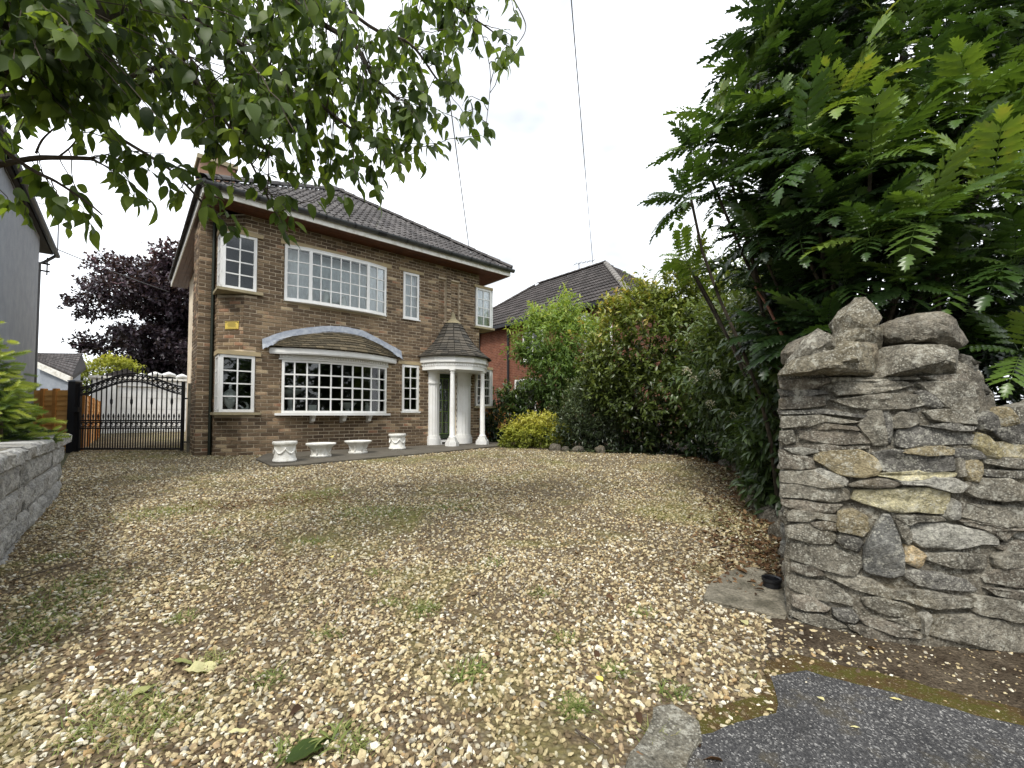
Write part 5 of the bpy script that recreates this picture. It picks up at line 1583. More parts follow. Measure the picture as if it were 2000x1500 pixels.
tile_slope(nroof, orgN, NX, uyN, unN, DEP, 13, M['nbrtile'], fme, 300, cut=(math.cos(P2), math.cos(P2)))
uyN2 = -NX * math.cos(P2) + ZZ * math.sin(P2); unN2 = NX * math.sin(P2) + ZZ * math.cos(P2)
tile_slope(nroof, np.array([K[0], K[1], EZ - 0.03]), UX, uyN2, unN2, WID, 13, M['nbrtile'], fme, 0, cut=(math.cos(P2), math.cos(P2)))
ap1 = np.array([K[0], K[1], EZ]) + UX * 3.5 - NX * 3.5 + ZZ * (rz_ + 0.03)
ap2 = ap1 - NX * (DEP - 7.0)
pale = simple('pale_ridge_tile', (0.22, 0.205, 0.185), (0.12, 0.11, 0.10), 9, rough=0.9)
for p, q, mt in ((np.array([K[0], K[1], EZ + 0.03]), ap1, pale), (ap1, ap2, M['nbrtile']), (np.array([K[0], K[1], EZ + 0.03]) - NX * DEP, ap2, M['nbrtile'])):
    d = q - p; L = np.linalg.norm(d); d /= L
    sx = np.cross(d, ZZ); sx /= np.linalg.norm(sx); up = np.cross(sx, d)
    me = hme.copy(); me.materials.clear()
    for kx in range(int(L / 0.42)):
        put(me, 'ridge_tile', mt, nroof, frame_mat(p + d * kx * 0.42, sx, d, up), (R.uniform(0.1, 0.6), 0, 0, 1))
m = MB(NBF); m.box(-0.05, 0.0, 0, DEP, EZ - 0.16, EZ - 0.02); m.box(0, WID, -0.05, 0.0, EZ - 0.16, EZ - 0.02); m.box(0.0, OV, 0.0, DEP, EZ - 0.14, EZ - 0.10)
m.build('gutter', M['black'], nbr)
for y in (6.3, 8.4):
    MB(NBF).tube([(OV - 0.06, y, 0.3), (OV - 0.06, y, EZ - 0.15)], 0.05, 8).build('downpipe', M['black'], nbr)
def nwin(y0, y1, z0, z1):
    m = MB(NBF)
    m.box(OV - 0.03, OV + 0.05, y0, y1, z0, z0 + 0.07); m.box(OV - 0.03, OV + 0.05, y0, y1, z1 - 0.07, z1)
    for y in (y0, (y0 + y1) / 2 - 0.035, y1 - 0.07): m.box(OV - 0.03, OV + 0.05, y, y + 0.07, z0 + 0.07, z1 - 0.07)
    w = m.build('window', M['white'], nbr)
    MB(NBF).box(OV - 0.10, OV + 0.02, y0 - 0.06, y1 + 0.06, z0 - 0.07, z0 - 0.003).build('sill', M['white'], w)
    for ya, yb in ((y0 + 0.07, (y0 + y1) / 2 - 0.035), ((y0 + y1) / 2 + 0.035, y1 - 0.07)):
        MB(NBF).box(OV - 0.010, OV - 0.002, ya, yb, z0 + 0.07, z1 - 0.07).build('pane', M['glass'], w)
nwin(4.2, 5.4, 3.35, 4.55); nwin(4.6, 5.9, 1.2, 2.6); nwin(0.9, 2.1, 3.35, 4.55)
MB(NBF).box(OV - 0.16, OV - 0.002, 1.95, 2.15, 4.45, 4.75).build('alarm_box', M['white'], nbr)
ch2 = uv_box('chimney', NBF, [(3.2, 3.9, DEP + 1.0, DEP + 1.6, 0.3, EZ + 1.05)], M['redbrick'], nbr)
def aerial(P, h, label, dirv, n=5):
    t = thing('tv_aerial', label, 'aerial', P)
    P = np.array(P, float); dirv = np.array(dirv, float) / np.linalg.norm(dirv); sv = np.cross(dirv, ZZ)
    MB().tube([P, P + ZZ * h], 0.022, 6).build('mast', M['cable'], t)
    MB().tube([P + ZZ * (h - 0.05) - dirv * 0.25, P + ZZ * (h - 0.05) + dirv * 0.8], 0.014, 5).build('boom', M['cable'], t)
    for k in range(n):
        q = P + ZZ * (h - 0.05) + dirv * (-0.2 + 0.95 * k / (n - 1)); w = 0.30 - 0.03 * k
        MB().tube([q - sv * w, q + sv * w], 0.010, 5).build('rod', M['cable'], t)
aerial(at(1131, 535, 20.5), 0.55, 'small aerial on the ridge of the red brick house', (0.9, 0.2, 0.25))

# ------------------------------------------------------------------ grey rendered house on the left, its outbuilding, the garage
e0, e1 = at(0, 345, 7.17), at(103, 500, 10.75)
ezl = (e0[2] + e1[2]) / 2
ghouse = thing('grey_house', 'grey pebbledashed house at the left edge with dark eaves', 'house', (e1[0], e1[1], 0.3))
GE = np.array([e1[0], e1[1], 0.0])
GF = (GE, -UX, NX, ZZ)                   # x to the left away from us, y toward us
MB(GF).box(0.25, 6.0, -0.30 + 0.55, 9.0, 0.0, ezl - 0.02).build('wall', M['render'], ghouse)
MB(GF).box(0.06, 0.249, 1.55, 9.0, 0.0, ezl - 0.03).build('chimney_breast', M['render'], ghouse)
m = MB(GF)
rp_ = math.tan(rad(38))
m.add([(0, 0, ezl), (0, 9.2, ezl), (3.0, 9.2, ezl + 3 * rp_), (3.0, 0, ezl + 3 * rp_), (0, 0, ezl + 0.12), (0, 9.2, ezl + 0.12), (3.0, 9.2, ezl + 3 * rp_ + 0.12), (3.0, 0, ezl + 3 * rp_ + 0.12)],
      [(0, 1, 2, 3), (4, 7, 6, 5), (0, 4, 5, 1), (1, 5, 6, 2), (2, 6, 7, 3), (3, 7, 4, 0)])
groof = m.build('roof', M['nbrtile'], ghouse)
for k in range(28):
    MB(GF).box(-0.05, 0.10, 0.01 + k * 0.33, 0.325 + k * 0.33, ezl + 0.03, ezl + 0.075 + 0.006 * (k % 2)).build('eaves_tile', M['nbrtile'], groof)
MB(GF).box(0.0, 0.25, 0.1, 9.0, ezl - 0.012, ezl - 0.004).build('soffit', M['ink'], ghouse)
m = MB(GF); m.tube([(-0.08, 0.0, ezl + 0.0), (-0.08, 9.2, ezl + 0.0)], 0.055, 8); m.build('gutter', M['black'], ghouse)
m = MB(GF)
m.tube([(-0.05, 0.15, ezl - 0.05), (0.10, 0.18, ezl - 0.22), (0.20, 0.20, ezl - 0.30), (0.20, 0.20, 0.3)], 0.035, 8)
m.build('downpipe', M['gutter'], ghouse)
m = MB(GF)
for z in (0.28, 0.46): m.tube([(0.24, 0.20, ezl - z), (0.02, 0.18, ezl - z)], 0.022, 6)
m.tube([(0.07, 0.185, ezl - 0.12), (0.07, 0.185, ezl - 0.56)], 0.014, 6)
m.build('bracket', M['gutter'], ghouse)
MB(GF).box(0.235, 0.249, 0.55, 0.75, 2.05, 2.30).build('vent', M['ink'], ghouse)
# low outbuilding behind it
q = [at(66, 702, 13.4), at(141, 735, 13.0), at(168, 716, 17.0), at(160, 691, 18.8), at(66, 690, 18.0)]
outb = thing('outbuilding', 'low grey rendered outbuilding with tiled lean roof behind the fence', 'outbuilding', (q[0][0], q[0][1], 0.3))
m = MB(); v = q + [p - ZZ * 0.12 for p in q]
m.add(v, [(0, 1, 2, 3, 4), (9, 8, 7, 6, 5)] + [(i, 5 + i, 5 + (i + 1) % 5, (i + 1) % 5) for i in range(5)])
orf = m.build('roof', M['nbrtile'], outb)
for rr in range(9):
    for cc in range(14):
        def bp(s, t): return (q[0] * (1 - s) + q[1] * s) * (1 - t) + (q[4] * (1 - s) + q[3] * s) * t
        s0, s1, t0, t1 = cc / 14 + 0.003, (cc + 1) / 14 - 0.003, rr / 9, (rr + 1.1) / 9
        qq = [bp(s0, t0), bp(s1, t0), bp(s1, min(t1, 1)), bp(s0, min(t1, 1))]
        m = MB(); m.add([qq[0] + ZZ * 0.05, qq[1] + ZZ * 0.05, qq[2] + ZZ * 0.02, qq[3] + ZZ * 0.02] + [p + ZZ * 0.004 for p in qq], [(0, 1, 2, 3), (0, 4, 5, 1), (1, 5, 6, 2), (2, 6, 7, 3), (3, 7, 4, 0)])
        m.build('tile', M['nbrtile'], orf, color=(R.uniform(0.1, 0.7), 0, 0, 1))
m = MB(); m.add([q[0] + np.array([0, -0.05, -0.02]), q[1] + np.array([0, -0.05, -0.02]), q[1] + np.array([0, -0.05, -0.2]), q[0] + np.array([0, -0.05, -0.2]), q[0] + np.array([0, 0.02, -0.02]), q[1] + np.array([0, 0.02, -0.02]), q[1] + np.array([0, 0.02, -0.2]), q[0] + np.array([0, 0.02, -0.2])],
      [(0, 1, 2, 3), (4, 7, 6, 5), (0, 4, 5, 1), (1, 5, 6, 2), (2, 6, 7, 3), (3, 7, 4, 0)])
m.build('bargeboard', M['oldwhite'], outb)
m = MB(); a, b = q[0] + np.array([0.1, 0.1, -0.13]), q[1] + np.array([-0.1, 0.1, -0.13])
c_, d_ = q[2] + np.array([-0.1, -0.1, -0.13]), q[4] + np.array([0.1, -0.1, -0.13])
base = [np.array([p[0], p[1], 0.2]) for p in (a, b, c_, d_)]
m.add([a, b, c_, d_] + base, [(0, 4, 5, 1), (1, 5, 6, 2), (2, 6, 7, 3), (3, 7, 4, 0)])
m.build('wall', M['render'], outb)
# white garage
GA = np.array([-18.25, 19.0, 0.0])
GAF = (GA, UX, NX, ZZ)
gar = thing('white_garage', 'white painted garage with panelled door and tile coping behind the gate', 'garage', (GA[0], GA[1], 0.3))
MB(GAF).box(0.0, 0.85, -5.0, 0.0, 0.2, 2.72).build('wall', M['white'], gar)
m = MB(GAF); m.box(0.85, 6.0, -5.0, 0.0, 2.42, 2.72); m.box(4.35, 6.0, -5.0, 0.0, 0.2, 2.42)
m.build('wall', M['white'], gar)
gd = MB(GAF).box(0.85, 4.35, -0.16, -0.10, 0.3, 2.42).build('garage_door', M['white'], gar)
for i in range(4):
    for j in range(4):
        MB(GAF).box(0.92 + j * 0.86, 1.70 + j * 0.86, -0.099, -0.080, 0.36 + i * 0.515, 0.82 + i * 0.515).build('panel', M['white'], gd)
m = MB(GAF); m.add([(-0.1, 0.1, 2.73), (6.1, 0.1, 2.73), (6.1, -5.1, 2.73), (-0.1, -5.1, 2.73), (-0.1, 0.1, 2.83), (6.1, 0.1, 2.83), (6.1, -5.1, 2.83), (-0.1, -5.1, 2.83)], [(0, 1, 2, 3), (4, 7, 6, 5), (0, 4, 5, 1), (1, 5, 6, 2), (2, 6, 7, 3), (3, 7, 4, 0)])
m.build('roof', M['oldwhite'], gar)
cpm = simple('pink_coping', (0.45, 0.27, 0.20), (0.6, 0.5, 0.44), 4, rough=0.8)
for k in range(9):
    x = 1.4 + k * 0.50
    zc = 2.84 + 0.12 * abs(math.sin(k * 0.9)) 
    m = MB(GAF); m.tube([(x, 0.02, zc), (x + 0.24, 0.02, zc + 0.09), (x + 0.49, 0.02, zc + 0.01)], [0.08, 0.11, 0.08], 8)
    m.build('coping_tile', cpm if k > 5 else M['white'], gar, smooth='all')
m = MB(GAF); m.add([(0.3, 0, 2.835), (1.9, 0, 2.835), (1.1, 0, 3.20), (0.3, -4.5, 2.835), (1.9, -4.5, 2.835), (1.1, -4.5, 3.20)], [(0, 1, 2), (5, 4, 3), (0, 3, 4, 1), (1, 4, 5, 2), (2, 5, 3, 0)])
m.build('dormer_roof', M['nbrtile'], gar)
aerial(at(112, 500, 19.0), 2.3, 'tall thin television aerial beyond the grey house', (-0.9, -0.1, 0.05), 6)

# ------------------------------------------------------------------ overhead wires
def wire(label, a, b, r_, sag):
    a, b = np.array(a), np.array(b)
    pts = [a + (b - a) * k / 16 - ZZ * sag * 4 * (k / 16) * (1 - k / 16) for k in range(17)]
    MB().tube(pts, r_, 5).build('overhead_wire', M['cable'], smooth='all', label=label, cat='wire')
wire('thin overhead wire running to the red brick house', at(1106, -120, 7.0), at(1158, 515, 19.0), 0.012, 0.05)
wire('thin overhead wire running to the eaves of the brick house', at(838, -120, 5.0), at(916, 482, 11.9), 0.010, 0.04)
wire('pale cable from the grey house across to the brown brick house', at(30, 452, 9.6), at(330, 570, 13.2), 0.011, 0.05)
# ------------------------------------------------------------------ leaf shapes
def leaf_tpl(L=1.0, Wd=0.5, fold=0.25, droop=0.25, ts=(0.0, 0.18, 0.42, 0.68, 0.86, 1.0), ws=(0.0, 0.62, 1.0, 0.72, 0.30, 0.0), petiole=0.0):
    """ovate leaf along +Y, face up +Z, folded on its midrib; triangles"""
    V, T = [], []
    for t, w in zip(ts, ws):
        y = t * L; z = -droop * L * t * t
        V.append((0, y, z))
        hw = w * Wd / 2
        V.append((-hw, y - 0.03 * L, z + fold * hw)); V.append((hw, y - 0.03 * L, z + fold * hw))
    n = len(ts)
    for i in range(n - 1):
        a, b = 3 * i, 3 * (i + 1)
        for s in (1, 2):
            if ws[i] == 0: T.append((a, b, b + s) if s == 2 else (a, b + s, b))
            elif ws[i + 1] == 0: T.append((a, b, a + s) if s == 2 else (a, a + s, b))
            else:
                q = (a, b, b + s, a + s) if s == 2 else (a, a + s, b + s, b)
                T += [(q[0], q[1], q[2]), (q[0], q[2], q[3])]
    return np.array(V, float), np.array(T, int)
def simple_leaf(L=1.0, Wd=0.5, fold=0.3, droop=0.2):
    return leaf_tpl(L, Wd, fold, droop, (0.0, 0.4, 1.0), (0.0, 1.0, 0.0))
def mid_leaf(L=1.0, Wd=0.5, fold=0.3, droop=0.25):
    return leaf_tpl(L, Wd, fold, droop, (0.0, 0.25, 0.6, 1.0), (0.0, 0.85, 0.85, 0.0))
def basis(d, up):
    """rotation matrices whose Y is d and Z leans to up; arrays (n,3)"""
    d = d / (np.linalg.norm(d, axis=1, keepdims=True) + 1e-9)
    x = np.cross(d, up); x /= (np.linalg.norm(x, axis=1, keepdims=True) + 1e-9)
    z = np.cross(x, d)
    return np.stack([x, d, z], axis=2)          # columns
def scatter(tpl, P, Rm, S, tone):
    """many copies of one template as one vertex / triangle array"""
    V0, T0 = tpl
    V = np.einsum('nij,kj->nki', Rm, V0) * S[:, None, None] + P[:, None, :]
    n, kk = len(P), len(V0)
    T = (T0[None] + (np.arange(n) * kk)[:, None, None]).reshape(-1, 3)
    return V.reshape(-1, 3), T, np.repeat(tone, kk)
def join(parts):
    V, T, t, o = [], [], [], 0
    for v, f, n in parts:
        V.append(v); T.append(f + o); t.append(n); o += len(v)
    return np.concatenate(V), np.concatenate(T), np.concatenate(t)
def unit(v): return v / (np.linalg.norm(v, axis=-1, keepdims=True) + 1e-9)

def blob_points(blobs, n, shell=(0.72, 1.03), lumps=0.18, seed=0):
    """points near the lumpy surface of a cluster of ellipsoids, with outward directions"""
    P, D = [], []
    vol = np.array([r[0] * r[1] + r[1] * r[2] + r[0] * r[2] for c, r in blobs]); vol /= vol.sum()
    for (c, r), w in zip(blobs, vol):
        m = int(n * w * 1.6) + 5
        d = unit(rng.normal(size=(m, 3)))
        face = d @ unit(CAM - np.array(c))
        keep = (face > -0.25) | (rng.random(m) < 0.30)
        d = d[keep]
        lm = np.array([mnoise.noise(Vector(tuple(q * 2.6 + seed))) for q in d])
        s = rng.uniform(*shell, len(d)) * (1 + lumps * 1.8 * lm)
        P.append(np.array(c) + d * np.array(r) * s[:, None]); D.append(d)
    P, D = np.concatenate(P), np.concatenate(D)
    # drop points buried inside another blob
    keep = np.ones(len(P), bool)
    for c, r in blobs:
        q = np.linalg.norm((P - np.array(c)) / np.array(r), axis=1)
        keep &= ~((q < 0.60) & (rng.random(len(P)) < 0.85))
    P, D = P[keep], D[keep]
    i = rng.permutation(len(P))[:n]
    return P[i], D[i]
def foliage(blobs, shoots, per, L, Wd, tone_fn, spread=0.7, upb=0.35, stem=0.10, tpl=None, shell=(0.7, 1.04), lumps=0.18, seed=0, ls=(0.7, 1.25), zmin=None, droopdir=0.0):
    P, D = blob_points(blobs, shoots, shell, lumps, seed)
    P = np.repeat(P, per, axis=0); D = np.repeat(D, per, axis=0)
    n = len(P)
    axis = unit(D + np.array([0, 0, upb]) + rng.normal(size=(shoots, 3)).repeat(per, axis=0)[:n] * 0.25)
    d = unit(axis * 0.7 + rng.normal(size=(n, 3)) * spread + np.array([0, 0, -droopdir]))
    P = P + axis * rng.uniform(-stem, stem, (n, 1)) + d * 0.01
    up = unit(np.array([0, 0, 1.0]) + axis * 0.5 + rng.normal(size=(n, 3)) * 0.35)
    S = L * rng.uniform(ls[0], ls[1], n)
    sh = rng.normal(0, 0.10, shoots).repeat(per)[:n]
    tone = np.clip(tone_fn(P) + sh + rng.normal(0, 0.07, n), 0, 1)
    if zmin is not None:
        k_ = P[:, 2] > zmin
        P, d, up, S, tone = P[k_], d[k_], up[k_], S[k_], tone[k_]
    tpl = tpl or mid_leaf(1.0, Wd / L)
    return scatter(tpl, P, basis(d, up), S, tone)
def stems(name, parent, base, tops, r0, r1, mat='stem', wob=0.12, n=6):
    for tp in tops:
        b, tp = np.array(base) + np.array([R.uniform(-0.1, 0.1), R.uniform(-0.1, 0.1), 0]), np.array(tp)
        pts = []
        ph = R.uniform(0, 6)
        for k in range(n + 1):
            t = k / n
            p = b + (tp - b) * t
            p = p + np.array([math.sin(ph + t * 4), math.cos(ph * 1.3 + t * 3), 0]) * wob * math.sin(math.pi * t)
            pts.append(p)
        MB().tube(pts, [r0 + (r1 - r0) * k / n for k in range(n + 1)], 6).build(name, M[mat], parent, smooth=True)
def shrub(name, label, cat, base, blobs, mat, specs, tops=(), r0=0.03, r1=0.008, stem_name='stem', stem_mat='stem', group=None):
    t = thing(name, label, cat, base, 0.0, group)
    V, T, tn = join([foliage(blobs if 'blobs' not in s else s.pop('blobs'), **s) for s in specs])
    put(np_mesh('foliage', V, T, tn), 'foliage', M[mat], t, kind='stuff')
    if len(tops): stems(stem_name, t, base, tops, r0, r1, stem_mat)
    return t
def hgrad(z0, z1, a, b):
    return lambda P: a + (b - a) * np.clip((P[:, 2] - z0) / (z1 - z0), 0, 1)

# ------------------------------------------------------------------ shrubs in the bed, far to near
shrub('laurel_shrub', 'dark glossy laurel hedge behind the porch end of the house', 'shrub', (0.5, 13.3, 0.3),
      [((-0.15, 13.2, 1.05), (0.75, 0.6, 0.85)), ((0.65, 13.2, 1.15), (0.8, 0.6, 1.0)), ((1.5, 13.4, 1.3), (1.0, 0.7, 1.05)), ((2.6, 13.6, 1.4), (1.0, 0.8, 1.1))], 'laurel',
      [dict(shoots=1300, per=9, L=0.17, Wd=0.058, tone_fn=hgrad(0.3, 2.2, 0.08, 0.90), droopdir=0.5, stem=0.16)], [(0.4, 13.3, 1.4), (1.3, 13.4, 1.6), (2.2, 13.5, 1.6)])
shrub('elder_bush', 'airy light green elder bush in front of the red brick house', 'shrub', (1.35, 12.3, 0.3),
      [((1.05, 12.3, 3.15), (0.95, 0.7, 0.85)), ((1.75, 12.3, 3.0), (0.85, 0.7, 0.95)), ((1.35, 12.2, 2.2), (0.95, 0.7, 0.8)), ((1.55, 12.2, 3.95), (0.40, 0.4, 0.50)), ((0.75, 12.2, 3.75), (0.35, 0.3, 0.3)), ((2.35, 12.3, 3.55), (0.35, 0.3, 0.35)), ((0.35, 12.2, 2.95), (0.35, 0.3, 0.3))], 'elder',
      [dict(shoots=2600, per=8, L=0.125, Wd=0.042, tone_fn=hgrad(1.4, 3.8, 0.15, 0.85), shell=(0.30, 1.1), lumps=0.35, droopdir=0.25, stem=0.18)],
      [(1.0, 12.3, 3.6), (1.6, 12.3, 4.2), (1.9, 12.3, 3.4), (0.6, 12.3, 3.2), (1.35, 12.3, 3.8)], 0.035)
shrub('golden_shrub', 'low mounded golden variegated shrub on the corner of the bed', 'shrub', (0.62, 11.0, 0.3),
      [((0.55, 11.05, 0.52), (0.82, 0.55, 0.55)), ((1.0, 10.85, 0.5), (0.55, 0.45, 0.42)), ((0.15, 11.15, 0.46), (0.42, 0.4, 0.36)), ((0.75, 11.0, 0.78), (0.5, 0.4, 0.38))], 'golden',
      [dict(shoots=1300, per=8, L=0.075, Wd=0.038, tone_fn=hgrad(0.25, 0.90, 0.15, 0.95), stem=0.06, tpl=simple_leaf(1.0, 0.5))], [(0.4, 11, 0.7), (0.9, 11, 0.7)], 0.015)
shrub('choisya_shrub', 'dark fine leaved shrub with grey sheen right of the golden mound', 'shrub', (2.0, 10.2, 0.3),
      [((1.75, 10.2, 0.95), (0.75, 0.6, 0.72)), ((2.4, 10.0, 0.95), (0.75, 0.6, 0.75)), ((2.1, 10.3, 1.5), (0.75, 0.6, 0.55)), ((2.9, 9.7, 0.7), (0.6, 0.5, 0.45))], 'darkshrub',
      [dict(shoots=2600, per=8, L=0.085, Wd=0.034, tone_fn=hgrad(0.3, 1.9, 0.28, 0.85), stem=0.10, shell=(0.6, 1.06), lumps=0.28, tpl=simple_leaf(1.0, 0.36))], [(1.8, 10.2, 1.4), (2.3, 10.1, 1.5)], 0.02)
def pho(P):
    h = np.clip((P[:, 2] - 0.5) / 3.2, 0, 1)
    lf = np.clip((3.6 - P[:, 0]) / 2.4, 0, 1)
    return 0.12 + 0.48 * h + 0.32 * h * lf
shrub('photinia_shrub', 'big bushy shrub with yellow green leaves and orange young tips', 'shrub', (2.9, 9.3, 0.3),
      [((2.35, 9.6, 2.55), (0.80, 0.7, 0.95)), ((2.95, 9.3, 2.75), (0.95, 0.8, 1.15)), ((3.75, 8.9, 2.65), (0.95, 0.8, 1.15)), ((3.0, 9.2, 1.45), (1.0, 0.7, 0.85)), ((3.7, 8.7, 1.45), (0.9, 0.7, 0.85)), ((2.2, 9.6, 1.75), (0.6, 0.5, 0.6)), ((2.65, 9.4, 3.45), (0.45, 0.4, 0.4)), ((3.5, 9.1, 3.65), (0.6, 0.5, 0.45)), ((4.4, 8.6, 2.9), (0.8, 0.8, 1.0))], 'photinia',
      [dict(shoots=3600, per=9, L=0.120, Wd=0.050, tone_fn=pho, stem=0.13, shell=(0.50, 1.07), lumps=0.25)], [(2.4, 9.5, 3.0), (3.0, 9.2, 3.4), (3.7, 8.9, 3.2)], 0.05)
shrub('olearia_shrub', 'grey green small leaved bush rising behind the orange tipped shrub', 'shrub', (4.6, 9.6, 0.3),
      [((3.9, 9.9, 3.9), (0.6, 0.5, 0.85)), ((4.5, 9.4, 3.6), (0.9, 0.7, 1.1)), ((4.1, 9.8, 4.65), (0.35, 0.35, 0.4)), ((5.4, 8.8, 3.2), (1.0, 0.9, 1.5))], 'viburnum',
      [dict(shoots=1400, per=8, L=0.09, Wd=0.034, tone_fn=hgrad(2.5, 4.8, 0.3, 0.85), shell=(0.4, 1.1), lumps=0.35, stem=0.16, tpl=simple_leaf(1.0, 0.36))], [(4.0, 9.8, 4.8), (4.4, 9.5, 4.2), (4.9, 9.2, 3.8)], 0.04)
shrub('evergreen_mass', 'deep dark evergreen shrub filling the bed behind the viburnum', 'shrub', (4.4, 7.0, 0.27),
      [((4.3, 7.2, 1.6), (0.9, 0.9, 1.5)), ((4.0, 6.2, 2.2), (0.9, 0.8, 1.4)), ((4.8, 6.2, 2.4), (1.2, 1.0, 1.8)), ((4.4, 5.2, 2.6), (1.1, 0.9, 1.4)), ((4.1, 5.0, 1.2), (0.9, 0.8, 0.9)), ((4.0, 7.9, 0.75), (0.7, 0.8, 0.75)), ((4.4, 9.0, 1.0), (0.9, 0.8, 1.0)), ((3.1, 9.35, 0.65), (0.75, 0.4, 0.5)), ((3.75, 8.3, 0.6), (0.5, 0.7, 0.5))], 'laurel',
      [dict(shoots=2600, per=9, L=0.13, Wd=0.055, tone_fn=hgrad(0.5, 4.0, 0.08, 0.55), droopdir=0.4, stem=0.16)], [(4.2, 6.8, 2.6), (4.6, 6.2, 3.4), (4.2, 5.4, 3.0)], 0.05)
vib = shrub('viburnum_shrub', 'leaning viburnum with narrow leaves and cream flower heads by the pillar', 'shrub', (3.25, 5.3, 0.19),
      [((3.0, 6.2, 1.75), (0.62, 0.55, 0.85)), ((2.95, 5.4, 1.75), (0.55, 0.5, 0.75)), ((3.05, 5.0, 1.15), (0.50, 0.45, 0.75)), ((2.72, 4.55, 0.85), (0.36, 0.36, 0.55)), ((2.60, 4.15, 0.55), (0.32, 0.3, 0.42)), ((3.3, 5.6, 2.3), (0.6, 0.5, 0.45)), ((3.55, 6.6, 1.1), (0.5, 0.5, 0.7))], 'viburnum',
      [dict(shoots=2400, per=9, L=0.105, Wd=0.036, tone_fn=hgrad(0.2, 2.5, 0.28, 0.80), droopdir=0.45, stem=0.12, spread=0.6, shell=(0.55, 1.08), lumps=0.3),
       dict(blobs=[((2.32, 3.75, 1.55), (0.30, 0.3, 0.40)), ((2.42, 3.95, 1.0), (0.30, 0.28, 0.45)), ((2.75, 4.6, 1.9), (0.40, 0.35, 0.45)), ((2.50, 4.1, 0.55), (0.26, 0.25, 0.40))], shoots=420, per=9, L=0.115, Wd=0.036, tone_fn=hgrad(0.6, 1.9, 0.3, 0.65), droopdir=0.35, stem=0.08, spread=0.6)],
      [(3.0, 6.0, 2.3), (2.9, 5.3, 2.2), (3.3, 5.6, 2.6), (2.8, 4.7, 1.1), (2.4, 3.8, 1.75)], 0.03)
def flowerhead(px, py, d, r_):
    c = at(px, py, d)
    n = 70
    dd = unit(rng.normal(size=(n, 3)) + np.array([0, -0.5, 0.6]))
    P = c + dd * r_ * rng.uniform(0.5, 1.0, (n, 1))
    up = unit(rng.normal(size=(n, 3)))
    v, t_, tn = scatter(simple_leaf(1.0, 0.8, 0.2, 0.1), P, basis(dd, up), np.full(n, r_ * 0.35), rng.random(n))
    put(np_mesh('flower_head', v, t_, tn), 'flower_head', M['flower'], vib)
for a in ((1494, 612, 3.7, 0.055), (1437, 652, 4.6, 0.055), (1396, 732, 5.1, 0.06), (1388, 790, 5.2, 0.05), (1428, 655, 4.7, 0.05), (1342, 728, 5.6, 0.06), (1355, 742, 5.6, 0.05), (1452, 760, 4.9, 0.04), (1432, 812, 4.9, 0.04), (1490, 920, 4.4, 0.035)): flowerhead(*a)

shrub('privet_hedge', 'dense dark hedge growing behind the low rubble wall', 'hedge', (4.2, 3.6, 0.1),
      [((3.6, 3.5, 1.0), (0.7, 0.5, 1.0)), ((4.4, 3.7, 1.2), (0.9, 0.6, 1.2)), ((5.4, 4.0, 1.3), (1.0, 0.8, 1.3)), ((4.0, 4.2, 2.0), (1.0, 0.6, 0.9)), ((3.2, 4.1, 0.7), (0.5, 0.4, 0.7))], 'laurel',
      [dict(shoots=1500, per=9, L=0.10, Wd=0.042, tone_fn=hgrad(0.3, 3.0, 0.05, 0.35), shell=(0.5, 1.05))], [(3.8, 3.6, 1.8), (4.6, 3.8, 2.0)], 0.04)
shrub('reflection_trees', 'unseen belt of dark trees added across the road for the window reflections', 'trees', (14.0, -16.0, 0.0),  # unseen trees, added so the window panes mirror something dark
      [((-8 + 5.2 * i, -19.0 + 2.2 * i, 3.2), (3.6, 2.0, 3.4)) for i in range(9)] + [((30.0, 2.0 + 4 * j, 3.0), (2.0, 3.4, 3.2)) for j in range(3)], 'laurel',
      [dict(shoots=2600, per=6, L=0.55, Wd=0.34, tone_fn=hgrad(0.0, 7.0, 0.1, 0.6), tpl=simple_leaf(1.0, 0.6), stem=0.4, shell=(0.5, 1.05))], [(-2.8, -16.8, 3.0), (12.8, -10.2, 3.0)], 0.2, 0.1, 'trunk', 'bark')
# small strap-leaved plants at the foot of the shrubs
def tuft(label, x, y, n, L, w, mat, tone, group=None, name='strap_plant', cat='plant', up=0.8):
    z = g(x, y) + 0.01
    th = rng.uniform(0, 2 * math.pi, n)
    d = unit(np.stack([np.cos(th), np.sin(th), rng.uniform(0.2, 1.0, n) * up], axis=1))
    P = np.array([x, y, z]) + rng.normal(0, 0.03, (n, 3)) * np.array([1, 1, 0])
    v, t_, tn = scatter(leaf_tpl(1.0, w, 0.3, 0.55, (0, 0.3, 0.65, 1.0), (0.6, 1.0, 0.8, 0.0)), P, basis(d, np.tile([[0, 0, 1.0]], (n, 1))), L * rng.uniform(0.6, 1.1, n), np.clip(rng.normal(tone, 0.15, n), 0, 1))
    return put(np_mesh(name, v, t_, tn), name, M[mat], label=label, cat=cat, group=group)
for i, (x, y) in enumerate(((2.05, 9.42), (2.35, 9.35), (2.75, 9.25), (1.75, 9.55), (1.5, 9.7))):
    tuft('strap leaved plant along the gravel edge, ' + ('third from the golden shrub', 'middle one below the dark shrub', 'rightmost of the row', 'second from the golden shrub', 'nearest the golden shrub')[i], x, y, 26, 0.34, 0.10, 'darkshrub', 0.6, 'strap plants along the gravel edge')

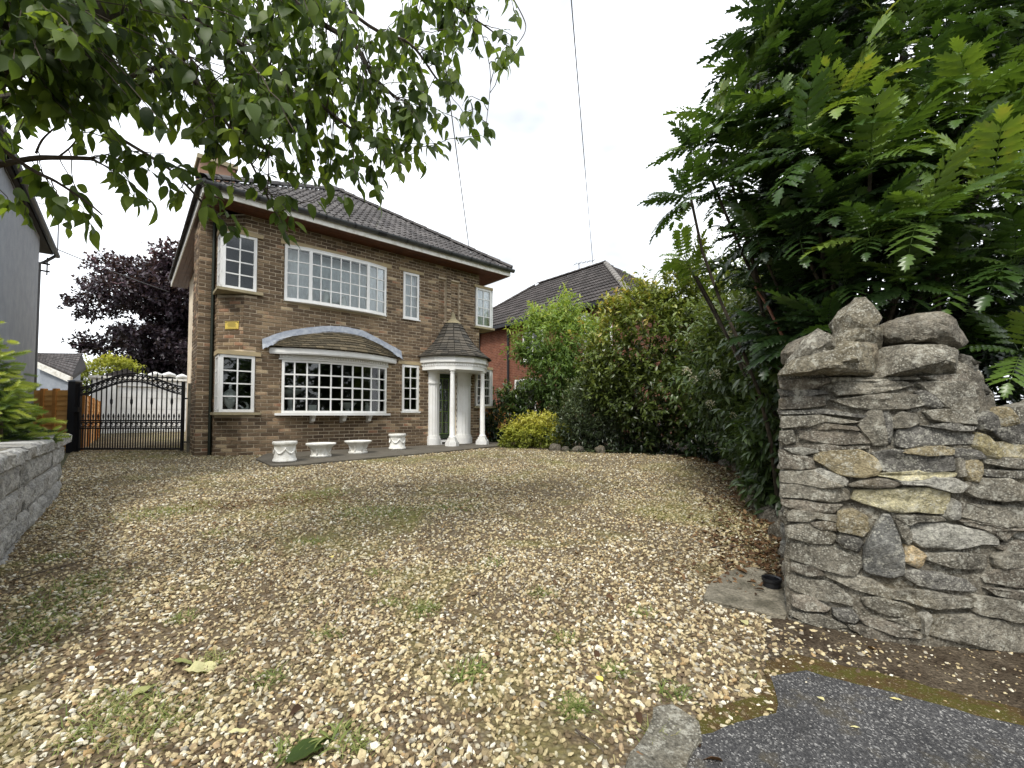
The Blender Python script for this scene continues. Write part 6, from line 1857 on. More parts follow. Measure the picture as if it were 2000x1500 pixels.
# ------------------------------------------------------------------ mahonia
def frond_tpl(pairs=7, arch=0.30, seed=0):
    """pinnate frond along +Y: paired spiny leaflets and an end leaflet"""
    r = np.random.default_rng(seed)
    V, T = [], []
    def leaflet(o, d, up, L, w):
        d = d / np.linalg.norm(d); s = np.cross(d, up); s /= np.linalg.norm(s); k_ = np.cross(s, d)
        st = ((0.0, 0.10), (0.13, 0.95), (0.22, 0.60), (0.36, 1.25), (0.45, 0.66), (0.60, 1.1), (0.68, 0.46), (0.80, 0.62), (0.86, 0.20), (1.0, 0.0))
        n0 = len(V)
        for t, wd in st:
            p = o + d * L * t - k_ * (0.22 * L * t * t)
            tipf = 0.10 * L if wd in (0.95, 1.25, 1.1, 0.62) else -0.02 * L
            V.append(p)
            for sg in (-1, 1): V.append(p + s * sg * wd * w / 2 + d * tipf + k_ * (0.12 * wd * w))
        for i in range(len(st) - 1):
            a, b = n0 + 3 * i, n0 + 3 * i + 3
            T.extend([(a, b, b + 2), (a, b + 2, a + 2), (a, a + 1, b + 1), (a, b + 1, b)])
    def rach(t): return np.array([0, t, arch * t - 0.62 * arch * 2 * t * t])
    prev = None
    for i in range(9):
        p = rach(i / 8); n0 = len(V); w = 0.010 * (1 - i / 11)
        V.extend([p + np.array([-w, 0, 0]), p + np.array([w, 0, 0]), p + np.array([0, 0, -w])])
        if prev is not None:
            a, b = prev, n0
            for x, y in ((0, 1), (1, 2), (2, 0)): T.extend([(a + x, a + y, b + y), (a + x, b + y, b + x)])
        prev = n0
    for i in range(pairs):
        t = 0.16 + 0.76 * i / (pairs - 0.4)
        sz = 0.33 * (0.62 + 0.50 * math.sin(math.pi * (0.18 + 0.62 * i / pairs)))
        for sg in (-1, 1):
            d = np.array([sg * 1.0, 0.42 + 0.30 * i / pairs, -0.20 + r.normal(0, 0.06)])
            leaflet(rach(t), d, np.array([r.normal(0, 0.12), -0.1, 1.0]), sz * r.uniform(0.85, 1.10), sz * 0.36)
    leaflet(rach(0.97), np.array([0, 1, -0.35]), np.array([0, 0.2, 1.0]), 0.33, 0.16)
    return np.array(V, float), np.array(T, int)
FR = [frond_tpl(7, 0.50, 1), frond_tpl(8, 0.36, 2), frond_tpl(6, 0.62, 3), frond_tpl(7, 0.24, 4)]
mah = thing('mahonia_shrub', 'tall mahonia with spiny fern like fronds behind the stone pillar', 'shrub', (2.7, 3.5, 0.12))
FRONDS = []     # point, direction, up, length, tone, shape
def rosette(P, ax, n, L, tone, open_=(0.0, 75.0), tj=0.12):
    ax = np.array(ax, float); ax /= np.linalg.norm(ax)
    a = np.cross(ax, [0.3, 0.9, 0.1]); a /= np.linalg.norm(a); b = np.cross(ax, a)
    ph = R.uniform(0, 6)
    for k in range(n):
        th = ph + k * 2.39996
        el = rad(open_[0] + (open_[1] - open_[0]) * (1 - (k / max(1, n - 1)) ** 0.8) + R.uniform(-8, 8))
        ring_ = math.cos(th) * a + math.sin(th) * b
        d = ring_ * math.cos(el) + ax * math.sin(el)
        up = ax * math.cos(el) - ring_ * math.sin(el) + np.array([0, 0, 0.35])
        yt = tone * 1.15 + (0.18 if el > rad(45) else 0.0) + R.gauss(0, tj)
        if R.random() < 0.012: yt = 0.94
        FRONDS.append((P + d * 0.02, d, up, L * R.uniform(0.62, 1.12), min(max(yt, 0), 0.94), R.randrange(4)))
# crowns that the photograph shows one by one
RS = [(1650, 215, 2.95, 0.80, 13, .44), (1585, 300, 2.9, 0.36, 12, .40), (1700, 330, 2.75, 0.55, 13, .40), (1880, 240, 2.85, 0.52, 13, .46), (1960, 150, 2.9, 0.50, 12, .44),
      (1800, 440, 2.55, 0.52, 13, .38), (1700, 470, 2.7, 0.40, 13, .38), (1930, 390, 2.5, 0.58, 13, .40), (1620, 420, 2.9, 0.22, 12, .38), (1980, 520, 2.5, 0.46, 12, .36),
      (1850, 330, 2.8, 0.40, 12, .42), (1760, 300, 3.0, 0.46, 12, .42), (1990, 300, 2.7, 0.50, 12, .40), (1560, 470, 3.1, 0.22, 12, .38), (1650, 560, 2.95, 0.30, 12, .34),
      (1760, 560, 2.75, 0.34, 12, .34), (1870, 560, 2.7, 0.40, 12, .36), (1995, 690, 2.55, 0.50, 10, .30), (1480, 300, 3.5, 0.40, 13, .42), (1420, 250, 3.6, 0.42, 14, .42),
      (1370, 300, 3.6, 0.38, 12, .38), (1480, 165, 3.6, 0.46, 14, .44), (1350, 390, 3.5, 0.30, 11, .34), (1500, 400, 3.4, 0.24, 12, .38), (1590, 90, 3.5, 0.38, 14, .44), (1560, 30, 3.7, 0.40, 13, .44), (1660, 40, 3.4, 0.42, 13, .42),
      (1760, 110, 3.2, 0.55, 13, .42), (1850, 60, 3.1, 0.46, 13, .44), (1950, 40, 3.0, 0.44, 13, .42), (1700, 170, 3.3, 0.50, 12, .40), (1430, 360, 3.5, 0.34, 12, .36), (1540, 230, 3.3, 0.36, 12, .40),
      (1360, 540, 4.4, 0.62, 8, .34), (1340, 510, 4.6, 0.62, 7, .34), (1480, 470, 3.4, 0.18, 12, .36), (1560, 560, 3.3, 0.20, 12, .34), (1620, 640, 3.0, 0.24, 10, .32),
      (1800, 200, 3.0, 0.45, 12, .42), (1530, 120, 3.8, 0.36, 12, .40), (2040, 80, 2.9, 0.45, 12, .42), (2060, 240, 2.7, 0.45, 12, .42), (2060, 430, 2.6, 0.40, 12, .40), (1640, -40, 3.5, 0.40, 13, .42), (1780, -40, 3.2, 0.42, 13, .42), (1920, -60, 3.1, 0.42, 13, .42)]
tops = []
for px, py, d, tn, n, L in RS:
    P = at(px, py, d)
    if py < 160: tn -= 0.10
    out = unit(np.array([P[0] - 3.0, P[1] - 3.6, 0.0])[None])[0]
    ax = out * 0.42 + np.array([0, 0, 1.0])
    rosette(P, ax, n, L, tn, (-18.0, 72.0))
    tops.append(P)
# older fronds filling the bush inside, the shade put into a dark tone
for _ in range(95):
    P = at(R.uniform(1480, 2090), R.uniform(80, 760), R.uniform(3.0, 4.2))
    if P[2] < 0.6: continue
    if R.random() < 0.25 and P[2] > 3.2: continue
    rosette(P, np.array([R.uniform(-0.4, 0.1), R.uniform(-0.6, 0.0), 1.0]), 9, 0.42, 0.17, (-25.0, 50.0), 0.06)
for _ in range(20):     # further crowns high up and behind
    P = at(R.uniform(1560, 2100), R.uniform(-140, 220), R.uniform(3.3, 4.6))
    rosette(P, np.array([R.uniform(-0.5, 0.2), R.uniform(-0.5, 0.1), 1.0]), 11, 0.40, 0.24, (-20.0, 65.0), 0.12)
for _ in range(30):     # skirts towards the viburnum
    P = at(R.uniform(1460, 1640), R.uniform(380, 720), R.uniform(3.5, 4.6))
    rosette(P, np.array([R.uniform(-0.5, 0.1), R.uniform(-0.6, 0.0), 1.0]), 9, 0.38, 0.24, (-25.0, 55.0), 0.08)
FRONDS.sort(key=lambda q: np.linalg.norm(q[0] + q[1] * q[3] * 0.5 - CAM))
frme = [np_mesh('frond', v, t_) for v, t_ in FR]
def inframe(P):
    q = P - CAM
    return q[1] > 0.2 and abs(q[0] / q[1]) < 1.12 and q[2] / q[1] < 1.0
cnt, rest = 0, [[] for _ in FR]
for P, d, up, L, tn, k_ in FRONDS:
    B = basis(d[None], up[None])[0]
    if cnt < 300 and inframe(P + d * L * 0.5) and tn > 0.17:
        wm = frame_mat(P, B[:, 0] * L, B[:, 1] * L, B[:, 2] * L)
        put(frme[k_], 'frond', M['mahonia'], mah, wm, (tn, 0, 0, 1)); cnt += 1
    else:
        rest[k_].append((P, B, L, tn))
parts = [scatter(FR[i], np.array([q[0] for q in r]), np.array([q[1] for q in r]), np.array([q[2] for q in r]), np.array([q[3] for q in r])) for i, r in enumerate(rest) if r]
V, T, tn = join(parts)
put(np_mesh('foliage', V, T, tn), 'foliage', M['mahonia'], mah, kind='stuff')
for tp in tops:
    if tp[1] > 2.7:
        b = np.array([2.75 + R.uniform(-0.35, 0.5), 3.7 + R.uniform(-0.3, 0.4), 0.12])
        pts = [b + (tp - b) * t + np.array([math.sin(t * 3 + tp[0] * 5), math.cos(t * 4 + tp[2] * 5), 0]) * 0.10 * math.sin(math.pi * t) for t in np.linspace(0, 1, 8)]
        MB().tube(pts, [0.019 - 0.008 * k / 7 for k in range(8)], 6).build('stem', M['bark'], mah, smooth=True)
# bare brown stem leaning behind the pillar
MB().tube([at(1545, 690, 3.2), at(1520, 640, 3.3), at(1500, 600, 3.4), at(1475, 560, 3.5)], [0.012, 0.011, 0.010, 0.008], 6).build('stem', simple('reddish_stem', (0.16, 0.065, 0.035), rough=0.7), mah)

# ------------------------------------------------------------------ overhanging cherry
cherry = thing('cherry_tree', 'overhanging cherry tree with drooping pointed leaves at the upper left', 'tree', (-3.1, 1.5, 0.05))
LIMB = []
def limb(pts, r0, r1, n=14):
    P = [np.array(p, float) for p in pts]
    out = []
    for i in range(len(P) - 1):
        p0 = P[max(i - 1, 0)]; p1, p2 = P[i], P[i + 1]; p3 = P[min(i + 2, len(P) - 1)]
        for k in range(n // (len(P) - 1) + 2):
            t = k / (n // (len(P) - 1) + 2)
            out.append(0.5 * (2 * p1 + (p2 - p0) * t + (2 * p0 - 5 * p1 + 4 * p2 - p3) * t * t + (3 * p1 - p0 - 3 * p2 + p3) * t ** 3))
    out.append(P[-1])
    m = len(out)
    rs = [r0 + (r1 - r0) * i / (m - 1) for i in range(m)]
    rs = [r * (1 + 0.10 * mnoise.noise((i * 0.8, r0 * 50, 0))) for i, r in enumerate(rs)]
    MB().tube(out, rs, 9 if r0 > 0.03 else 6).build('branch', M['bark'] if r0 > 0.02 else M['twig'], cherry, smooth=True)
    LIMB.extend(out)
    return out
trunk = limb([(-3.1, 1.5, 0.0), (-3.08, 1.52, 1.2), (-2.95, 1.6, 2.2), (-2.75, 1.7, 2.75)], 0.19, 0.13)
limb([(-2.9, 1.6, 2.3), at(-120, 150, 1.95), at(20, 95, 2.05), at(120, 45, 2.2), at(240, -10, 2.5), at(420, -90, 3.0)], 0.125, 0.05, 22)
limb([at(-60, 40, 2.0), at(50, 20, 2.0), at(120, -40, 2.1), at(260, -150, 2.4)], 0.09, 0.05)
limb([at(-80, 215, 2.1), at(40, 190, 2.3), at(150, 180, 2.5), at(250, 150, 2.8), at(370, 110, 3.0)], 0.032, 0.012)
limb([at(260, -20, 2.5), at(330, 18, 2.6), at(450, 72, 2.8), at(600, 185, 3.0), at(700, 262, 3.1), at(790, 322, 3.2)], 0.022, 0.007, 20)
limb([at(440, -120, 2.9), at(600, 25, 3.0), at(690, 85, 3.1), at(730, 150, 3.1), at(775, 192, 3.15)], 0.024, 0.010, 18)
limb([at(560, -80, 2.9), at(720, 50, 3.1), at(800, 85, 3.2), at(850, 150, 3.3), at(872, 175, 3.3)], 0.014, 0.005, 16)
limb([at(-40, 330, 2.2), at(60, 310, 2.3), at(120, 308, 2.35), at(182, 310, 2.4)], 0.016, 0.010)
limb([at(-40, 260, 2.1), at(60, 330, 2.25), at(110, 355, 2.3), at(170, 395, 2.4), at(200, 420, 2.4)], 0.011, 0.004)
limb([at(120, 180, 2.4), at(220, 260, 2.6), at(330, 330, 2.7), at(400, 400, 2.75), at(455, 450, 2.8)], 0.012, 0.004)
limb([at(300, 60, 2.6), at(400, 180, 2.7), at(480, 300, 2.8), at(530, 400, 2.85), at(565, 470, 2.9)], 0.012, 0.004)
limb([at(760, -80, 3.0), at(900, 20, 3.2), at(960, 60, 3.3), at(1000, 100, 3.3)], 0.009, 0.004)
limb([at(980, -40, 3.2), at(1020, 30, 3.3), at(1026, 60, 3.3), at(1008, 90, 3.3)], 0.005, 0.003)
limb([at(920, 0, 3.2), at(945, 80, 3.3), at(958, 150, 3.3), at(950, 240, 3.3)], 0.004, 0.0025)
limb([at(70, 300, 2.3), at(85, 270, 2.3), at(125, 235, 2.35)], 0.006, 0.003); limb([at(112, 308, 2.35), at(140, 285, 2.4), at(165, 250, 2.4)], 0.005, 0.003)
LP = np.array(LIMB)
tg = []
def region(poly, n, d0, d1):
    P = np.array(poly, float); k_ = 0
    while k_ < n:
        x, y = R.uniform(P[:, 0].min(), P[:, 0].max()), R.uniform(P[:, 1].min(), P[:, 1].max())
        if inside(poly, np.array([x]), np.array([y]))[0]:
            tg.append((x, y, R.uniform(d0, d1), R.randint(7, 11))); k_ += 1
region([(-120, -120), (720, -120), (690, 120), (600, 250), (480, 300), (380, 270), (250, 240), (110, 170), (-60, 170), (-120, 60)], 440, 1.9, 3.5)
region([(-120, -100), (230, -100), (200, 120), (-60, 160)], 46, 1.6, 1.95)
region([(380, 250), (700, 110), (860, -60), (935, -60), (890, 150), (780, 310), (680, 370), (560, 340), (430, 340)], 160, 2.6, 3.7)
region([(-80, 160), (120, 170), (260, 240), (200, 270), (60, 240), (-60, 290)], 24, 2.0, 2.6)
for x, y in ((1000, 70), (1012, 95), (990, 90), (880, 200), (870, 160), (915, 190), (915, 215), (935, 265), (870, 250), (850, 280), (780, 280), (720, 345), (680, 380), (660, 330), (935, 100), (920, 40), (860, 100), (830, 180), (1010, 30), (985, 115), (965, 95), (1005, 105), (900, 165), (893, 130), (885, 60), (905, 238), (925, 255), (952, 248), (860, 300), (805, 300), (830, 318), (735, 372), (742, 402), (700, 362), (640, 352), (600, 350), (568, 385), (572, 430), (560, 462), (548, 420), (472, 440), (458, 452), (425, 385), (452, 372), (402, 352), (405, 400), (330, 365), (300, 400), (268, 392), (262, 365), (292, 335), (350, 330), (340, 390), (820, 240), (760, 300), (840, 215), (690, 330), (640, 300), (520, 340), (500, 370),
             (22, 408), (48, 420), (105, 382), (88, 352), (60, 335), (150, 398), (182, 425), (132, 440), (185, 448), (240, 315), (170, 296), (200, 260), (30, 285), (5, 262), (120, 400), (930, 60), (955, 20), (990, -10), (900, -20), (780, 335), (420, 330), (380, 330), (240, 285), (210, 215), (270, 300), (320, 300)):
    tg.append((x, y, R.uniform(2.5, 3.3) if x > 420 else R.uniform(2.1, 2.7), R.randint(6, 9)))
CH = []
twm = MB()
for x, y, d, n in tg:
    P1 = at(x, y, d)
    dist = np.linalg.norm(LP - P1 - np.array([-0.12, 0, 0.22]), axis=1)
    j = np.argsort(dist)[R.randrange(4)]
    P0 = LP[j]
    if np.linalg.norm(P0 - P1) > 1.1: P0 = P1 + np.array([R.uniform(-0.35, -0.1), R.uniform(-0.1, 0.2), R.uniform(0.25, 0.5)])
    mid = (P0 + P1) / 2 + np.array([0.0, 0.0, 0.10]) * np.linalg.norm(P1 - P0)
    pts = [P0 * (1 - t) ** 2 + 2 * mid * t * (1 - t) + P1 * t * t for t in np.linspace(0, 1, 7)]
    pts = [p + np.array([R.gauss(0, 0.006), R.gauss(0, 0.006), R.gauss(0, 0.006)]) * (0 < i < 6) for i, p in enumerate(pts)]
    twm.tube(pts, [0.0036 - 0.0018 * k / 6 for k in range(7)], 4, cap=False)
    fwd = unit((pts[-1] - pts[-3])[None])[0]
    tb = R.gauss(0.64, 0.17)
    for k in range(n):
        t = 1.0 - 0.62 * (k / n) ** 1.2
        p = pts[-1] if t >= 1 else np.array([np.interp(t * 6, range(7), [q[a] for q in pts]) for a in range(3)])
        dd = np.array([R.gauss(0, 0.55), R.gauss(0, 0.55), -0.55 + R.gauss(0, 0.25)]) + fwd * 0.45
        dd /= np.linalg.norm(dd)
        up = np.array([R.gauss(0, 0.5), R.gauss(0, 0.5), 1.0]) + fwd * 0.3
        CH.append((p + dd * 0.014, dd, up, R.uniform(0.066, 0.114), min(max(tb + R.gauss(0, 0.14), 0), 1)))
put(twm.mesh('twigs'), 'twigs', M['twig'], cherry, kind='stuff')
CT = [leaf_tpl(1.0, w, f_, dr, (0.0, 0.10, 0.28, 0.50, 0.70, 0.84, 0.92, 1.0), (0.0, 0.48, 0.92, 1.0, 0.74, 0.38, 0.14, 0.0)) for w, f_, dr in ((0.50, 0.22, 0.25), (0.56, 0.10, 0.42), (0.48, 0.40, 0.10), (0.53, 0.18, 0.60))]
chme = [np_mesh('leaf', v, t_) for v, t_ in CT]
CH.sort(key=lambda q: np.linalg.norm(q[0] - CAM) / q[3])
cnt, rest = 0, [[] for _ in CT]
for P, d, up, L, tn in CH:
    B = basis(d[None], up[None])[0]; k_ = R.randrange(4)
    if cnt < 300 and inframe(P):
        put(chme[k_], 'leaf', M['cherry'], cherry, frame_mat(P, B[:, 0] * L, B[:, 1] * L, B[:, 2] * L), (tn, 0, 0, 1)); cnt += 1
    else: rest[k_].append((P, B, L, tn))
V, T, tn = join([scatter(CT[i], np.array([q[0] for q in r]), np.array([q[1] for q in r]), np.array([q[2] for q in r]), np.array([q[3] for q in r])) for i, r in enumerate(rest) if r])
put(np_mesh('foliage', V, T, tn), 'foliage', M['cherry'], cherry, kind='stuff')

# ------------------------------------------------------------------ copper beech, yellow shrub, conifer
def tiers(c, rx, ry, z0, z1, n, seed):
    out = []
    for k in range(n):
        t = (k + 0.5) / n
        z = z0 + (z1 - z0) * t
        w = math.sin(math.pi * (0.16 + 0.74 * t)) ** 0.8
        for j in range(5):
            th = R.uniform(0, 2 * math.pi); rr = R.uniform(0.25, 0.92) * w
            out.append(((c[0] + rx * rr * math.cos(th), c[1] + ry * rr * math.sin(th), z + R.uniform(-0.4, 0.4)), (R.uniform(1.1, 1.9), R.uniform(1.1, 1.8), R.uniform(0.45, 0.8))))
    return out
bc = (-20.6, 27.0)
bb = tiers(bc, 4.3, 3.4, 3.2, 10.6, 9, 3)
bb += [((-25.2, 26.5, 5.4), (1.3, 1.0, 0.5)), ((-25.4, 26.5, 7.6), (1.6, 1.2, 0.6)), ((-24.8, 26.6, 9.0), (1.4, 1.2, 0.6)), ((-23.4, 26.6, 4.7), (1.6, 1.2, 0.6)), ((-24.6, 26.4, 10.2), (1.0, 1.0, 0.6))]
shrub('copper_beech', 'broad dark purple copper beech beyond the garage', 'tree', (bc[0] + 0.6, bc[1], 0.3), bb, 'copper',
      [dict(shoots=7500, per=8, L=0.26, Wd=0.15, tone_fn=hgrad(3.0, 11.0, 0.30, 0.80), stem=0.30, spread=0.9, tpl=simple_leaf(1.0, 0.6), shell=(0.4, 1.1), lumps=0.4)],
      [(bc[0] + 0.3, bc[1], 9.0)], 0.38, 0.10, 'trunk', 'bark')
shrub('yellow_shrub', 'bright yellow green tree top rising behind the garage', 'tree', (-20.6, 22.5, 0.3),
      [((-20.9, 22.4, 3.3), (1.2, 0.8, 0.7)), ((-20.2, 22.4, 3.5), (0.9, 0.7, 0.55)), ((-21.6, 22.4, 2.7), (0.9, 0.7, 0.6)), ((-19.6, 22.6, 3.0), (0.6, 0.5, 0.4))], 'golden',
      [dict(shoots=1100, per=7, L=0.17, Wd=0.06, tone_fn=hgrad(2.2, 4.0, 0.2, 0.8), tpl=simple_leaf(1.0, 0.4), shell=(0.5, 1.1), lumps=0.3)], [(-20.8, 22.5, 3.2)], 0.06, 0.02, 'trunk')
fir = thing('fir_shrub', 'conifer with bright yellow green new tips over the block wall', 'shrub', (-4.9, 3.95, 0.14))
n = 16
sv, stt = [], []
SPV, SPT = [], []
for k in range(54):
    y = 0.02 + 0.92 * k / 53
    th = k * 2.39996
    rd = np.array([math.cos(th), 0.0, math.sin(th)])
    ln = 0.26 * (1.0 - 0.35 * y)
    o = np.array([0, y, 0.0]) + rd * 0.01
    tp = o + rd * ln * 0.85 + np.array([0, ln * 0.75, 0])
    sd = np.array([0, 1.0, 0]) * 0.020 + np.cross(rd, [0, 1.0, 0]) * 0.020
    i0 = len(SPV)
    SPV += [o - sd, o + sd, (o + tp) / 2 + sd * 0.9, (o + tp) / 2 - sd * 0.9, tp]
    SPT += [(i0, i0 + 1, i0 + 2), (i0, i0 + 2, i0 + 3), (i0 + 3, i0 + 2, i0 + 4)]
spray = (np.array(SPV), np.array(SPT))
fb = [((-4.75, 3.85, 1.35), (0.55, 0.5, 0.5)), ((-4.60, 3.95, 0.98), (0.50, 0.4, 0.34)), ((-4.95, 3.9, 1.75), (0.42, 0.4, 0.35)), ((-5.1, 4.2, 1.1), (0.5, 0.5, 0.6)), ((-4.35, 3.75, 1.12), (0.26, 0.22, 0.20)), ((-4.62, 4.35, 0.86), (0.34, 0.25, 0.18))]
fb = [((c[0] - 0.32, c[1], c[2]), (r[0] * 0.95, r[1], r[2] * 0.92)) for c, r in fb]
P, D = blob_points(fb, 2600, (0.45, 1.08), 0.3, 4)
d = unit(D * np.array([1, 1, 0.15]) + rng.normal(size=D.shape) * 0.30 + np.array([0.15, -0.1, -0.05]))
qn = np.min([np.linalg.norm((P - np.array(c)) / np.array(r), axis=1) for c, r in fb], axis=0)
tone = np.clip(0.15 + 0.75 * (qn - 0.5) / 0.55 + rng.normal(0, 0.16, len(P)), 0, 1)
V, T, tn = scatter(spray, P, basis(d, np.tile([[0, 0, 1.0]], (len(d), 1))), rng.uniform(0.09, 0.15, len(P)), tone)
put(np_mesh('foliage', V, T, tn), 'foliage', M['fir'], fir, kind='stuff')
stems('stem', fir, (-4.95, 4.0, 0.1), [(-4.9, 3.95, 1.9), (-4.5, 3.85, 1.2), (-4.7, 3.8, 1.5)], 0.03, 0.008)
# ------------------------------------------------------------------ pebbles
BARE = [(0.9, 4.6, 0.25), (-2.0, 4.2, 0.3)]
def pebble_points():
    out = []
    for y0, y1, dens, s0, s1 in ((1.2, 2.2, 4300, 0.0050, 0.0110), (2.2, 3.2, 3600, 0.005, 0.0110), (3.2, 5.0, 2200, 0.006, 0.0115), (5.0, 7.5, 1000, 0.008, 0.0135), (7.5, 10.5, 360, 0.009, 0.015)):
        xm = 1.28 * y1
        n = int((y1 - y0) * 2 * xm * dens)
        x, y = rng.uniform(-xm, xm, n), rng.uniform(y0, y1, n)
        k_ = inside(DRIVE, x, y) & (np.abs(x) < 1.24 * y + 0.1)
        k_ &= ~inside(PATH, x, y) & ~inside([(1.03, 2.40), (1.36, 2.22), (1.50, 2.34), (1.66, 2.62), (1.58, 2.86), (1.36, 2.82), (1.18, 2.62)], x, y)
        k_ &= ~inside([(0.30, 1.30), (0.40, 1.46), (0.50, 1.62), (0.60, 1.62), (0.645, 1.50), (0.58, 1.40), (0.46, 1.26), (0.36, 1.20)], x, y)
        x, y = x[k_], y[k_]
        # thin out where earth and moss have taken over
        nn = np.array([mnoise.noise((a * 0.9, b * 0.9, 4.0)) + 0.6 * mnoise.noise((a * 2.7, b * 2.7, 8.0)) for a, b in zip(x, y)])
        pr = np.clip(0.98 - 1.3 * np.clip(nn - 0.02, 0, 1), 0.45, 1)
        pr = np.where(inside(PAVW, x, y), 0.0, pr)
        vg = inside(VERGE, x, y) | inside(MOSS, x, y)
        pr = np.where(vg, np.clip(0.95 - (x - 0.98) * 2.4 - (2.15 - y) * 0.25, 0.12, 0.9) * np.where(inside(MOSS, x, y), 0.4, 1.0), pr)
        k_ = rng.random(len(x)) < pr
        x, y = x[k_], y[k_]
        out.append(np.stack([x, y, rng.uniform(s0, s1, len(x)) * rng.choice([0.7, 1.0, 1.0, 1.25], len(x))], axis=1))
    # strays over verge and path
    n = 2600
    x, y = rng.uniform(0.4, 3.2, n), rng.uniform(1.3, 2.2, n)
    k_ = inside(VERGE, x, y) | (inside(PATH, x, y) & (rng.random(n) < 0.06))
    out.append(np.stack([x[k_], y[k_], rng.uniform(0.002, 0.0075, k_.sum())], axis=1))
    return np.concatenate(out)
PP = pebble_points()
co = np.stack([PP[:, 0], PP[:, 1], 0.036 * np.clip(PP[:, 1], 0, 8.33) + 0.002 + PP[:, 2] * rng.uniform(-0.05, 0.55, len(PP))], axis=1)
pm = bpy.data.meshes.new('gravel_stones')
pm.vertices.add(len(co)); pm.vertices.foreach_set('co', co.astype(np.float32).ravel())
for nm, arr in (('tone', rng.random(len(co))), ('size', PP[:, 2])):
    a = pm.attributes.new(nm, 'FLOAT', 'POINT'); a.data.foreach_set('value', arr.astype(np.float32))
rt = np.stack([rng.normal(0, 0.45, len(co)), rng.normal(0, 0.45, len(co)), rng.uniform(0, 6.28, len(co))], axis=1)
a = pm.attributes.new('turn', 'FLOAT_VECTOR', 'POINT'); a.data.foreach_set('vector', rt.astype(np.float32).ravel())
sc_ = np.stack([rng.uniform(0.9, 1.45, len(co)), rng.uniform(0.7, 1.05, len(co)), rng.uniform(0.45, 0.80, len(co))], axis=1) * PP[:, 2:3]
a = pm.attributes.new('stretch', 'FLOAT_VECTOR', 'POINT'); a.data.foreach_set('vector', sc_.astype(np.float32).ravel())
pm.update()
ob = put(pm, 'gravel_stones', None, label='loose cream and tan gravel stones covering the drive', cat='gravel', kind='stuff')
ng = bpy.data.node_groups.new('scatter_stones', 'GeometryNodeTree')
ng.interface.new_socket('Geometry', in_out='INPUT', socket_type='NodeSocketGeometry')
ng.interface.new_socket('Geometry', in_out='OUTPUT', socket_type='NodeSocketGeometry')
N_ = ng.nodes
gi, go = N_.new('NodeGroupInput'), N_.new('NodeGroupOutput')
ip = N_.new('GeometryNodeInstanceOnPoints')
gti = N_.new('GeometryNodeGeometryToInstance')
for i in range(4):
    ico = N_.new('GeometryNodeMeshIcoSphere'); ico.inputs['Radius'].default_value = 1.0; ico.inputs['Subdivisions'].default_value = 1
    sp = N_.new('GeometryNodeSetPosition')
    nz_ = N_.new('ShaderNodeTexNoise'); nz_.noise_dimensions = '4D'
    nz_.inputs['Scale'].default_value = 0.85; nz_.inputs['W'].default_value = i * 7.3; nz_.inputs['Detail'].default_value = 1.5
    sub = N_.new('ShaderNodeVectorMath'); sub.operation = 'SUBTRACT'; sub.inputs[1].default_value = (0.5, 0.5, 0.5)
    scl = N_.new('ShaderNodeVectorMath'); scl.operation = 'SCALE'; scl.inputs['Scale'].default_value = 2.3
    sm_ = N_.new('GeometryNodeSetMaterial'); sm_.inputs['Material'].default_value = M['pebble']
    ng.links.new(nz_.outputs['Color'], sub.inputs[0]); ng.links.new(sub.outputs[0], scl.inputs[0])
    ng.links.new(ico.outputs['Mesh'], sp.inputs['Geometry']); ng.links.new(scl.outputs[0], sp.inputs['Offset'])
    ng.links.new(sp.outputs['Geometry'], sm_.inputs['Geometry'])
    ng.links.new(sm_.outputs['Geometry'], gti.inputs['Geometry'])
def attr(nm, typ):
    n = N_.new('GeometryNodeInputNamedAttribute'); n.data_type = typ; n.inputs['Name'].default_value = nm
    return n.outputs['Attribute']
ip.inputs['Pick Instance'].default_value = True
m2p = N_.new('GeometryNodeMeshToPoints')
ng.links.new(gi.outputs[0], m2p.inputs['Mesh']); ng.links.new(m2p.outputs['Points'], ip.inputs['Points'])
ng.links.new(gti.outputs['Instances'], ip.inputs['Instance'])
er = N_.new('FunctionNodeEulerToRotation')
ng.links.new(attr('turn', 'FLOAT_VECTOR'), er.inputs[0]); ng.links.new(er.outputs[0], ip.inputs['Rotation'])
ng.links.new(attr('stretch', 'FLOAT_VECTOR'), ip.inputs['Scale'])
ng.links.new(ip.outputs['Instances'], go.inputs[0])
md = ob.modifiers.new('scatter', 'NODES'); md.node_group = ng

# ------------------------------------------------------------------ weeds, moss and grass in the gravel
def patch_px(px, py, r_): P = gnd(px, py); return (P[0], P[1], r_)
PATCH = [patch_px(*q) for q in ((140, 1150, .16), (170, 1130, .10), (90, 1190, .18), (60, 1230, .16), (190, 1160, .05), (20, 1250, .18), (110, 1090, .10), (330, 1000, .30), (380, 990, .22), (290, 1005, .2), (250, 1390, .10), (330, 1400, .09), (220, 1370, .10), (270, 1440, .10), (840, 1188, .05), (820, 1195, .06), (640, 1240, .05), (760, 1180, .06), (1120, 1390, .022), (1125, 1380, .02), (900, 1320, .05), (930, 1310, .05), (1320, 1355, .05), (650, 1445, .05), (560, 1470, .04), (470, 1100, .08), (600, 1060, .1), (430, 1040, .1), (700, 1000, .25), (760, 1000, .3), (880, 990, .25), (640, 965, .25), (960, 1100, .08), (1100, 1250, .05), (1200, 1310, .05), (350, 1210, .05), (520, 1330, .05), (420, 1290, .05), (1250, 1200, .05), (740, 1120, .07), (1060, 1160, .06), (160, 1440, .06), (700, 1460, .05), (1280, 1440, .04))]
gp_, gd_, gs_, gt_ = [], [], [], []
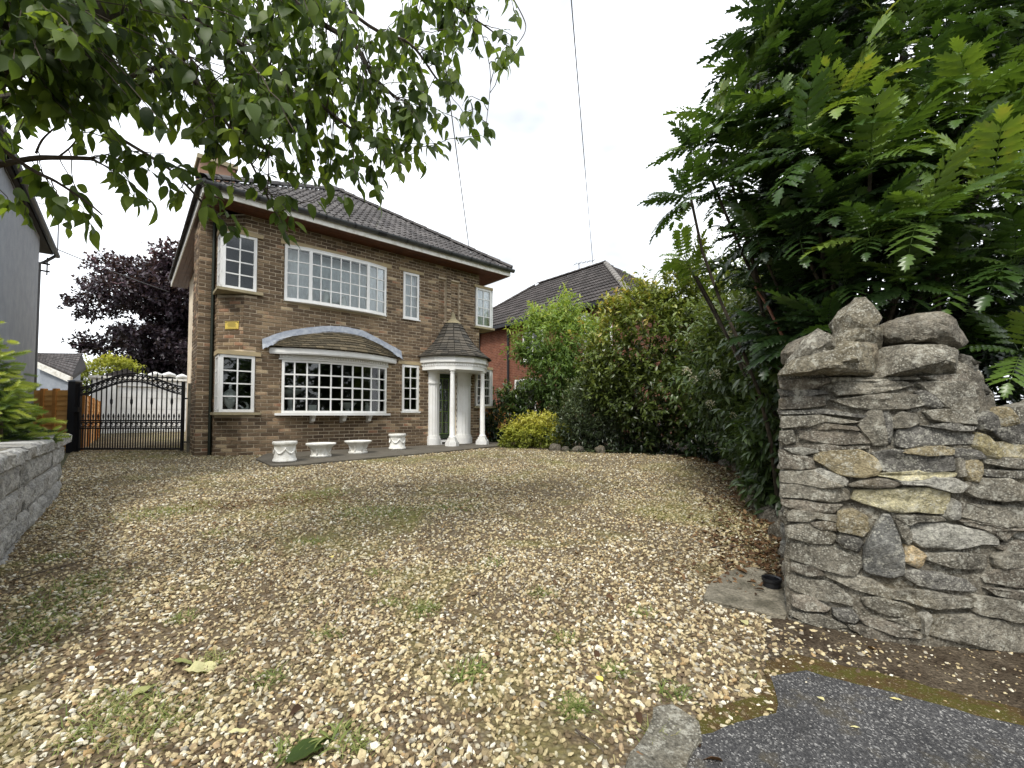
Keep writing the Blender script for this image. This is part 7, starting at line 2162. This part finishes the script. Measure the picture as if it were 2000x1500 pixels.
for x, y, r_ in PATCH:
    n = int(90 + 1500 * r_ * r_ * 8)
    xx, yy = rng.normal(x, r_ * 0.7, n), rng.normal(y, r_ * 0.6, n)
    tn0 = R.uniform(0.40, 0.72)
    for a, b in zip(xx, yy):
        gp_.append((a, b, g(a, b))); th = R.uniform(0, 6.28)
        gd_.append((math.cos(th), math.sin(th), R.uniform(0.3, 1.4))); gs_.append(R.uniform(0.022, 0.065)); gt_.append(min(max(R.gauss(tn0, 0.14), 0), 1))
n = 5200                # thin dry straws and tiny weeds all over
xx, yy = rng.uniform(-6, 4, n), rng.uniform(1.2, 7.5, n)
k_ = inside(DRIVE, xx, yy) & (np.abs(xx) < 1.25 * yy)
nn = np.array([mnoise.noise((a * 1.3, b * 1.3, 2.0)) for a, b in zip(xx, yy)])
k_ &= rng.random(n) < np.clip(0.5 + 1.6 * nn, 0.08, 1)
for a, b in zip(xx[k_], yy[k_]):
    th = R.uniform(0, 6.28)
    gp_.append((a, b, g(a, b) + 0.004)); gd_.append((math.cos(th), math.sin(th), R.uniform(0.02, 0.5))); gs_.append(R.uniform(0.015, 0.06)); gt_.append(R.uniform(0.25, 1.0))
V, T, tn = scatter(leaf_tpl(1.0, 0.075, 0.3, 0.35, (0, 0.4, 1.0), (1.0, 0.8, 0.0)), np.array(gp_), basis(np.array(gd_), np.tile([[0, 0, 1.0]], (len(gd_), 1))), np.array(gs_), np.array(gt_))
put(np_mesh('grass', V, T, tn), 'grass', M['grass'], label='thin grass and dry straws growing through the gravel', cat='grass', kind='stuff')
# dead leaves under the shrubs
lp = []
while len(lp) < 3600:
    i = R.randrange(1, 6); t = R.random()
    a, b = BED[i - 1], BED[i]
    x, y = a[0] + (b[0] - a[0]) * t, a[1] + (b[1] - a[1]) * t
    o = R.gauss(-0.05, 0.30)
    x += o
    if not (inside(DRIVE, np.array([x]), np.array([y]))[0] or inside(BEDPOLY, np.array([x]), np.array([y]))[0]): continue
    if o < -0.75: continue
    lp.append((x, y + R.gauss(0, 0.1), g(x, y) + R.uniform(0.008, 0.030)))
for _ in range(260):
    x, y = R.uniform(-4, 3.4), R.uniform(1.3, 8)
    if inside(DRIVE, np.array([x]), np.array([y]))[0]: lp.append((x, y, g(x, y) + 0.015))
lp = np.array(lp); n = len(lp)
d = unit(np.stack([rng.normal(size=n), rng.normal(size=n), rng.normal(0, 0.25, n)], axis=1))
V, T, tn = scatter(mid_leaf(1.0, 0.5, 0.6, 0.3), lp, basis(d, unit(np.stack([rng.normal(0, .3, n), rng.normal(0, .3, n), np.ones(n)], axis=1))), rng.uniform(0.025, 0.062, n), np.clip(rng.normal(0.35, 0.22, n), 0, 1))
put(np_mesh('leaf_litter', V, T, tn), 'leaf_litter', M['litter'], label='brown fallen leaves gathered under the shrubs at the right', cat='leaf litter', kind='stuff')
# rusty moss in two streaks before the house
mp_ = []
for px, py, r_, n in ((560, 985, 0.34, 700), (620, 975, 0.30, 500), (420, 988, 0.25, 420)):
    P = gnd(px, py)
    for _ in range(n): a, b = R.gauss(P[0], r_), R.gauss(P[1], r_ * 0.5); mp_.append((a, b, g(a, b) + R.uniform(0.004, 0.016)))
mp_ = np.array(mp_); n = len(mp_)
d = unit(np.stack([rng.normal(size=n), rng.normal(size=n), rng.normal(0, 0.3, n)], axis=1))
V, T, tn = scatter(simple_leaf(1.0, 0.6), mp_, basis(d, unit(np.stack([rng.normal(0, .4, n), rng.normal(0, .4, n), np.ones(n)], axis=1))), rng.uniform(0.012, 0.030, n), np.clip(rng.normal(0.50, 0.12, n), 0, 1))
put(np_mesh('dry_moss', V, T, tn), 'dry_moss', M['litter'], label='rusty brown dried moss streaks in the gravel before the house', cat='moss', kind='stuff')
# single weeds in the gravel
for px, py, n, L, lab in ((1120, 1385, 60, 0.045, 'small bright green tuft of moss grass near the asphalt'), (650, 1440, 14, 0.075, 'broad bladed weed rosette near the bottom of the drive'), (930, 1312, 16, 0.06, 'small weed with thin leaves in the middle of the drive'), (835, 1188, 40, 0.05, 'spreading green weed in the gravel nearer the house')):
    P = gnd(px, py); tuft(lab, P[0], P[1], n, L, 0.14 if n < 30 else 0.06, 'grass', 0.5, None, 'weed', 'weed', 1.1)
# fallen leaves that can be told apart
def fallen(px, py, L, wd, tone, label, yaw, mat='paleleaf', curl=0.35, n=5):
    P = gnd(px, py) + ZZ * 0.018
    V, T = leaf_tpl(1.0, wd, 0.35, curl * 0.3, tuple(np.linspace(0, 1, 10)), (0.05, 0.45, 0.78, 0.95, 1.0, 0.93, 0.76, 0.5, 0.25, 0.0))
    V = np.array([v + np.array([0, 0, 0.10 * mnoise.noise((v[0] * 5 + px, v[1] * 5, 0)) * curl * 2]) for v in V])
    c, s = math.cos(yaw), math.sin(yaw)
    wm = frame_mat(P, np.array([c, s, 0]) * L, np.array([-s, c, 0.10]) * L, ZZ * L)
    me = np_mesh('fallen_leaf', V, T, None, True)
    return put(me, 'fallen_leaf', M[mat], None, wm, (tone, 0, 0, 1), label=label, cat='leaf')
fallen(360, 1318, 0.135, 0.62, 0.72, 'large pale crumpled leaf lying on the gravel at lower left', -1.25, curl=0.9)
fallen(335, 1300, 0.11, 0.36, 0.18, 'olive green folded leaf behind the large pale crumpled leaf', -1.6, curl=0.8)
fallen(305, 1345, 0.10, 0.30, 0.25, 'narrow curled olive leaf in front of the large pale leaf', 2.6, curl=0.8)
fallen(445, 1441, 0.075, 0.26, 0.75, 'narrow pale yellow leaf left of the bottom centre', -1.4)
fallen(560, 1500, 0.14, 0.55, 0.5, 'dark green leaf cut off by the bottom edge', -0.8, 'cherry')
fallen(1177, 1340, 0.045, 0.6, 1.0, 'small bright yellow leaf on the gravel near the asphalt', 0.5)
fallen(1460, 1228, 0.075, 0.45, 0.62, 'pale yellow pointed leaf standing near the concrete slab', 0.0, curl=0.5)
fallen(1610, 1378, 0.026, 0.7, 0.8, 'tiny pale leaf in the middle of the asphalt', 0.4)
fallen(1762, 1378, 0.035, 0.3, 0.85, 'thin yellow leaf at the right of the asphalt', 1.0)
fallen(1512, 1398, 0.025, 0.5, 0.85, 'tiny pale leaf at the left of the asphalt', 1.2)
fallen(1680, 1432, 0.030, 0.22, 0.85, 'thin pale petal near the lower middle of the asphalt', 1.3)
fallen(650, 1094, 0.05, 0.6, 0.95, 'yellow leaf on the gravel halfway to the house', 0.8)
# twigs on the ground
for i, (a, b, lab) in enumerate((((20, 1140), (210, 1090), 'long thin dry twig across the gravel at the left'), ((820, 1500), (895, 1435), 'thin pale straw near the bottom centre'), ((930, 1165), (955, 1200), 'short dark twig in the middle of the drive'), ((1385, 1075), (1480, 1070), 'dark twig beside the flower bed'), ((1130, 1440), (1175, 1480), 'flat grey splinter of wood on the gravel'), ((0, 1270), (35, 1245), 'pale stick at the left edge'))):
    A, B = gnd(*a) + ZZ * 0.018, gnd(*b) + ZZ * 0.022
    MB().tube([A + (B - A) * t + np.array([0.01 * math.sin(t * 5 + i), 0.01 * math.cos(t * 4), 0.006 * math.sin(t * 3)]) for t in np.linspace(0, 1, 7)], [0.004 - 0.002 * t for t in np.linspace(0, 1, 7)], 5).build('fallen_twig', M['twig'] if i not in (1, 5) else M['lintel'], smooth='all', label=lab, cat='twig')
